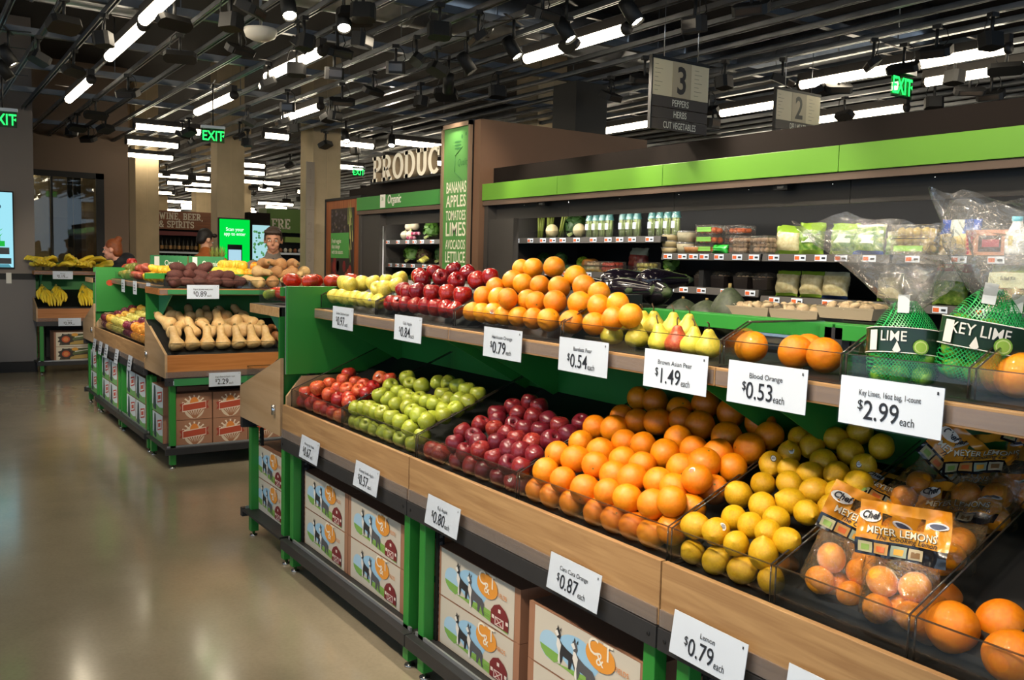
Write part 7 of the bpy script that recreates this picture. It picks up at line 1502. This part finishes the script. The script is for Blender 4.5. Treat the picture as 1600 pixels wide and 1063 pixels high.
# menu screen beside it and the fresh department
q = MB(); q.box((-14.5, 4.55, 0), (-14.3, 4.90, 2.30), DARKBROWN); tag(q.build('screen_partition', None, (-14.4, 4.9, 0)), 'large dark brown partition behind the plant screen', 'partition')
t = thing('plant_screen', 'lit screen showing green plants on pale blue', 'screen', (-14.28, 4.745, 1.2)); MB().box((-.02, -.15, 0), (.0, .15, .92), DARK).build('screen_case', t); q = MB(); q.box((0, -.14, .02), (.004, .14, .90), glow('plant_sky', (.38, .66, .70), 1.0)); q.build('lit_screen', t)
q = MB(); rr = random.Random(8); M_ = Matrix.Translation((.005, 0, 0)) @ RXE
for i in range(46): q.flat(ell(rr.uniform(-.13, .13), rr.uniform(.1, .82), rr.uniform(.012, .03), rr.uniform(.01, .03), 7), .0002 * i, glow('plant_leaf_%d' % (i % 2), (.05, .22, .06) if i % 2 else (.12, .36, .12), .8), M_)
q.build('plant_picture', t)
t = thing('fresh_shelf', 'shelf unit under the green fresh sign between the dark panel and wide pillar', 'shelf', (-15.0, 5.5, 0)); q = MB(); q.box((-.4, -.42, 2.02), (0, .9, 2.42), mat('fresh_green', '#55752a', .5)); q.build('sign_board', t); q = MB(); slab(q, 'FRE', .17, CREAM, Matrix.Translation((.002, -.34, 2.08)) @ RXE, .01, .2, .07, .72); q.build('lettering', t)
q = MB(); q.box((-.4, -.42, 0), (-.36, .9, 2.02), DARK); q.box((-.1, -.1, 1.86), (0, .9, 1.95), ink('7f9a4a')); q.build('back', t)
for z in (1.2, 1.45, 1.68): q = MB(); q.box((-.36, -.42, z - .03), (0, .9, z), DARK); q.box((.0, -.42, z - .035), (.004, .9, z), PAPER); q.build('shelf', t)
for k in range(2):
    for i in range(7):
        b = thing('snack_pack', 'small white pack on the %s shelf under the fresh sign, %s from the dark panel' % (['lower', 'middle'][k], nth(i)), 'pack', (-15.08, 5.18 + i * .085, [1.45, 1.68][k]), 0, 'packs under the fresh sign'); MB().ball((0, 0, .04), (.03, .032, .04), [WHITE, ink('c9b28a'), ink('a86a4a')][i % 3], 10, 7).build('pack_body', b)
# numbered strip on the wide pillar
t = thing('number_strip', 'grey vertical strip with outlined numbers on the wide pillar', 'sign', (-12.48, 4.90, 1.35), 0); q = MB(); q.box((-.02, -.10, 0), (.01, .02, 1.62), ink('a5998a')); q.build('strip', t)
for i, z in enumerate((1.38, 1.0, .62, .2)):
    q = MB(); M_ = Matrix.Translation((.0115, -.04, z)) @ RXE; q.text(str([1, 1, 2, 3][i]) if i else '1', .2, ink('857a6c'), M_, .6, 0, .006); q.text(str([1, 1, 2, 3][i]) if i else '1', .2, ink('a5998a'), M_, .6, 0, -.012, z=.001); q.build('outlined_numeral', t)
    if i: q = MB(); q.box((.010, -.10, z + .32), (.0125, .02, z + .324), ink('857a6c')); q.build('joint_line', t)
# wall screen at the left
t = thing('wall_screen', 'large pale blue lit screen on the grey left wall', 'screen', (-13.44, .95, 1.36)); MB().box((-.01, -.5, 0), (.03, .25, 1.0), DARK).build('screen_case', t)
SB = glow('screen_cyan', (.34, .74, .86), 1.0); q = MB(); q.box((.03, -.48, .02), (.034, .235, .985), SB); q.build('lit_screen', t); q = MB(); M_ = Matrix.Translation((.0355, 0, 0)) @ RXE; TX = glow('screen_ink', (.05, .16, .2), .6)
q.text('o', .13, TX, M_ @ T(.075, .77, 0)); q.text('n', .1, TX, M_ @ T(.07, .64, 0)); q.build('screen_text', t); q = MB(); BG = glow('bag_green_lit', (.02, .5, .06), .9)
q.flat(rect(-.12, .29, .14, .36), .001, BG, M_); q.flat([(.05, .40), (.12, .46), (.09, .42)], .001, BG, M_); q.flat([(-.02, .44), (.12, .52), (.10, .50), (0, .42)], .001, BG, M_); q.flat(rect(.085, .36, .09, .44), .001, BG, M_); q.build('bag_picture', t)
q = MB(); q.flat(rect(-.3, .19, .19, .275), .001, mat('phone_black', '#101418'), M_); q.flat(rect(-.3, .065, .21, .14), .001, mat('phone_black', '#101418'), M_); q.flat([(-.3, .02), (.21, .02), (.18, .06), (-.3, .05)], .001, glow('screen_blue', (.12, .4, .5), .7), M_); q.build('phone_pictures', t)
t = thing('wall_switch', 'small white switch box on the dark band of the grey wall', 'switch', (-13.46, 1.13, 1.17)); MB().box((0, -.03, 0), (.025, .03, .14), WHITE).build('switch_box', t)

# ================================================================== PEOPLE
def limb(q, pts, rs, m, n=12):
    q.tube(pts, rs, m, n)
    for p, r in zip(pts, rs): q.ball(p, r, m, 10, 8)
def melt(mb, name, parent, vox, m):
    """fuse the shapes into one continuous skin"""
    o = mb.build(name)
    r = o.modifiers.new('fuse', 'REMESH'); r.mode = 'VOXEL'; r.voxel_size = vox
    s = o.modifiers.new('soften', 'SMOOTH'); s.factor = .5; s.iterations = 3
    dg = bpy.context.evaluated_depsgraph_get(); me = bpy.data.meshes.new_from_object(o.evaluated_get(dg)); bpy.data.objects.remove(o)
    me.materials.clear(); me.materials.append(m)
    for p in me.polygons: p.use_smooth = True
    n = bpy.data.objects.new(name, me); COL.objects.link(n); n.parent = parent; return n
def person(label, loc, rz, sc, lean, headpitch, headyaw, arms, skin, top, hair, hairkind, legs, zip_=None, hood=False):
    t = thing('person', label, 'person', loc, rz); t.scale = (sc,) * 3
    # figure faces -Y; lean tips the trunk forward about the hips
    LQ = Matrix.Translation((0, 0, .92)) @ Matrix.Rotation(R(lean), 4, 'X') @ Matrix.Translation((0, 0, -.92))
    def L(p): return LQ @ Vector(p)
    b = MB()
    for s in (-1, 1):
        limb(b, [(s * .09, 0, .92), (s * .10, -.01, .50), (s * .10, .03, .08)], [.095, .06, .04], skin); limb(b, [(s * .10, .03, .05), (s * .11, -.12, .035)], [.045, .035], skin)
    for z, rx, ry in [(.95, .16, .11), (1.08, .145, .10), (1.22, .16, .11), (1.34, .165, .11), (1.42, .13, .09)]: b.ball(L((0, 0, z)), (rx, ry, .10), skin, 14, 10)
    limb(b, [L((0, 0, 1.44)), L((0, -.015, 1.56))], [.065, .058], skin)
    hands = []
    for s, (el, wr) in zip((-1, 1), arms):
        sh = (s * .185, 0, 1.40); limb(b, [L(sh), L(el), L(wr)], [.055, .043, .030], skin)
        d = (L(wr) - L(el)).normalized(); pz = L(wr) + d * .05; side = d.cross(Vector((0, 0, 1))).normalized() if abs(d.z) < .95 else Vector((1, 0, 0)); up = side.cross(d)
        b.ball(pz, (.036, .036, .045), skin, 10, 8)
        for f in range(4):
            o_ = side * ((f - 1.5) * .019); l = (.07, .08, .075, .06)[f]; p0 = pz + d * .03 + o_
            limb(b, [p0, p0 + d * l * .5 - up * .006, p0 + d * l * .9 - up * .022], [.0095, .009, .008], skin, 8)
        limb(b, [pz + side * .03 * -s, pz + side * .055 * -s + d * .03, pz + side * .055 * -s + d * .065], [.011, .010, .009], skin, 8)
    HC = L((0, -.03, 1.665)); HM = Matrix.Translation(HC) @ Matrix.Rotation(R(headyaw), 4, 'Z') @ Matrix.Rotation(R(headpitch), 4, 'X')
    def hd(p): return HM @ Vector(p)
    h = MB()
    h.ball((0, .012, .03), (.076, .094, .098), skin, 20, 14, HM); h.ball((0, -.022, -.045), (.058, .066, .062), skin, 16, 10, HM); h.ball((0, -.060, -.088), (.026, .022, .022), skin, 10, 8, HM)
    h.tube([hd((0, -.082, .02)), hd((0, -.098, -.012)), hd((0, -.108, -.030))], [.009, .012, .015], skin, 8); h.ball((0, -.078, .028), (.052, .016, .012), skin, 12, 8, HM); h.ball((-.036, -.062, -.03), (.026, .022, .022), skin, 10, 8, HM); h.ball((.036, -.062, -.03), (.026, .022, .022), skin, 10, 8, HM)
    h.ball((0, -.086, -.060), (.024, .010, .008), skin, 10, 6, HM); h.ball((0, -.084, -.072), (.020, .010, .008), skin, 10, 6, HM)
    for s in (-1, 1): h.ball((s * .080, .012, -.002), (.012, .022, .034), skin, 10, 8, HM)
    for v, f_ in ((h.v, h.f),):
        o0 = len(b.v); b.v += v; b.f += [tuple(i + o0 for i in f) for f in f_]; b.m += [0] * len(f_); b.s += [True] * len(f_)
    melt(b, 'body', t, .0085, skin)
    e = MB()
    for s in (-1, 1): e.ball((s * .031, -.079, .008), (.014, .007, .007), WHITE, 10, 6, HM); e.ball((s * .031, -.0845, .008), (.006, .003, .006), mat('iris_dark', '#241a14', .2), 8, 6, HM)
    e.build('eyes', t)
    e = MB()
    for s in (-1, 1): e.tube([hd((s * .014, -.089, .030)), hd((s * .034, -.091, .035)), hd((s * .052, -.080, .030))], [.003, .004, .002], hair, 6)
    e.build('eyebrows', t); e = MB(); e.tube([hd((-.022, -.090, -.066)), hd((0, -.097, -.066)), hd((.022, -.090, -.066))], [.002, .005, .002], mat('lips', '#a5605a', .4), 6); e.build('lips', t)
    # hair
    q = MB()
    if hairkind == 'bun':
        q.ball((0, .022, .048), (.084, .098, .092), hair, 18, 12, HM); q.ball((0, .06, -.01), (.076, .06, .08), hair, 16, 10, HM); q.ball((0, .085, .125), (.042, .042, .04), hair, 14, 10, HM)
    else:
        q.ball((0, .028, .055), (.084, .094, .086), hair, 18, 12, HM); q.ball((0, .062, .0), (.074, .055, .075), hair, 14, 10, HM)
        for k in range(9):
            x = -.064 + k * .016; q.ball((x, -.055 - .018 * math.cos(x * 20), .090 + .004 * math.sin(k * 3)), (.020, .032, .024), hair, 10, 8, HM)
        for s in (-1, 1): q.ball((s * .074, .005, .03), (.013, .03, .045), hair, 10, 8, HM)
    melt(q, 'hair', t, .007, hair)
    # clothes
    q = MB()
    for z, rx, ry in [(.93, .19, .14), (1.05, .18, .135), (1.2, .19, .14), (1.33, .20, .14), (1.41, .165, .115)]: q.ball(L((0, 0, z)), (rx, ry, .11), top, 16, 10)
    limb(q, [L((0, .005, 1.44)), L((0, -.0, 1.515))], [.085, .078], top)
    for s, (el, wr) in zip((-1, 1), arms):
        sh = (s * .185, 0, 1.395); w2 = Vector(el).lerp(Vector(wr), .93); limb(q, [L(sh), L(el), L(w2)], [.078, .062, .05], top)
    if hood: q.ball(L((0, .09, 1.50)), (.13, .085, .08), top, 14, 10)
    melt(q, 'jacket', t, .012, top)
    if zip_:
        q = MB(); q.tube([L((0, -.142, 1.20)), L((0, -.140, 1.36)), L((0, -.105, 1.50))], .007, zip_, 6); q.build('zip_line', t)
    q = MB()
    for s in (-1, 1): limb(q, [(s * .09, 0, .93), (s * .10, -.01, .50), (s * .10, .03, .10)], [.125, .085, .065], legs)
    q.ball((0, 0, .94), (.19, .135, .10), legs, 14, 10); melt(q, 'trousers', t, .014, legs)
    q = MB()
    for s in (-1, 1): q.ball((s * .105, -.05, .045), (.05, .13, .045), DARK, 14, 8)
    melt(q, 'shoes', t, .01, DARK)
    return t
REST = [((-.24, -.03, 1.14), (-.22, -.2, 1.02)), ((.24, -.03, 1.14), (.22, -.2, 1.02))]
person('man in a grey zip-up fleece standing behind the pale squash', (-9.25, 3.20, 0), R(72), 1.065, 4, 8, -4, REST, mat('skin_tan', '#c98f70', .5, sub=.1), mat('grey_fleece', '#7d7166', .9, nz=(60, .2)), mat('hair_brown', '#3a281c', .6, nz=(50, .4)), 'short', mat('trousers_dark', '#23252b', .8), mat('zip_dark', '#2c2826', .4))
person('man in a rust-orange jacket seen from behind, head bowed', (-11.75, 3.19, 0), R(-104), 1.08, 6, 22, -52, [((-.26, -.05, 1.16), (-.20, -.24, 1.04)), ((.26, -.05, 1.16), (.20, -.24, 1.04))], mat('skin_pale', '#d6a283', .5, sub=.1), mat('rust_jacket', '#a5571c', .8, nz=(30, .2)), mat('hair_black', '#1c1512', .6, nz=(50, .4)), 'short', mat('trousers_dark', '#23252b'))
person('woman with red hair in a bun and a black hooded jacket, leaning forward', (-12.15, 2.48, 0), R(10), 1.03, 24, 4, -38, [((-.24, -.1, 1.16), (-.15, -.33, 1.08)), ((.24, -.1, 1.16), (.15, -.33, 1.08))], mat('skin_rosy', '#d99a80', .5, sub=.1), mat('black_jacket', '#16161a', .8), mat('hair_red', '#8f4a20', .6, nz=(50, .3)), 'bun', mat('trousers_dark', '#23252b'), None, True)
